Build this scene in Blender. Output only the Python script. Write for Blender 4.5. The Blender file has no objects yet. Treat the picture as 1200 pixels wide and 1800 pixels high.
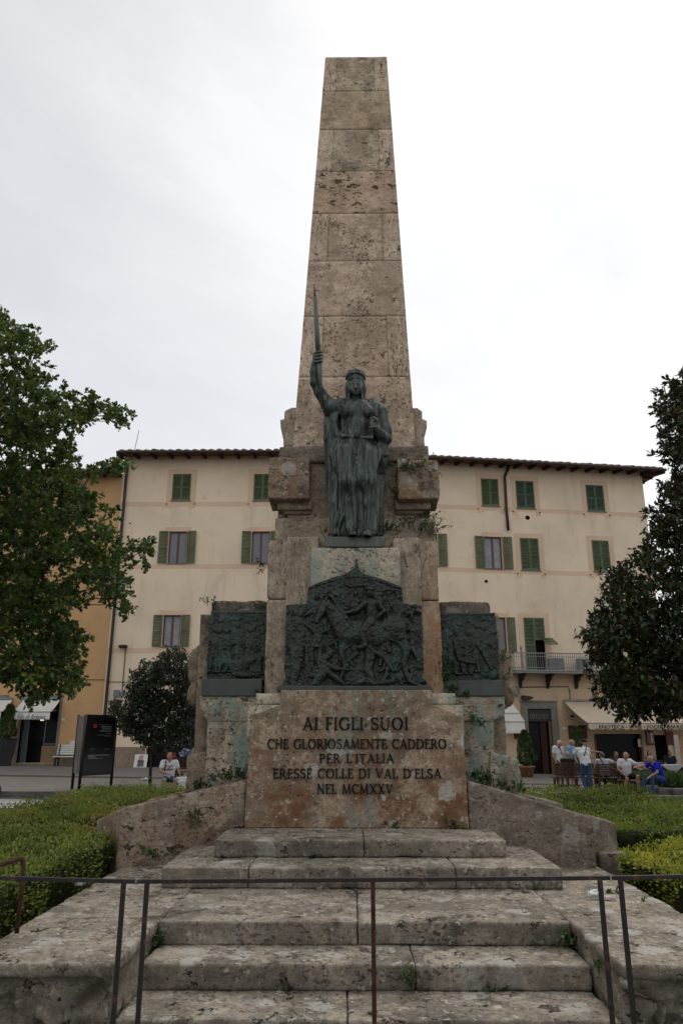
import bpy, math, random
import numpy as np
from math import radians, sin, cos, tan, pi
from mathutils import Vector, Matrix, Euler

random.seed(7); RNG = np.random.default_rng(11)
SC = bpy.context.scene
COL = SC.collection

# ---------------------------------------------------------------- camera
EYE = 1.95; FPX = 1305.0; TH = radians(16.56)
PSI = math.atan(14 * cos(TH) / FPX)
cam_d = bpy.data.cameras.new('camera'); cam = bpy.data.objects.new('camera', cam_d); COL.objects.link(cam)
cam.location = (0, 0, EYE); cam.rotation_euler = (radians(90) + TH, 0, PSI)
cam_d.sensor_fit = 'VERTICAL'; cam_d.sensor_height = 36.0; cam_d.lens = 36.0 * FPX / 1800.0
cam_d.clip_start = 0.1; cam_d.clip_end = 3000
SC.camera = cam
# ---------------------------------------------------------------- sky and sun (overcast, brighter behind the monument)
SUN_EL, SUN_AZ = radians(62), radians(18)          # azimuth from +Y towards +X
world = bpy.data.worlds.new('World'); SC.world = world; world.use_nodes = True
nt = world.node_tree; nt.nodes.clear()
def wn(t, **k):
    n = nt.nodes.new(t)
    for a, b in k.items(): setattr(n, a, b)
    return n
wout = wn('ShaderNodeOutputWorld'); bg1 = wn('ShaderNodeBackground'); bg2 = wn('ShaderNodeBackground'); mixs = wn('ShaderNodeMixShader')
sky = wn('ShaderNodeTexSky', sky_type='NISHITA', sun_disc=False, sun_elevation=SUN_EL, sun_rotation=SUN_AZ, air_density=1.0, dust_density=3.0)
nt.links.new(sky.outputs[0], bg1.inputs[0]); bg1.inputs[1].default_value = 0.1
tc = wn('ShaderNodeTexCoord'); mp = wn('ShaderNodeMapping'); mp.inputs['Scale'].default_value = (0.9, 0.9, 1.9); mp.inputs['Location'].default_value = (5.3, 2.2, 0.4)
nt.links.new(tc.outputs['Generated'], mp.inputs[0])
nz = wn('ShaderNodeTexNoise'); nz.inputs['Scale'].default_value = 1.25; nz.inputs['Detail'].default_value = 8; nz.inputs['Roughness'].default_value = 0.58
nz.inputs['Distortion'].default_value = 0.5
nt.links.new(mp.outputs[0], nz.inputs[0])
cr = wn('ShaderNodeValToRGB')
cr.color_ramp.elements[0].position = 0.36; cr.color_ramp.elements[0].color = (0.60, 0.62, 0.64, 1)
cr.color_ramp.elements[1].position = 0.56; cr.color_ramp.elements[1].color = (0.735, 0.738, 0.745, 1)
e = cr.color_ramp.elements.new(0.46); e.color = (0.655, 0.668, 0.68, 1)
nt.links.new(nz.outputs[0], cr.inputs[0])
# the cloud deck is brighter towards the hidden sun
sd = wn('ShaderNodeVectorMath', operation='DOT_PRODUCT'); sd.inputs[1].default_value = (0.55, 0.80, 0.22)
nt.links.new(tc.outputs['Generated'], sd.inputs[0])
mr = wn('ShaderNodeMapRange'); mr.interpolation_type = 'SMOOTHSTEP'; mr.inputs[1].default_value = 0.30; mr.inputs[2].default_value = 1.0; mr.inputs[3].default_value = 0.88; mr.inputs[4].default_value = 1.09
nt.links.new(sd.outputs['Value'], mr.inputs[0])
addc = wn('ShaderNodeMix', data_type='RGBA', blend_type='MULTIPLY'); addc.inputs[0].default_value = 1.0
cmb = wn('ShaderNodeCombineColor')
for i in range(3): nt.links.new(mr.outputs[0], cmb.inputs[i])
nt.links.new(cr.outputs[0], addc.inputs[6]); nt.links.new(cmb.outputs[0], addc.inputs[7])
nt.links.new(addc.outputs[2], bg2.inputs[0]); bg2.inputs[1].default_value = 1.0
mixs.inputs[0].default_value = 0.93
nt.links.new(bg1.outputs[0], mixs.inputs[1]); nt.links.new(bg2.outputs[0], mixs.inputs[2]); nt.links.new(mixs.outputs[0], wout.inputs[0])
sun_d = bpy.data.lights.new('sun', 'SUN'); sun_d.energy = 0.8; sun_d.angle = radians(35); sun_d.color = (1.0, 0.95, 0.88)
sun = bpy.data.objects.new('sun', sun_d); COL.objects.link(sun)
sdir = Vector((sin(SUN_AZ) * cos(SUN_EL), cos(SUN_AZ) * cos(SUN_EL), sin(SUN_EL)))
sun.location = sdir * 60; sun.rotation_euler = sdir.to_track_quat('Z', 'Y').to_euler()
SC.view_settings.view_transform = 'Standard'; SC.view_settings.look = 'None'
SC.view_settings.exposure = 0.40; SC.view_settings.gamma = 1.0
SC.render.engine = 'CYCLES'
SC.cycles.max_bounces = 6; SC.cycles.diffuse_bounces = 3; SC.cycles.glossy_bounces = 2; SC.cycles.transparent_max_bounces = 6
SC.cycles.use_denoising = True

# ---------------------------------------------------------------- helpers: picture ray -> point on a plane of the place
RX = Vector((cos(PSI), sin(PSI), 0)); FH = Vector((-sin(PSI), cos(PSI), 0))
FWD = FH * cos(TH) + Vector((0, 0, sin(TH))); UPV = -FH * sin(TH) + Vector((0, 0, cos(TH)))
CAMP = Vector((0, 0, EYE))
def ray(px, py): return RX * ((px - 600) / FPX) + UPV * ((900 - py) / FPX) + FWD
def P(px, py, Y):
    d = ray(px, py); return CAMP + d * (Y / d.y)
def PZ(px, py, z):
    d = ray(px, py); return CAMP + d * ((z - EYE) / d.z)
def X(px, py, Y): return P(px, py, Y).x
def Z(py, Y, px=620): return P(px, py, Y).z
def proj(p):
    v = np.asarray(p, float) - np.array(CAMP)
    zc = v @ np.array(FWD); return 600 + FPX * (v @ np.array(RX)) / zc, 900 - FPX * (v @ np.array(UPV)) / zc

def link(o): COL.objects.link(o); return o
def tag(o, label=None, cat=None, group=None, kind=None):
    if label: o['label'] = label
    if cat: o['category'] = cat
    if group: o['group'] = group
    if kind: o['kind'] = kind
    return o
def empty(name, loc=(0, 0, 0), rz=0):
    o = bpy.data.objects.new(name, None); o.location = loc; o.rotation_euler = (0, 0, rz); o.empty_display_size = .2
    return link(o)
def world_child(o, parent):
    """mesh data stays in world coordinates under an Empty standing at the thing's base"""
    o.parent = parent
    rz = parent.rotation_euler.z; M = Matrix.Translation(parent.location) @ Matrix.Rotation(rz, 4, 'Z')
    if parent.parent is None: o.matrix_parent_inverse = M.inverted()
    return o
def mesh_np(name, V, faces, mat=None, smooth=False, mats=None, midx=None, attr=None):
    """faces: list of index arrays (n,k) or one array"""
    me = bpy.data.meshes.new(name)
    V = np.asarray(V, np.float32)
    if isinstance(faces, np.ndarray): faces = [faces]
    faces = [f for f in faces if len(f)]
    nl = sum(f.size for f in faces); nf = sum(len(f) for f in faces)
    me.vertices.add(len(V)); me.vertices.foreach_set('co', V.ravel())
    me.loops.add(nl); me.loops.foreach_set('vertex_index', np.concatenate([f.ravel() for f in faces]).astype(np.int32))
    me.polygons.add(nf)
    st = []; c = 0
    for f in faces:
        st.append(c + np.arange(len(f)) * f.shape[1]); c += f.size
    me.polygons.foreach_set('loop_start', np.concatenate(st).astype(np.int32))
    if midx is not None: me.polygons.foreach_set('material_index', np.asarray(midx, np.int32))
    me.update(calc_edges=True); me.validate()
    if smooth: me.polygons.foreach_set('use_smooth', np.ones(len(me.polygons), bool))
    for m in (mats or ([mat] if mat else [])): me.materials.append(m)
    if attr is not None:
        for k, a in attr.items():
            at = me.attributes.new(k, 'FLOAT', 'POINT'); at.data.foreach_set('value', np.asarray(a, np.float32))
    return me
def obj(name, me, parent=None, wc=True):
    o = link(bpy.data.objects.new(name, me))
    if parent is not None:
        if wc: world_child(o, parent)
        else: o.parent = parent
    return o
class MB:
    """collects simple solids and builds ONE mesh"""
    def __init__(s): s.v = []; s.f = []; s.n = 0
    def add(s, V, F):
        s.v += [tuple(p) for p in V]; s.f += [tuple(i + s.n for i in f) for f in F]; s.n += len(V); return s
    def box(s, x0, x1, y0, y1, z0, z1, M=None):
        V = [Vector((x, y, z)) for z in (z0, z1) for y in (y0, y1) for x in (x0, x1)]
        if M is not None: V = [M @ v for v in V]
        return s.add(V, [(0, 2, 3, 1), (4, 5, 7, 6), (0, 1, 5, 4), (2, 6, 7, 3), (0, 4, 6, 2), (1, 3, 7, 5)])
    def bar(s, a, b, w, t=None, up=(0, 0, 1)):
        a = Vector(a); b = Vector(b); t = t or w; d = (b - a).normalized(); u = Vector(up)
        if abs(d.dot(u)) > .98: u = Vector((0, 1, 0))
        r = d.cross(u).normalized() * w / 2; u2 = r.cross(d).normalized() * t / 2
        V = [p + i * r + j * u2 for p in (a, b) for i, j in ((-1, -1), (1, -1), (1, 1), (-1, 1))]
        return s.add(V, [(0, 1, 2, 3), (7, 6, 5, 4), (0, 4, 5, 1), (1, 5, 6, 2), (2, 6, 7, 3), (3, 7, 4, 0)])
    def tube(s, pts, r, n=8, cap=True):
        pts = [Vector(p) for p in pts]; m = len(pts)
        rs = [r] * m if not hasattr(r, '__len__') else r
        V = []; prev = None
        for i, p in enumerate(pts):
            d = (pts[min(i + 1, m - 1)] - pts[max(i - 1, 0)])
            d = d.normalized() if d.length > 1e-9 else Vector((0, 0, 1))
            if prev is None: u = d.orthogonal().normalized()
            else:
                u = prev - d * prev.dot(d); u = u.normalized() if u.length > 1e-6 else d.orthogonal().normalized()
            prev = u; w = d.cross(u)
            for k in range(n):
                a = 2 * pi * k / n; V.append(p + (u * cos(a) + w * sin(a)) * rs[i])
        F = [(i * n + k, i * n + (k + 1) % n, (i + 1) * n + (k + 1) % n, (i + 1) * n + k) for i in range(m - 1) for k in range(n)]
        if cap: F += [tuple(range(n))[::-1], tuple((m - 1) * n + k for k in range(n))]
        return s.add(V, F)
    def lathe(s, prof, c=(0, 0, 0), n=20, M=None):
        V = []
        for r, z in prof:
            for k in range(n):
                a = 2 * pi * k / n; p = Vector((c[0] + r * cos(a), c[1] + r * sin(a), c[2] + z)); V.append(M @ p if M else p)
        m = len(prof)
        F = [(i * n + k, i * n + (k + 1) % n, (i + 1) * n + (k + 1) % n, (i + 1) * n + k) for i in range(m - 1) for k in range(n)]
        F += [tuple(range(n))[::-1], tuple((m - 1) * n + k for k in range(n))]
        return s.add(V, F)
    def prism(s, poly, y0, y1, M=None):
        """poly: (x,z) outline extruded from y0 to y1"""
        n = len(poly); V = [Vector((x, y, z)) for y in (y0, y1) for x, z in poly]
        if M is not None: V = [M @ v for v in V]
        return s.add(V, [tuple(range(n)), tuple(range(2 * n - 1, n - 1, -1))] + [(i, i + n, (i + 1) % n + n, (i + 1) % n) for i in range(n)])
    def build(s, name, mat, parent=None, wc=True, smooth=False, bevel=0):
        import bmesh
        me = bpy.data.meshes.new(name); me.from_pydata(s.v, [], s.f)
        bm = bmesh.new(); bm.from_mesh(me)
        bmesh.ops.recalc_face_normals(bm, faces=bm.faces)
        if bevel: bmesh.ops.bevel(bm, geom=list(bm.edges), offset=bevel, segments=2, affect='EDGES', profile=.6)
        bm.to_mesh(me); bm.free()
        if smooth: me.polygons.foreach_set('use_smooth', np.ones(len(me.polygons), bool))
        if mat: me.materials.append(mat)
        return obj(name, me, parent, wc)

# ---------------------------------------------------------------- numpy value noise
def _h(ix, iy, iz, s):
    n = (ix * 374761393 + iy * 668265263 + iz * 2147483647 + s * 1274126177) & 0xffffffff
    n = ((n ^ (n >> 13)) * 1274126177) & 0xffffffff
    return ((n ^ (n >> 16)) & 0xffff) / 32767.5 - 1
def vnoise(p, s=0):
    p = np.asarray(p, float); i = np.floor(p).astype(np.int64); f = p - i; f = f * f * (3 - 2 * f); r = 0
    for dx in (0, 1):
        for dy in (0, 1):
            for dz in (0, 1):
                w = (f[..., 0] if dx else 1 - f[..., 0]) * (f[..., 1] if dy else 1 - f[..., 1]) * (f[..., 2] if dz else 1 - f[..., 2])
                r = r + w * _h(i[..., 0] + dx, i[..., 1] + dy, i[..., 2] + dz, s)
    return r
def fbm(p, o=4, s=0, g=.5):
    p = np.asarray(p, float); a = 1; r = 0; t = 0
    for k in range(o): r = r + a * vnoise(p * 2 ** k + k * 17.3, s + k); t += a; a *= g
    return r / t

# ---------------------------------------------------------------- weathered stone blocks (rounded, chipped, really displaced)
def grid_box(x0, x1, y0, y1, z0, z1, res):
    nx, ny, nz = (max(1, int(round((b - a) / res))) for a, b in ((x0, x1), (y0, y1), (z0, z1)))
    X_, Y_, Z_ = np.linspace(x0, x1, nx + 1), np.linspace(y0, y1, ny + 1), np.linspace(z0, z1, nz + 1)
    idx = {}; V = []; F = []
    ids = -np.ones((nx + 1, ny + 1, nz + 1), int)
    sel = np.zeros_like(ids, bool); sel[[0, -1]] = 1; sel[:, [0, -1]] = 1; sel[:, :, [0, -1]] = 1
    ii = np.argwhere(sel); ids[sel] = np.arange(len(ii))
    V = np.stack([X_[ii[:, 0]], Y_[ii[:, 1]], Z_[ii[:, 2]]], 1)
    def quad(A, flip):
        a, b, c, d = A[:-1, :-1].ravel(), A[1:, :-1].ravel(), A[1:, 1:].ravel(), A[:-1, 1:].ravel()
        q = np.stack([a, b, c, d], 1); return q[:, ::-1] if flip else q
    F = [quad(ids[0], True), quad(ids[-1], False), quad(ids[:, 0], False), quad(ids[:, -1], True), quad(ids[:, :, 0], True), quad(ids[:, :, -1], False)]
    return V, np.concatenate(F)
def block_v(x0, x1, y0, y1, z0, z1, res=.05, r=.012, amp=.006, chip=.02, rough=0., seed=0, roughface=None):
    V, F = grid_box(x0, x1, y0, y1, z0, z1, res)
    lo = np.array([x0, y0, z0]); hi = np.array([x1, y1, z1])
    er = r * (1 + 1.2 * np.clip(vnoise(V * 5.0, seed + 5), -.6, 1)) + chip * (np.clip(vnoise(V * 3.3 + 3, seed + 9) - .25, 0, 1) * 1.6 + np.clip(vnoise(V * 11 + 5, seed + 19) - .45, 0, 1) * 1.2)
    er = np.minimum(er, (hi - lo).min() * .45)[:, None]
    c = np.clip(V, lo + er, hi - er); d = V - c; L = np.linalg.norm(d, axis=1, keepdims=True)
    n = d / np.maximum(L, 1e-9)
    V2 = np.where(L > 1e-9, c + n * er, V)
    disp = amp * fbm(V * 4.0, 4, seed) + amp * .5 * vnoise(V * 31, seed + 3)
    if rough:
        rr = rough * (fbm(V * np.array([5., 5., 6.]), 5, seed + 21, .55) - .2)
        if roughface is not None: rr = rr * roughface(V)
        disp = disp + rr
    return V2 + n * disp[:, None], F
def block(name, x0, x1, y0, y1, z0, z1, mat, parent=None, warp=None, **k):
    V, F = block_v(x0, x1, y0, y1, z0, z1, **k)
    if warp: V = warp(V)
    return obj(name, mesh_np(name, V, F, mat, smooth=True), parent)
def blocks(name, lst, mat, parent=None, warp=None, **k):
    r = None
    for i, b in enumerate(lst):
        kk = dict(k); kk['seed'] = k.get('seed', 0) + i * 31
        V, F = block_v(*b, **kk)
        if warp: V = warp(V)
        r = obj(name, mesh_np(name, V, F, mat, smooth=True), parent)
    return r

# ---------------------------------------------------------------- signed-distance modelling (statue, people)
class SDF:
    def __init__(s, lo, hi, h):
        s.lo = np.array(lo, float); s.h = h; s.n = np.ceil((np.array(hi, float) - s.lo) / h).astype(int) + 1
        s.v = np.full(tuple(s.n), .5, np.float32)
    def _apply(s, blo, bhi, fn, k, sub=False):
        m = k + 3 * s.h
        a = np.maximum(0, np.floor((np.array(blo) - m - s.lo) / s.h).astype(int)); b = np.minimum(s.n, np.ceil((np.array(bhi) + m - s.lo) / s.h).astype(int) + 1)
        if (b <= a).any(): return s
        ax = [s.lo[i] + s.h * np.arange(a[i], b[i]) for i in range(3)]
        x, y, z = ax[0][:, None, None], ax[1][None, :, None], ax[2][None, None, :]
        d = fn(x, y, z); sl = (slice(a[0], b[0]), slice(a[1], b[1]), slice(a[2], b[2])); o = s.v[sl]
        if sub: d = -d; hh = np.clip(.5 - .5 * (d - o) / k, 0, 1) if k > 0 else None; s.v[sl] = np.maximum(o, d) if k <= 0 else d * (1 - hh) + o * hh + k * hh * (1 - hh)
        elif k > 0:
            hh = np.clip(.5 + .5 * (o - d) / k, 0, 1); s.v[sl] = o * (1 - hh) + d * hh - k * hh * (1 - hh)
        else: s.v[sl] = np.minimum(o, d)
        return s
    def cap(s, a, b, ra, rb=None, k=.02, sub=False):
        rb = ra if rb is None else rb; a = np.array(a, float); b = np.array(b, float); ab = b - a; L = max(ab @ ab, 1e-9); R = max(ra, rb)
        def fn(x, y, z):
            t = np.clip(((x - a[0]) * ab[0] + (y - a[1]) * ab[1] + (z - a[2]) * ab[2]) / L, 0, 1)
            return np.sqrt((x - a[0] - t * ab[0]) ** 2 + (y - a[1] - t * ab[1]) ** 2 + (z - a[2] - t * ab[2]) ** 2) - (ra + t * (rb - ra))
        return s._apply(np.minimum(a, b) - R, np.maximum(a, b) + R, fn, k, sub)
    def ell(s, c, r, k=.02, rot=None, sub=False):
        r = np.array(r, float); R = r.max()
        def fn(x, y, z):
            q = [x - c[0], y - c[1], z - c[2]]
            if rot is not None: q = [rot[0][i] * q[0] + rot[1][i] * q[1] + rot[2][i] * q[2] for i in range(3)]
            k0 = np.sqrt((q[0] / r[0]) ** 2 + (q[1] / r[1]) ** 2 + (q[2] / r[2]) ** 2)
            k1 = np.sqrt((q[0] / r[0] ** 2) ** 2 + (q[1] / r[1] ** 2) ** 2 + (q[2] / r[2] ** 2) ** 2)
            return k0 * (k0 - 1) / np.maximum(k1, 1e-6)
        return s._apply(np.array(c) - R, np.array(c) + R, fn, k, sub)
    def chain(s, pts, rs, k=.02):
        for i in range(len(pts) - 1): s.cap(pts[i], pts[i + 1], rs[i], rs[i + 1], k)
        return s
    def mesh(s, name, mat, parent=None, wc=True, post=None):
        v = s.v; o = v < 0; cs = [(i, j, k) for i in (0, 1) for j in (0, 1) for k in (0, 1)]
        N = v.shape; sl = lambda c: tuple(slice(c[i], N[i] - 1 + c[i]) for i in range(3))
        cnt = sum(o[sl(c)].astype(np.int8) for c in cs); act = (cnt > 0) & (cnt < 8)
        ii = np.argwhere(act); ids = -np.ones(act.shape, int); ids[act] = np.arange(len(ii))
        acc = np.zeros((len(ii), 3)); num = np.zeros(len(ii))
        for ca in cs:
            for ax in range(3):
                if ca[ax]: continue
                cb = list(ca); cb[ax] = 1
                va = v[tuple((ii + ca).T)]; vb = v[tuple((ii + cb).T)]; m = (va < 0) != (vb < 0)
                t = va[m] / (va[m] - vb[m]); p = np.tile(np.array(ca, float), (m.sum(), 1)); p[:, ax] += t
                acc[m] += p; num[m] += 1
        V = s.lo + s.h * (ii + acc / num[:, None]); F = []
        for ax in range(3):
            A = np.argwhere(np.diff(o.astype(np.int8), axis=ax) != 0)
            b, c = (ax + 1) % 3, (ax + 2) % 3
            A = A[(A[:, b] > 0) & (A[:, c] > 0) & (A[:, b] < N[b] - 1) & (A[:, c] < N[c] - 1)]
            q = []
            for db, dc in ((-1, -1), (0, -1), (0, 0), (-1, 0)):
                B = A.copy(); B[:, b] += db; B[:, c] += dc; q.append(ids[tuple(B.T)])
            q = np.stack(q, 1); fl = ~o[tuple(A.T)]; q[fl] = q[fl][:, ::-1]
            F.append(q)
        F = np.concatenate(F); F = F[(F >= 0).all(1)]
        if post is not None: V = post(V)
        return obj(name, mesh_np(name, V, F, mat, smooth=True), parent, wc)
# ================================================================ materials
class N:
    def __init__(s, name, rough=.8, spec=.3, metal=0.):
        s.m = bpy.data.materials.new(name); s.m.use_nodes = True; s.t = s.m.node_tree; s.t.nodes.clear()
        s.out = s.t.nodes.new('ShaderNodeOutputMaterial'); s.b = s.t.nodes.new('ShaderNodeBsdfPrincipled')
        s.t.links.new(s.b.outputs[0], s.out.inputs[0]); s.b.inputs['Roughness'].default_value = rough
        s.b.inputs['Specular IOR Level'].default_value = spec; s.b.inputs['Metallic'].default_value = metal
        s.tc = s.t.nodes.new('ShaderNodeTexCoord'); s.co = s.tc.outputs['Object']
    def set(s, sock, v):
        if hasattr(v, 'links'): s.t.links.new(v, sock)
        elif isinstance(v, (tuple, list)) and len(v) == 3 and sock.type == 'RGBA': sock.default_value = (*v, 1)
        else: sock.default_value = v
    def map(s, scale=(1, 1, 1), loc=(0, 0, 0), rot=(0, 0, 0), v=None):
        n = s.t.nodes.new('ShaderNodeMapping'); s.t.links.new(v or s.co, n.inputs[0])
        n.inputs['Scale'].default_value = scale; n.inputs['Location'].default_value = loc; n.inputs['Rotation'].default_value = rot; return n.outputs[0]
    def noise(s, sc=5, det=4, ro=.55, v=None, dist=0, col=False):
        n = s.t.nodes.new('ShaderNodeTexNoise'); s.t.links.new(v or s.co, n.inputs[0])
        n.inputs['Scale'].default_value = sc; n.inputs['Detail'].default_value = det; n.inputs['Roughness'].default_value = ro; n.inputs['Distortion'].default_value = dist
        return n.outputs[1 if col else 0]
    def vor(s, sc=5, v=None, feat='F1', rnd=1, out='Distance'):
        n = s.t.nodes.new('ShaderNodeTexVoronoi'); n.feature = feat; s.t.links.new(v or s.co, n.inputs[0]); n.inputs['Scale'].default_value = sc
        n.inputs['Randomness'].default_value = rnd; return n.outputs[out]
    def ss(s, x, a, b, lo=0., hi=1.):
        n = s.t.nodes.new('ShaderNodeMapRange'); n.interpolation_type = 'SMOOTHSTEP'; s.set(n.inputs[0], x)
        n.inputs[1].default_value = a; n.inputs[2].default_value = b; n.inputs[3].default_value = lo; n.inputs[4].default_value = hi; return n.outputs[0]
    def lin(s, x, a, b, lo=0., hi=1.):
        n = s.t.nodes.new('ShaderNodeMapRange'); s.set(n.inputs[0], x)
        n.inputs[1].default_value = a; n.inputs[2].default_value = b; n.inputs[3].default_value = lo; n.inputs[4].default_value = hi; return n.outputs[0]
    def ma(s, op, a, b=0., c=0.):
        n = s.t.nodes.new('ShaderNodeMath'); n.operation = op; s.set(n.inputs[0], a); s.set(n.inputs[1], b); s.set(n.inputs[2], c); return n.outputs[0]
    def mix(s, f, a, b, mode='MIX'):
        n = s.t.nodes.new('ShaderNodeMix'); n.data_type = 'RGBA'; n.blend_type = mode; s.set(n.inputs[0], f); s.set(n.inputs[6], a); s.set(n.inputs[7], b); return n.outputs[2]
    def sep(s, v=None):
        n = s.t.nodes.new('ShaderNodeSeparateXYZ'); s.t.links.new(v or s.co, n.inputs[0]); return n.outputs
    def attr(s, name):
        n = s.t.nodes.new('ShaderNodeAttribute'); n.attribute_name = name; return n.outputs['Fac']
    def vadd(s, a, b, k):
        n = s.t.nodes.new('ShaderNodeVectorMath'); n.operation = 'MULTIPLY_ADD'; s.set(n.inputs[0], b); n.inputs[1].default_value = (k, k, k); s.set(n.inputs[2], a); return n.outputs[0]
    def bump(s, h, dist=.01, st=1., prev=None):
        n = s.t.nodes.new('ShaderNodeBump'); n.inputs['Distance'].default_value = dist; n.inputs['Strength'].default_value = st; s.set(n.inputs['Height'], h)
        if prev: s.t.links.new(prev, n.inputs['Normal'])
        return n.outputs[0]
    def col(s, v): s.set(s.b.inputs['Base Color'], v); return s
    def rough(s, v): s.set(s.b.inputs['Roughness'], v); return s
    def nor(s, v): s.t.links.new(v, s.b.inputs['Normal']); return s

def stone(name, c1, c2, *, riser=0., pit=.5, hor=1., streak=.25, grime=.4, gcol=(.055, .048, .04), lichen=0., rust=0., rustz=None, green=0., greenx=None, holes=.5, bump=1., vert=False, rcol=(.23, .105, .045), patch=0.):
    n = N(name, .92, .18)
    sx = (1, 1, 2.2 * hor) if not vert else (2.2 * hor, 2.2, .8)
    v = n.map(sx)
    warp = n.vadd(v, n.noise(2.2, 3, .6, col=True), .35)
    big = n.noise(.9, 5, .6)
    c = n.mix(n.ss(big, .38, .62), c1, c2)
    band = n.noise(3.2, 5, .65, n.map((.6, .6, 3.0) if not vert else (3.2, 3.2, .5)))
    c = n.mix(n.ss(band, .35, .7, 0, .55), c, tuple(x * .74 for x in c1))
    fine = n.ss(n.noise(34, 6, .78), .30, .70); c = n.mix(.75, c, n.mix(fine, (.58, .56, .54), (1.42, 1.40, 1.38)), 'MULTIPLY'); mott = n.ss(n.noise(8, 7, .72, n.map(loc=(6, 3, 1))), .36, .64); c = n.mix(.6, c, n.mix(mott, (.74, .71, .68), (1.22, 1.21, 1.20)), 'MULTIPLY')
    speck = n.ss(n.noise(48, 3, .6, n.map(sx, loc=(3, 5, 8))), .36, .30); c = n.mix(n.ma('MULTIPLY', speck, .55 * min(1, pit)), c, (.07, .05, .035))
    med = n.noise(7, 5, .65, warp); c = n.mix(n.ss(med, .48, .72, 0, .5), c, tuple(min(1, x * 1.28) for x in c2))
    if patch:
        pm = n.ss(n.noise(1.7, 6, .7, n.map(loc=(4, 2, 9))), .50, .545, 0, patch); c = n.mix(pm, c, tuple(x * .55 for x in c1))
    if streak:
        st = n.noise(4.5, 5, .6, n.map((2.4, 2.4, .28))); c = n.mix(n.ss(st, .5, .72, 0, streak), c, tuple(x * .5 for x in c1))
    if rust:
        rm = n.ss(n.noise(2.3, 7, .68, n.map(loc=(7, 1, 3))), .40, .60, 0, rust)
        if rustz: rm = n.ma('MULTIPLY', rm, n.ss(n.ma('ADD', n.sep()[2], n.ma('MULTIPLY', n.noise(3, 3), .5)), rustz[1] + .25, rustz[0] + .25))
        rc = n.mix(n.noise(9, 4, .6), rcol, tuple(x * 1.9 for x in rcol)); c = n.mix(rm, c, rc)
    if green:
        gm = n.ss(n.noise(3.0, 6, .62, n.map((1.6, 1.6, .45), loc=(2, 5, 1))), .44, .62, 0, green)
        if greenx: gm = n.ma('MULTIPLY', gm, n.ma('SUBTRACT', 1., n.ss(n.ma('ABSOLUTE', n.ma('SUBTRACT', n.sep()[0], greenx[0])), greenx[1] * .3, greenx[1])))
        c = n.mix(gm, c, n.mix(n.noise(11, 3), (.17, .235, .20), (.29, .37, .32)))
    if grime:
        g = n.ss(n.noise(2.6, 9, .74, n.map(loc=(1, 8, 2))), .50, .66, 0, grime); c = n.mix(g, c, gcol)
        g2 = n.ss(n.noise(13, 7, .75), .55, .70, 0, grime * .9); c = n.mix(g2, c, gcol)
    if lichen:
        for i, (sc, thr, cc) in enumerate(((3.0, .36, (.43, .41, .36)), (13, .30, (.50, .475, .405)), (3.6, .26, (.27, .26, .23)), (19, .25, (.045, .042, .038)))):
            w2 = n.vadd(n.map(loc=(i * 3.7, i * 1.3, i)), n.noise(9, 4, .7, col=True), .22)
            d = n.vor(sc, w2); key = n.vor(sc, w2, out='Color'); kk = n.sep(key)[0]
            m = n.ma('MULTIPLY', n.ss(d, thr, thr - .09), n.ss(kk, .50, .56)); m = n.ma('MULTIPLY', m, n.ss(n.noise(30, 3, .7), .30, .5, .35, 1)); c = n.mix(n.ma('MULTIPLY', m, lichen), c, cc)
    if riser:                                          # shade of the upright faces put into the colour, along with mottled grime
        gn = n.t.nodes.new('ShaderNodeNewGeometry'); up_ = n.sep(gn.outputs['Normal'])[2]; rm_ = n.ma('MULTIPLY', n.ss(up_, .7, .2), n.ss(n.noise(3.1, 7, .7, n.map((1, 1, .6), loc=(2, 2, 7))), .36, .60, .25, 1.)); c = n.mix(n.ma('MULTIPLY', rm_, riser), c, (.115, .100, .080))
    # travertine pores: many small, some long and deep
    dens = n.ss(n.noise(1.6, 4, .6, n.map(loc=(3, 3, 5))), .36, .64)
    pv = n.vadd(n.map((19, 19, 29 * hor) if not vert else (32, 32, 11)), n.noise(6, 3, .6, col=True), 1.2)
    p1 = n.noise(1.0, 4, .62, pv); thr = n.ma('ADD', .315, n.ma('MULTIPLY', dens, .085 * (.4 + pit)))
    m1 = n.ss(n.ma('SUBTRACT', thr, p1), -.004, .022)
    pv2 = n.vadd(n.map((4.6, 4.6, 9.5 * hor) if not vert else (9, 9, 3), loc=(5, 9, 1)), n.noise(7, 5, .7, col=True), 1.5)
    p2 = n.noise(1.0, 6, .66, pv2); m2 = n.ss(p2, .335 + .03 * holes, .30 + .02 * holes, 0, 1) if holes else 0.
    pits = n.ma('MAXIMUM', m1, m2)
    c = n.mix(n.ma('MULTIPLY', pits, .74), c, n.mix(n.ss(n.noise(3, 2), .35, .65), (.055, .038, .026), (.19, .11, .06)))
    n.col(c)
    b = n.bump(n.noise(60, 4, .7), .004, .6 * bump); b = n.bump(n.noise(9, 6, .65, warp), .02, .55 * bump, b); b = n.bump(n.ma('SUBTRACT', 1., m1), .012, .8 * bump, b)
    if holes: b = n.bump(n.ma('SUBTRACT', 1., m2), .03, .9 * bump, b)
    n.nor(b); return n.m

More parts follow.
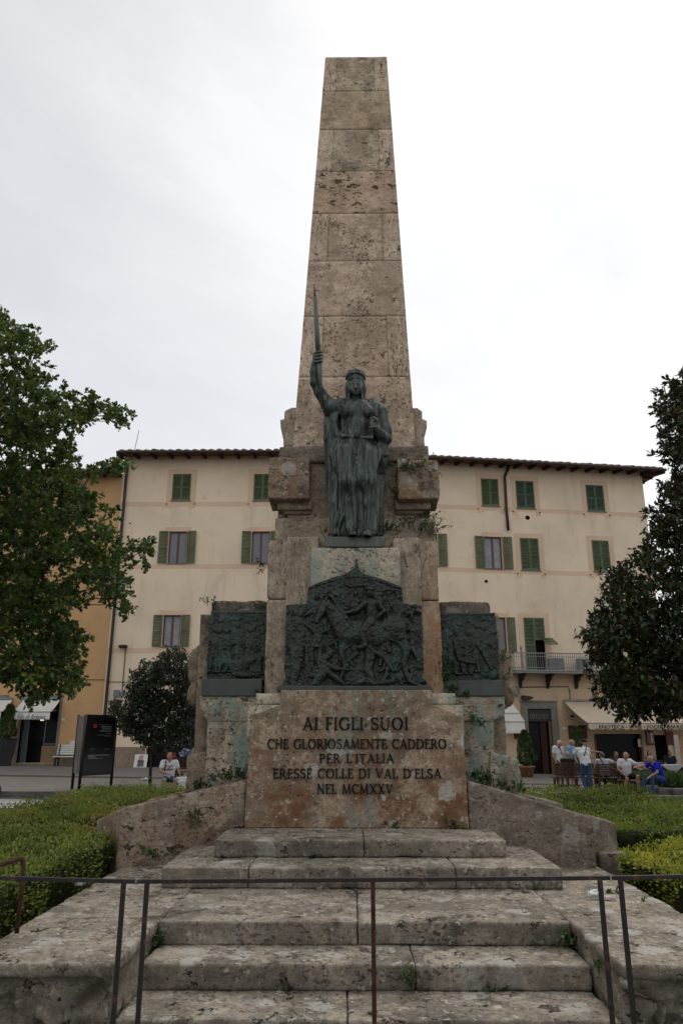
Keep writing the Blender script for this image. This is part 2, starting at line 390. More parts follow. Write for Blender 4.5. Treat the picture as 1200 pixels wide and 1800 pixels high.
def bronze(name, dark=(.020, .024, .023), green=(.050, .082, .068), gm=.6, light=(.13, .15, .125), lm=.45, rough=.42):
    n = N(name, rough, .5, .45)
    v = n.noise(3.4, 6, .64, n.map((2.4, 2.4, .5))); c = n.mix(n.ss(v, .44, .56, 0, gm), dark, green)
    w = n.noise(9, 6, .7, n.map((2, 2, .45), loc=(3, 1, 2))); c = n.mix(n.ss(w, .50, .62, 0, lm), c, light)
    g2 = n.noise(1.7, 5, .7, n.map((1.5, 1.5, .9), loc=(9, 4, 2))); c = n.mix(n.ss(g2, .55, .68, 0, gm * .7), c, (.055, .125, .105))
    geo = n.t.nodes.new('ShaderNodeNewGeometry'); pt = n.ss(geo.outputs['Pointiness'], .505, .56, 0, .5); c = n.mix(pt, c, light)
    n.col(c); n.rough(n.lin(w, .3, .7, rough - .08, rough + .22))
    n.nor(n.bump(n.noise(70, 4, .65), .003, .5, n.bump(n.noise(18, 5, .6), .01, .35))); return n.m

def plain(name, c, rough=.7, spec=.3, metal=0., var=.12, sc=6, bump=0., bs=30):
    n = N(name, rough, spec, metal)
    n.col(n.mix(n.ss(n.noise(sc, 5, .6), .3, .7), tuple(x * (1 - var) for x in c), tuple(min(1, x * (1 + var)) for x in c)))
    if bump: n.nor(n.bump(n.noise(bs, 4, .6), bump, .6))
    return n.m
def plaster(name, c, dirt=.25):
    n = N(name, .92, .15)
    c0 = n.mix(n.ss(n.noise(.35, 5, .6), .35, .65), tuple(x * .93 for x in c), tuple(x * 1.05 for x in c))
    st = n.noise(1.1, 6, .65, n.map((1.2, 1.2, .16))); c0 = n.mix(n.ss(st, .52, .75, 0, dirt), c0, tuple(x * .72 for x in c))
    bl = n.noise(.9, 8, .72, n.map(loc=(4, 4, 4))); c0 = n.mix(n.ss(bl, .56, .70, 0, dirt), c0, tuple(x * y for x, y in zip(c, (.80, .77, .72))))
    cr_ = n.vor(.22, n.vadd(n.co, n.noise(1.4, 4, .6, col=True), 1.2), 'DISTANCE_TO_EDGE'); c0 = n.mix(n.ss(cr_, .0022, .0008, 0, .22), c0, tuple(x * .55 for x in c))
    n.col(c0); n.nor(n.bump(n.noise(3, 6, .6), .02, .3, n.bump(n.noise(40, 3), .002, .4))); return n.m
def leafmat(name, a, b, c2, rough=.45, back=None, trans=.25):
    n = N(name, rough, .4)
    t = n.attr('tint'); c = n.mix(n.ss(t, .0, .75), a, b); c = n.mix(n.ss(t, .86, 1.), c, c2)
    if back:
        geo = n.t.nodes.new('ShaderNodeNewGeometry'); c = n.mix(geo.outputs['Backfacing'], c, back)
    n.col(c)
    tr = n.t.nodes.new('ShaderNodeBsdfTranslucent'); n.set(tr.inputs[0], n.mix(.5, c, tuple(min(1, x * 1.5) for x in b)))
    mx = n.t.nodes.new('ShaderNodeMixShader'); mx.inputs[0].default_value = trans
    n.t.links.new(n.b.outputs[0], mx.inputs[1]); n.t.links.new(tr.outputs[0], mx.inputs[2]); n.t.links.new(mx.outputs[0], n.out.inputs[0])
    return n.m
def glass(name, c=(.02, .022, .025), rough=.08):
    n = N(name, rough, .6); n.b.inputs['Specular IOR Level'].default_value = .6 if rough < .2 else .15; n.col(n.mix(n.noise(.8, 3), c, tuple(x * 1.8 for x in c))); return n.m

TR = (.335, .262, .195); TR2 = (.40, .322, .245)
M = {}
M['obelisk'] = stone('travertine_obelisk', (.52, .40, .298), (.63, .505, .39), pit=1.0, hor=.7, streak=.2, grime=.42, gcol=(.17,.12,.08), holes=1.2, patch=.5, rust=.12, rcol=(.27,.16,.085))
M['obelisk_vert'] = stone('travertine_vein_cut', (.52, .405, .30), (.62, .50, .385), pit=1., streak=.25, grime=.3, gcol=(.17,.125,.08), holes=1.2, vert=True)
M['obelisk_warm'] = stone('travertine_weathered_top', (.46, .355, .235), (.54, .435, .31), pit=.35, streak=.25, grime=.6, gcol=(.12,.10,.075), holes=.3, bump=.8, patch=.3)
M['obelisk_top'] = stone('travertine_grimy_cap', (.48, .385, .275), (.57, .47, .355), pit=.7, streak=.3, grime=.75, gcol=(.15,.12,.09), holes=.8, patch=.5)
M['obelisk_rust'] = stone('travertine_eroded_rusty', (.52, .40, .298), (.63, .505, .39), pit=1., hor=.8, streak=.1, grime=.4, gcol=(.17,.11,.06), rust=.30, holes=2.6, bump=1.5, patch=.3)
M['trav'] = stone('travertine_pale', (.37, .30, .225), (.46, .385, .30), pit=.9, streak=.25, grime=.5, gcol=(.10,.08,.06), holes=1.1, patch=.4)
M['trav_v'] = stone('travertine_upright_slab', (.37, .30, .225), (.45, .375, .295), pit=.9, streak=.5, grime=.5, gcol=(.09,.07,.05), holes=1.6, vert=True)
M['trav_pale'] = stone('travertine_stained_green', (.47, .42, .33), (.54, .48, .38), pit=.8, streak=.25, grime=.35, gcol=(.12,.10,.07), green=.7, holes=.7)
M['trav_block'] = stone('travertine_lichen_block', (.26, .20, .145), (.37, .30, .23), pit=.9, streak=.1, grime=.85, holes=1.1, rust=.45, lichen=.7, patch=.4)
M['trav_rust'] = stone('travertine_rust_pier', (.38, .28, .19), (.46, .36, .26), pit=.8, streak=.2, grime=.25, holes=1.5, rust=.8, vert=True, rustz=(3.55, 3.9), rcol=(.26, .135, .065))
M['tablet'] = stone('travertine_tablet', (.32, .24, .168), (.42, .34, .255), pit=.7, streak=.5, grime=.5, gcol=(.10, .062, .038), green=.5, greenx=(.15, .8), holes=.6, rust=.95, rustz=(1.05, 2.45), lichen=.8, rcol=(.12, .058, .030), patch=.65)
M['base_green'] = stone('travertine_verdigris_base', (.39, .32, .24), (.50, .43, .34), pit=.9, streak=.25, grime=.7, green=.95, holes=2., patch=.6, lichen=.3, gcol=(.10, .07, .045), bump=1.4)
M['wing'] = stone('travertine_wing_wall', (.26, .21, .16), (.36, .30, .235), pit=1., streak=.25, grime=.7, holes=1.7, rust=.3, patch=.6, bump=1.5)
M['wing_grey'] = stone('travertine_wing_wall_grey', (.215, .18, .145), (.26, .222, .18), pit=.6, streak=.4, grime=.65, holes=.7, lichen=.35, patch=.5, bump=1.3)
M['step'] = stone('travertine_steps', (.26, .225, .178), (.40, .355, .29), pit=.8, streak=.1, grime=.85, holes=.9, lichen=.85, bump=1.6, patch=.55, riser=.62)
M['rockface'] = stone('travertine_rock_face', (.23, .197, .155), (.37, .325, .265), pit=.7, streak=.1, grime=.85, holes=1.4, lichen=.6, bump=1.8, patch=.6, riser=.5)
M['dark_cap'] = stone('travertine_black_crust', (.12, .10, .082), (.19, .165, .135), pit=.5, streak=.3, grime=.8, holes=.6, lichen=.4)
M['carved'] = stone('travertine_carved', (.25, .195, .145), (.31, .25, .19), pit=.7, streak=.3, grime=.7, holes=.6)
M['bronze'] = bronze('bronze_statue', dark=(.018, .020, .022), green=(.055, .078, .066), gm=.8, light=(.165, .185, .16), lm=.75)
M['bronze_relief'] = bronze('bronze_relief', dark=(.024, .026, .022), green=(.038, .054, .044), gm=.6, lm=.4, light=(.10, .11, .10))
M['bronze_side'] = bronze('bronze_side_relief', dark=(.023, .026, .022), green=(.034, .050, .040), gm=.7, lm=.22, light=(.08, .10, .088))
M['letter'] = plain('bronze_letters', (.010, .010, .010), .6, .3, .3)
n_ = N('railing_paint', .55, .4); n_.col(n_.mix(n_.ss(n_.noise(14, 6, .7), .56, .62), (.020, .015, .015), (.085, .036, .022))); n_.nor(n_.bump(n_.noise(60, 4, .6), .002, .6)); M['iron'] = n_.m
M['rusty'] = plain('rusty_iron', (.07, .032, .024), .8, .2, .2, .4, 25, .002)
M['leaf_hedge'] = leafmat('hedge_leaf', (.028, .062, .012), (.20, .245, .042), (.34, .24, .06))
M['leaf_hedge_yellow'] = leafmat('golden_hedge_leaf', (.04, .09, .012), (.30, .32, .035), (.48, .42, .05))
M['leaf_oak'] = leafmat('oak_leaf', (.022, .050, .012), (.085, .135, .028), (.27, .25, .04), trans=.36)
M['leaf_magnolia'] = leafmat('magnolia_leaf', (.016, .030, .010), (.035, .062, .018), (.10, .08, .025), .25, (.050, .040, .016), trans=.08)
M['leaf_holm'] = leafmat('holm_oak_leaf', (.018, .026, .013), (.055, .070, .036), (.06, .06, .03), trans=.1)
M['leaf_cypress'] = leafmat('cypress_leaf', (.018, .045, .010), (.05, .10, .02), (.10, .12, .03))
M['leaf_weed'] = leafmat('weed_leaf', (.025, .05, .012), (.07, .12, .03), (.09, .09, .03))
M['flower'] = plain('magnolia_petal', (.72, .68, .56), .6)
M['bark'] = plain('bark', (.055, .045, .036), .9, .1, 0, .4, 8, .01, 12)
M['asphalt'] = plain('asphalt', (.085, .080, .075), .9, .2, 0, .2, 1.2, .003, 60)
M['paving'] = plain('paving', (.135, .128, .118), .85, .2, 0, .12, .5, .002, 40)
# ================================================================ ground
def zs(x, y): return -.07 - .01 * x if y < 22 else -.07 - .01 * x
def zp(x, y): return .10 - .01 * x + (y - 25) * (.0042 - .00076 * x)
g = mesh_np('ground', [(-900, -60, zs(-900, 0) - 8.9), (900, -60, zs(900, 0) + 9 - .3), (900, 1500, -.3), (-900, 1500, -.3)], np.array([[0, 1, 2, 3]]), M['asphalt'])
g = mesh_np('ground', [(-900, -60, -.35), (900, -60, -.35), (900, 1500, -.35), (-900, 1500, -.35)], np.array([[0, 1, 2, 3]]), M['asphalt'])
tag(obj('ground', g), kind='structure')
xs = np.linspace(-30, 30, 31); ys = np.linspace(-6, 24.6, 20)
GX, GY = np.meshgrid(xs, ys, indexing='ij'); ids = np.arange(GX.size).reshape(GX.shape)
q = np.stack([ids[:-1, :-1], ids[1:, :-1], ids[1:, 1:], ids[:-1, 1:]], -1).reshape(-1, 4)
tag(obj('road', mesh_np('road', np.stack([GX, GY, -.07 - .01 * GX], -1).reshape(-1, 3), q, M['asphalt'])), kind='structure')
# raised pavement with a kerb, tilted like the square
def kerb_y(x): return 24.4 + .05 * (x + 10) * (x > -10) + (0.0)
xs = np.linspace(-30, 30, 61); ts = np.linspace(0, 1, 16)
V = []; 
for x in xs:
    for t in ts:
        y = kerb_y(x) * (1 - t) + 60 * t; V.append((x, y, zp(x, min(y, 45))))
ids = np.arange(len(xs) * len(ts)).reshape(len(xs), len(ts))
q = np.stack([ids[:-1, :-1], ids[1:, :-1], ids[1:, 1:], ids[:-1, 1:]], -1).reshape(-1, 4)
pm = N('pavement_slabs', .8, .25)
br = pm.t.nodes.new('ShaderNodeTexBrick'); pm.t.links.new(pm.co, br.inputs[0]); br.inputs['Scale'].default_value = 1.0
br.inputs['Brick Width'].default_value = .9; br.inputs['Row Height'].default_value = .45; br.inputs['Mortar Size'].default_value = .008
br.inputs['Color1'].default_value = (.175, .160, .143, 1); br.inputs['Color2'].default_value = (.20, .184, .166, 1); br.inputs['Mortar'].default_value = (.12, .11, .10, 1)
pm.col(pm.mix(pm.ss(pm.noise(.7, 6, .65), .45, .7, 0, .35), br.outputs[0], (.13, .12, .107))); pm.nor(pm.bump(pm.noise(30, 3), .002, .5))
M['pavement'] = pm.m
tag(obj('pavement', mesh_np('pavement', V, q, M['pavement'])), kind='structure')
V = []; F = []
for i, x in enumerate(xs):
    y = kerb_y(x); V += [(x, y - .004, -.3), (x, y - .004, zp(x, y) - .02), (x, y + .016, zp(x, y) + .004), (x, y + .28, zp(x, y) + .004)]
    if i:
        a = 4 * (i - 1); b = 4 * i
        F += [(a, b, b + 1, a + 1), (a + 1, b + 1, b + 2, a + 2), (a + 2, b + 2, b + 3, a + 3)]
M['kerb'] = plain('kerb_stone', (.10, .094, .086), .85, .2, 0, .3, 3, .003)
tag(obj('kerb', mesh_np('kerb', V, np.array(F), M['kerb'])), kind='structure')
M['dark_strip'] = plain('drain_stone', (.065, .063, .062), .8, .2)
V = [];
for x in xs:
    for y in (30.6, 31.4): V.append((x, y + (.0 * x), zp(x, y) + .004))
F = np.array([(2 * i, 2 * i + 2, 2 * i + 3, 2 * i + 1) for i in range(len(xs) - 1)])
tag(obj('pavement_drain_strip', mesh_np('pavement_drain_strip', V, F, M['dark_strip'])), kind='structure')
M['road_white'] = plain('road_paint', (.5, .49, .46), .8, .2, 0, .25, 9)
def stripes(lst):
    mb = MB()
    for (x0, x1, y0, y1) in lst:
        V = [(x0, y0, -.07 - .01 * x0 + .004), (x1, y0, -.07 - .01 * x1 + .004), (x1, y1, -.07 - .01 * x1 + .004), (x0, y1, -.07 - .01 * x0 + .004)]
        mb.add(V, [(0, 1, 2, 3)])
    return mb
L = [(-14, -6, 21.3 + i * .42, 21.5 + i * .42) for i in range(6)] + [(10.5, 20, 20.3 + i * .5, 20.52 + i * .5) for i in range(8)]
tag(stripes(L).build('road_markings', M['road_white']), kind='structure')
# earth of the two beds
M['soil'] = plain('soil', (.05, .038, .026), .95, .1, 0, .3, 5, .01)

# ================================================================ monument
CX = .11
S1, S2, S3 = Z(1457, 9.43), 0, 0
mon = empty('war_memorial', (CX, 10.6, 0))
tag(mon, 'tall travertine war memorial with tapering obelisk, bronze reliefs and inscribed tablet', 'monument')
# --- staircase
stair = empty('stone_staircase', (CX, 7.5, 0))
tag(stair, 'worn lichen-spotted travertine steps with rough flank blocks leading up to the memorial', 'steps')
def step(z0, z1, x0, x1, y0, y1, joints, seed, name='step_stone', **k):
    js = [x0] + joints + [x1]
    lst = [(js[i] + (.004 if i else 0), js[i + 1] - (.004 if i < len(js) - 2 else 0), y0 + .004 * ((i * 7) % 3 - 1), y1, z0, z1 - .002 * (i % 2)) for i in range(len(js) - 1)]
    kk = dict(res=.022, r=.005, amp=.009, chip=.034); kk.update(k)
    return blocks(name, lst, M['step'], stair, seed=seed, **kk)
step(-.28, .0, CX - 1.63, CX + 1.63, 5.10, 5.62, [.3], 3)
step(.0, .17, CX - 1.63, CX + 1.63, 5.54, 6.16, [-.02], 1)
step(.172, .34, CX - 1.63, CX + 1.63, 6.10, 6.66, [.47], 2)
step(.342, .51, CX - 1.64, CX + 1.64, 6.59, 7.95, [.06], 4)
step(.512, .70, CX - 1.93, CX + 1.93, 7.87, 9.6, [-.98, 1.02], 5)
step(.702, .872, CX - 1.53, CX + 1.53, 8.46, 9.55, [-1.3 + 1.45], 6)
for sgn, sd in ((-1, 11), (1, 12)):
    xa, xb = (CX - 2.66, CX - 1.645) if sgn < 0 else (CX + 1.645, CX + 2.66)
    V, F = grid_box(xa, xb, 5.46, 9.35, -.30, .505, .028)
    lo = np.array([xa, 5.46, -.3]); hi = np.array([xb, 9.35, .505])
    er = (.016 + .05 * np.clip(vnoise(V * 3.1, sd) - .2, 0, 1))[:, None]
    c = np.clip(V, lo + er, hi - er); d = V - c; Ln = np.linalg.norm(d, axis=1, keepdims=True); n_ = d / np.maximum(Ln, 1e-9)
    V2 = np.where(Ln > 1e-9, c + n_ * er, V)
    front = np.clip((5.62 - V[:, 1]) / .1, 0, 1) * np.clip((.44 - V[:, 2]) / .05, 0, 1)
    inner = np.clip((V[:, 0] - (xb - .06)) / .05, 0, 1) if sgn < 0 else np.clip(((xa + .06) - V[:, 0]) / .05, 0, 1)
    side = inner * np.clip((.44 - V[:, 2]) / .05, 0, 1) * .25
    rk = fbm(V * 4.2, 5, sd, .55); rk2 = np.abs(vnoise(V * 7.5, sd + 2))
    disp = .007 * fbm(V * 4, 4, sd + 4) + (front + side) * (.22 * rk - .08 * rk2 - .02 + .05 * fbm(V * 13, 3, sd + 8))
    # upper margin is dressed, lower part rock-faced
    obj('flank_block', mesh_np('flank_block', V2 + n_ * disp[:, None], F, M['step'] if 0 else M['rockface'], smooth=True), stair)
# dressed tops in the tread stone
for xa, xb, sd in ((CX - 2.665, CX - 1.64, 31), (CX + 1.64, CX + 2.665, 32)):
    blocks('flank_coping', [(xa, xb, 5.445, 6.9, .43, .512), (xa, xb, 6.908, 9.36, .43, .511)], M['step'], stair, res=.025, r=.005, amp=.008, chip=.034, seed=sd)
# --- tablet with sloped shoulders
YT = 9.43
def outline(pts, Y): return [(P(x, y, Y).x, P(x, y, Y).z) for x, y in pts]
def slab_outline(name, pts, Y, depth, mat, parent, amp=.006, res=.03, bev=.012, seed=0, taper=0):
    """solid from an outline with a displaced, finely divided front"""
    poly = np.array(outline(pts, Y)) if not isinstance(pts, np.ndarray) else pts
    x0, z0 = poly.min(0); x1, z1 = poly.max(0)
    nx, nz = int((x1 - x0) / res) + 1, int((z1 - z0) / res) + 1
    import bmesh
    bm = bmesh.new(); vs = [bm.verts.new((p[0], Y, p[1])) for p in poly]; f = bm.faces.new(vs)
    bmesh.ops.recalc_face_normals(bm, faces=bm.faces)
    if f.normal.y > 0: f.normal_flip()
    r = bmesh.ops.extrude_face_region(bm, geom=[f]); 
    ev = [e for e in r['geom'] if isinstance(e, bmesh.types.BMVert)]
    for v in ev: v.co.y += depth
    bmesh.ops.recalc_face_normals(bm, faces=bm.faces)
    bmesh.ops.bevel(bm, geom=[e for e in bm.edges if max(abs((a.co - b.co).length) for a, b in [(e.verts[0], e.verts[1])]) > .03], offset=bev, segments=2, affect='EDGES', profile=.6)
    for i in range(1, nx): bmesh.ops.bisect_plane(bm, geom=bm.verts[:] + bm.edges[:] + bm.faces[:], plane_co=(x0 + (x1 - x0) * i / nx, 0, 0), plane_no=(1, 0, 0))
    for i in range(1, nz): bmesh.ops.bisect_plane(bm, geom=bm.verts[:] + bm.edges[:] + bm.faces[:], plane_co=(0, 0, z0 + (z1 - z0) * i / nz), plane_no=(0, 0, 1))
    me = bpy.data.meshes.new(name); bm.to_mesh(me); bm.free()
    V = np.empty(len(me.vertices) * 3, np.float32); me.vertices.foreach_get('co', V); V = V.reshape(-1, 3)
    N_ = np.empty(len(me.vertices) * 3, np.float32); me.vertices.foreach_get('normal', N_); N_ = N_.reshape(-1, 3)
    V = V + N_ * (amp * fbm(V * 5, 4, seed) + amp * .4 * vnoise(V * 29, seed))[:, None]
    me.vertices.foreach_set('co', V.astype(np.float32).ravel()); me.update(); me.materials.append(mat)
    me.polygons.foreach_set('use_smooth', np.ones(len(me.polygons), bool))
    return obj(name, me, parent)
Tz0 = .873; Tz1 = Z(1213, YT); xl, xr = X(433, 1340, YT), X(819, 1340, YT)
sl, sr = X(493, 1225, YT), X(759, 1225, YT); zsl = Z(1258, YT); zst = Z(1239, YT)
tp = np.array([(xl, Tz0), (xr, Tz0), (xr - .02, zsl), (sr, zst), (sr, Tz1), (sl, Tz1), (sl, zst), (xl + .03, zsl)])
slab_outline('inscription_tablet', tp, YT, .42, M['tablet'], mon, amp=.006, res=.028, bev=.014, seed=5)
tab = mon.children[-1]
# shoulder blocks and the pale sloped weathering beside the tablet
for a, b, px in ((xl - .0, sl + .02, 0), (sr - .02, xr, 1)):
    blocks('shoulder_block', [(a + .07 * (1 - px), b - .07 * px, YT + .16, YT + .8, zst + .004, Tz1 - .03)], M['trav_pale'], mon, res=.04, seed=40 + px)
    zz = zst
    V = [(a, YT + .16, zsl - .0), (b, YT + .012, zst - .005), (b, YT + .8, zst - .005), (a, YT + .8, zst - .005)]
    mb = MB(); mb.box(a - .012, b, YT + .06, YT + .8, zsl - .25, zst); mb.build('shoulder_ledge', M['trav_pale'], mon, bevel=.01)
# --- wing walls (sloping tops) left and right
def wing(name, p_in, p_out, ybase_z, Yin, Yout, thick, mat, seed, parent):
    """a wall from the tablet outward; p_in / p_out: top corners (x,z)"""
    n = 60; V = []; m = 26
    (xi, zi), (xo, zo) = p_in, p_out
    me_n = []
    V0, F0 = grid_box(0, 1, 0, 1, 0, 1, 1 / 44)
    u, w, t = V0[:, 0], V0[:, 1], V0[:, 2]
    x = xi + (xo - xi) * u; ytop = Yin + (Yout - Yin) * u; zt = zi + (zo - zi) * u; zb = ybase_z
    p = np.stack([x, ytop + w * thick, zb + (zt - zb) * t], 1)
    # round the arrises and roughen
    cen = np.stack([np.clip(u, .01, .99), np.clip(w, .06, .94), np.clip(t, .02, .98)], 1); d = V0 - cen; L_ = np.linalg.norm(d, axis=1, keepdims=True); nn = d / np.maximum(L_, 1e-9)
    if xo < xi: pass
    ax = np.array([np.sign(xo - xi), 1, 1]); nn = nn * ax
    edge = (np.abs(nn) > .2).sum(1) > 1
    p = p - nn * (edge * .008)[:, None]
    p = p + nn * (.012 * fbm(p * 4, 5, seed, .6) - .02 * np.clip(vnoise(p * np.array([3, 3, 9]), seed + 3) - .5, 0, 1))[:, None]
    F = F0 if xo > xi else F0[:, ::-1]
    return obj(name, mesh_np(name, p, F, mat, smooth=True), parent)
wl_i = P(433, 1371, 9.44); wl_o = P(213, 1421, 9.06)
wr_i = P(821, 1372, 9.44); wr_o = P(1037, 1436, 9.10)
wing('wing_wall', (wl_i.x, wl_i.z), (wl_o.x, wl_o.z), .3, 9.46, 9.02, .34, M['wing'], 51, mon)
wing('wing_wall', (wr_i.x, wr_i.z), (wr_o.x, wr_o.z), .3, 9.46, 9.05, .34, M['wing_grey'], 52, mon)
# the returns that carry on behind, lower
a = P(215, 1421, 9.12); b = P(168, 1442, 9.55)
wing('wing_return', (a.x, a.z), (b.x, b.z), .1, 9.10, 9.62, .3, M['wing'], 53, mon)
a = P(1036, 1434, 9.5); b = P(1078, 1446, 9.75)
wing('wing_return', (a.x, a.z), (b.x, b.z), .1, 9.5, 9.7, .4, M['wing_grey'], 54, mon)
blocks('footing_block', [(X(1040, 1500, 9.7), X(1100, 1500, 9.7), 9.4, 10.3, -.2, Z(1497, 9.5))], M['wing_grey'], mon, res=.05, seed=55)
# rear pieces of the same ramps seen above the first (behind the left wing)
a = P(420, 1372, 10.1); b = P(262, 1405, 10.3)
wing('wing_rear', (a.x, a.z), (b.x, b.z), .1, 10.0, 10.2, .35, M['wing'], 56, mon)
a = P(840, 1377, 10.1); b = P(985, 1412, 10.3)
wing('wing_rear', (a.x, a.z), (b.x, b.z), .1, 10.0, 10.2, .35, M['wing_grey'], 57, mon)
# --- main body behind everything (solid core)
YB = 10.05
zb_side = Z(1222, YB)
def bpx(x0, x1, y0, y1, Y, depth, ym=None):
    ym = ym or (y0 + y1) / 2
    return (X(x0, ym, Y), X(x1, ym, Y), Y, Y + depth, Z(y1, Y), Z(y0, Y))
def bz(x0, x1, ym, z0, z1, Y, depth): return (X(x0, ym, Y), X(x1, ym, Y), Y, Y + depth, z0, z1)
# side bases, verdigris stained
for i, (xa, xb, nx0, nx1) in enumerate(((364, 452, 352, 366), (800, 868, 866, 886))):
    blocks('side_base', [bz(xa, xb, 1290, .5, zb_side - .22, YB, 1.6)], M['base_green'], mon, res=.035, amp=.022, chip=.03, seed=60 + i)
    full = (351, 455) if i == 0 else (797, 887)
    zc_ = Z(1255, YB)
    pts = [(351, 1223), (455, 1223), (455, 1268), (368, 1268), (351, 1254)] if i == 0 else [(795, 1224), (887, 1224), (887, 1256), (866, 1268), (795, 1268)]
    slab_outline('side_cornice', pts, YB - .02, 1.4, M['base_green'], mon, amp=.008, res=.05, seed=62 + i)
# recessed reveals and outer piers behind
blocks('outer_pier', [bz(346, 372, 1200, .6, Z(1079, 10.25), 10.25, 1.3)], M['carved'], mon, res=.04, amp=.012, chip=.04, seed=66)
blocks('outer_pier', [bz(858, 883, 1200, .6, Z(1080, 10.25), 10.25, 1.3)], M['carved'], mon, res=.04, amp=.012, chip=.04, seed=67)
# low spurs at the foot of each side
for i, pts in enumerate(([(328, 1328), (362, 1320), (372, 1400), (326, 1400)], [(860, 1320), (912, 1335), (914, 1400), (860, 1400)])):
    slab_outline('foot_spur', pts, 10.0 if i else 10.1, 1.2, M['base_green'] if i else M['carved'], mon, amp=.02, res=.04, bev=.02, seed=68 + i)
# carved scroll brackets on the flanks
for i, s in enumerate((-1, 1)):
    pts = [(352, 1132), (343, 1140), (334, 1148), (331, 1190), (336, 1196), (336, 1212), (332, 1222), (331, 1232), (338, 1238), (342, 1243), (352, 1244)] if s < 0 else \
          [(880, 1140), (888, 1147), (899, 1152), (900, 1194), (897, 1198), (900, 1212), (904, 1226), (902, 1234), (896, 1240), (890, 1247), (880, 1246)]
    slab_outline('carved_bracket', pts, 10.45, .75, M['carved'], mon, amp=.03, res=.03, bev=.02, seed=70 + i)
    for k in range(7):
        sd = SDF((-.2, -.2, -.2), (.2, .2, .2), .014) if 0 else None
    # carved locks of the lion mask under the scroll
    c = P(340 if s < 0 else 893, 1216, 10.40); S = SDF(np.array(c) - .30, np.array(c) + .30, .014)
    S.ell(np.array(c) + (0, .1, -.03), (.10, .13, .17), .03); 
    for k in range(9):
        a = random.uniform(0, 6.28); rr = random.uniform(.03, .09); p0 = np.array(c) + (rr * cos(a), random.uniform(-.03, .05), rr * 1.5 * sin(a)); p1 = p0 + (random.uniform(-.05, .05), -.02, -random.uniform(.05, .12))
        S.cap(p0, p1, .032, .014, .02)
    S.mesh('carved_mask', M['carved'], mon)
# --- central stack of upright slabs
z_ped = Tz1 + .0
blocks('pedestal_pier', [bz(468, 520, 1080, zb_side - .1, Z(1054, 9.95), 9.95, 1.3), bz(468, 520, 1080, Z(1053, 9.95), Z(950, 9.95), 9.952, 1.3)], M['trav_v'], mon, res=.035, amp=.008, chip=.05, seed=80)
blocks('pedestal_pier', [bz(727, 774, 1080, zb_side - .1, Z(1056, 9.95), 9.95, 1.3), bz(727, 772.5, 1080, Z(1055, 9.95), Z(952, 9.95), 9.952, 1.3)], M['trav_rust'], mon, res=.035, amp=.012, chip=.06, seed=81)
blocks('pedestal_slab', [bz(503, 560, 1000, Z(1215, 9.86), Z(943, 9.86), 9.86, .9)], M['trav_v'], mon, res=.035, amp=.007, chip=.03, seed=82)
blocks('pedestal_slab', [bz(690, 739, 1000, Z(1215, 9.86), Z(945, 9.86), 9.86, .9)], M['trav_v'], mon, res=.035, amp=.010, chip=.05, seed=83)
blocks('pedestal_front', [bz(545, 703.5, 1000, Z(1215, 9.74), Z(962.5, 9.74), 9.74, .7)], M['trav_pale'], mon, res=.035, amp=.006, chip=.03, seed=84)
ZPF = Z(962.5, 9.74)
# base plinth under piers (strip above shoulder)
blocks('pedestal_core', [bz(475, 768, 1080, zb_side - .3, Z(955, 10.1), 10.05, 1.4)], M['trav'], mon, res=.08, seed=85)
# --- side masonry behind the bronze side reliefs
blocks('side_block', [bz(372, 470, 1060, zb_side - .1, Z(1056, 10.35), 10.35, 1.0)], M['dark_cap'], mon, res=.04, amp=.018, chip=.07, seed=86)
blocks('side_block', [bz(772, 861, 1060, zb_side - .1, Z(1058, 10.35), 10.35, 1.0)], M['dark_cap'], mon, res=.04, amp=.018, chip=.07, seed=87)
# --- base course above the pedestal, mouldings, rusticated corner blocks
blocks('upper_base', [bz(484, 765, 928, Z(962, 10.18), Z(911, 10.18), 10.18, 1.7)], M['trav'], mon, res=.04, amp=.014, chip=.05, seed=90)
for xa, xb in ((487, 548), (694, 757)):
    s = -1 if xa < 600 else 1
    blocks('moulding', [bz(xa, xb, 890, Z(895, 10.16), Z(878, 10.16), 10.16, 1.5), bz(xa + (11 if s < 0 else 0), xb - (12 if s > 0 else 0), 900, Z(903, 10.24), Z(893, 10.24), 10.24, 1.4),
                        bz(xa + (18 if s < 0 else 4), xb - (22 if s > 0 else 4), 907, Z(914, 10.30), Z(901, 10.30), 10.30, 1.3)], M['trav'], mon, res=.035, amp=.006, chip=.03, seed=92 + xa)
    blocks('moulding_back', [bz(xa + 1, xb - 1, 900, Z(914, 10.4), Z(878, 10.4), 10.4, 1.2)], M['trav'], mon, res=.05, seed=93)
blocks('recess_wall', [bz(540, 704, 850, Z(962, 10.3), Z(806, 10.3), 10.3, 1.5)], M['trav'], mon, res=.05, amp=.012, chip=.03, seed=95)
blocks('corner_block', [bz(472, 544, 840, Z(876, 9.97), Z(804, 9.97), 9.97, .62)], M['trav_block'], mon, res=.03, amp=.014, chip=.05, seed=96)
blocks('corner_block', [bz(699, 771.5, 840, Z(877, 9.97), Z(807, 9.97), 9.97, .62)], M['trav_block'], mon, res=.03, amp=.014, chip=.05, seed=97)
blocks('obelisk_footing', [bz(490, 753, 795, Z(811, 10.2), Z(784, 10.2), 10.2, 2.3)], M['wing_grey'], mon, res=.05, amp=.006, chip=.02, seed=98)
# stepped consoles left and right of the shaft
for i, pts in enumerate(([(498, 784), (498, 762), (493, 752), (492, 738), (499, 736), (500, 722), (513, 716), (530, 717), (530, 784)], [(722, 784), (722, 718), (733, 717), (742, 723), (742, 736), (750, 739), (750, 752), (745, 765), (746, 784)])):
    slab_outline('side_console', pts, 10.75, 1.3, M['trav_v'], mon, amp=.008, res=.06, bev=.01, seed=99 + i)
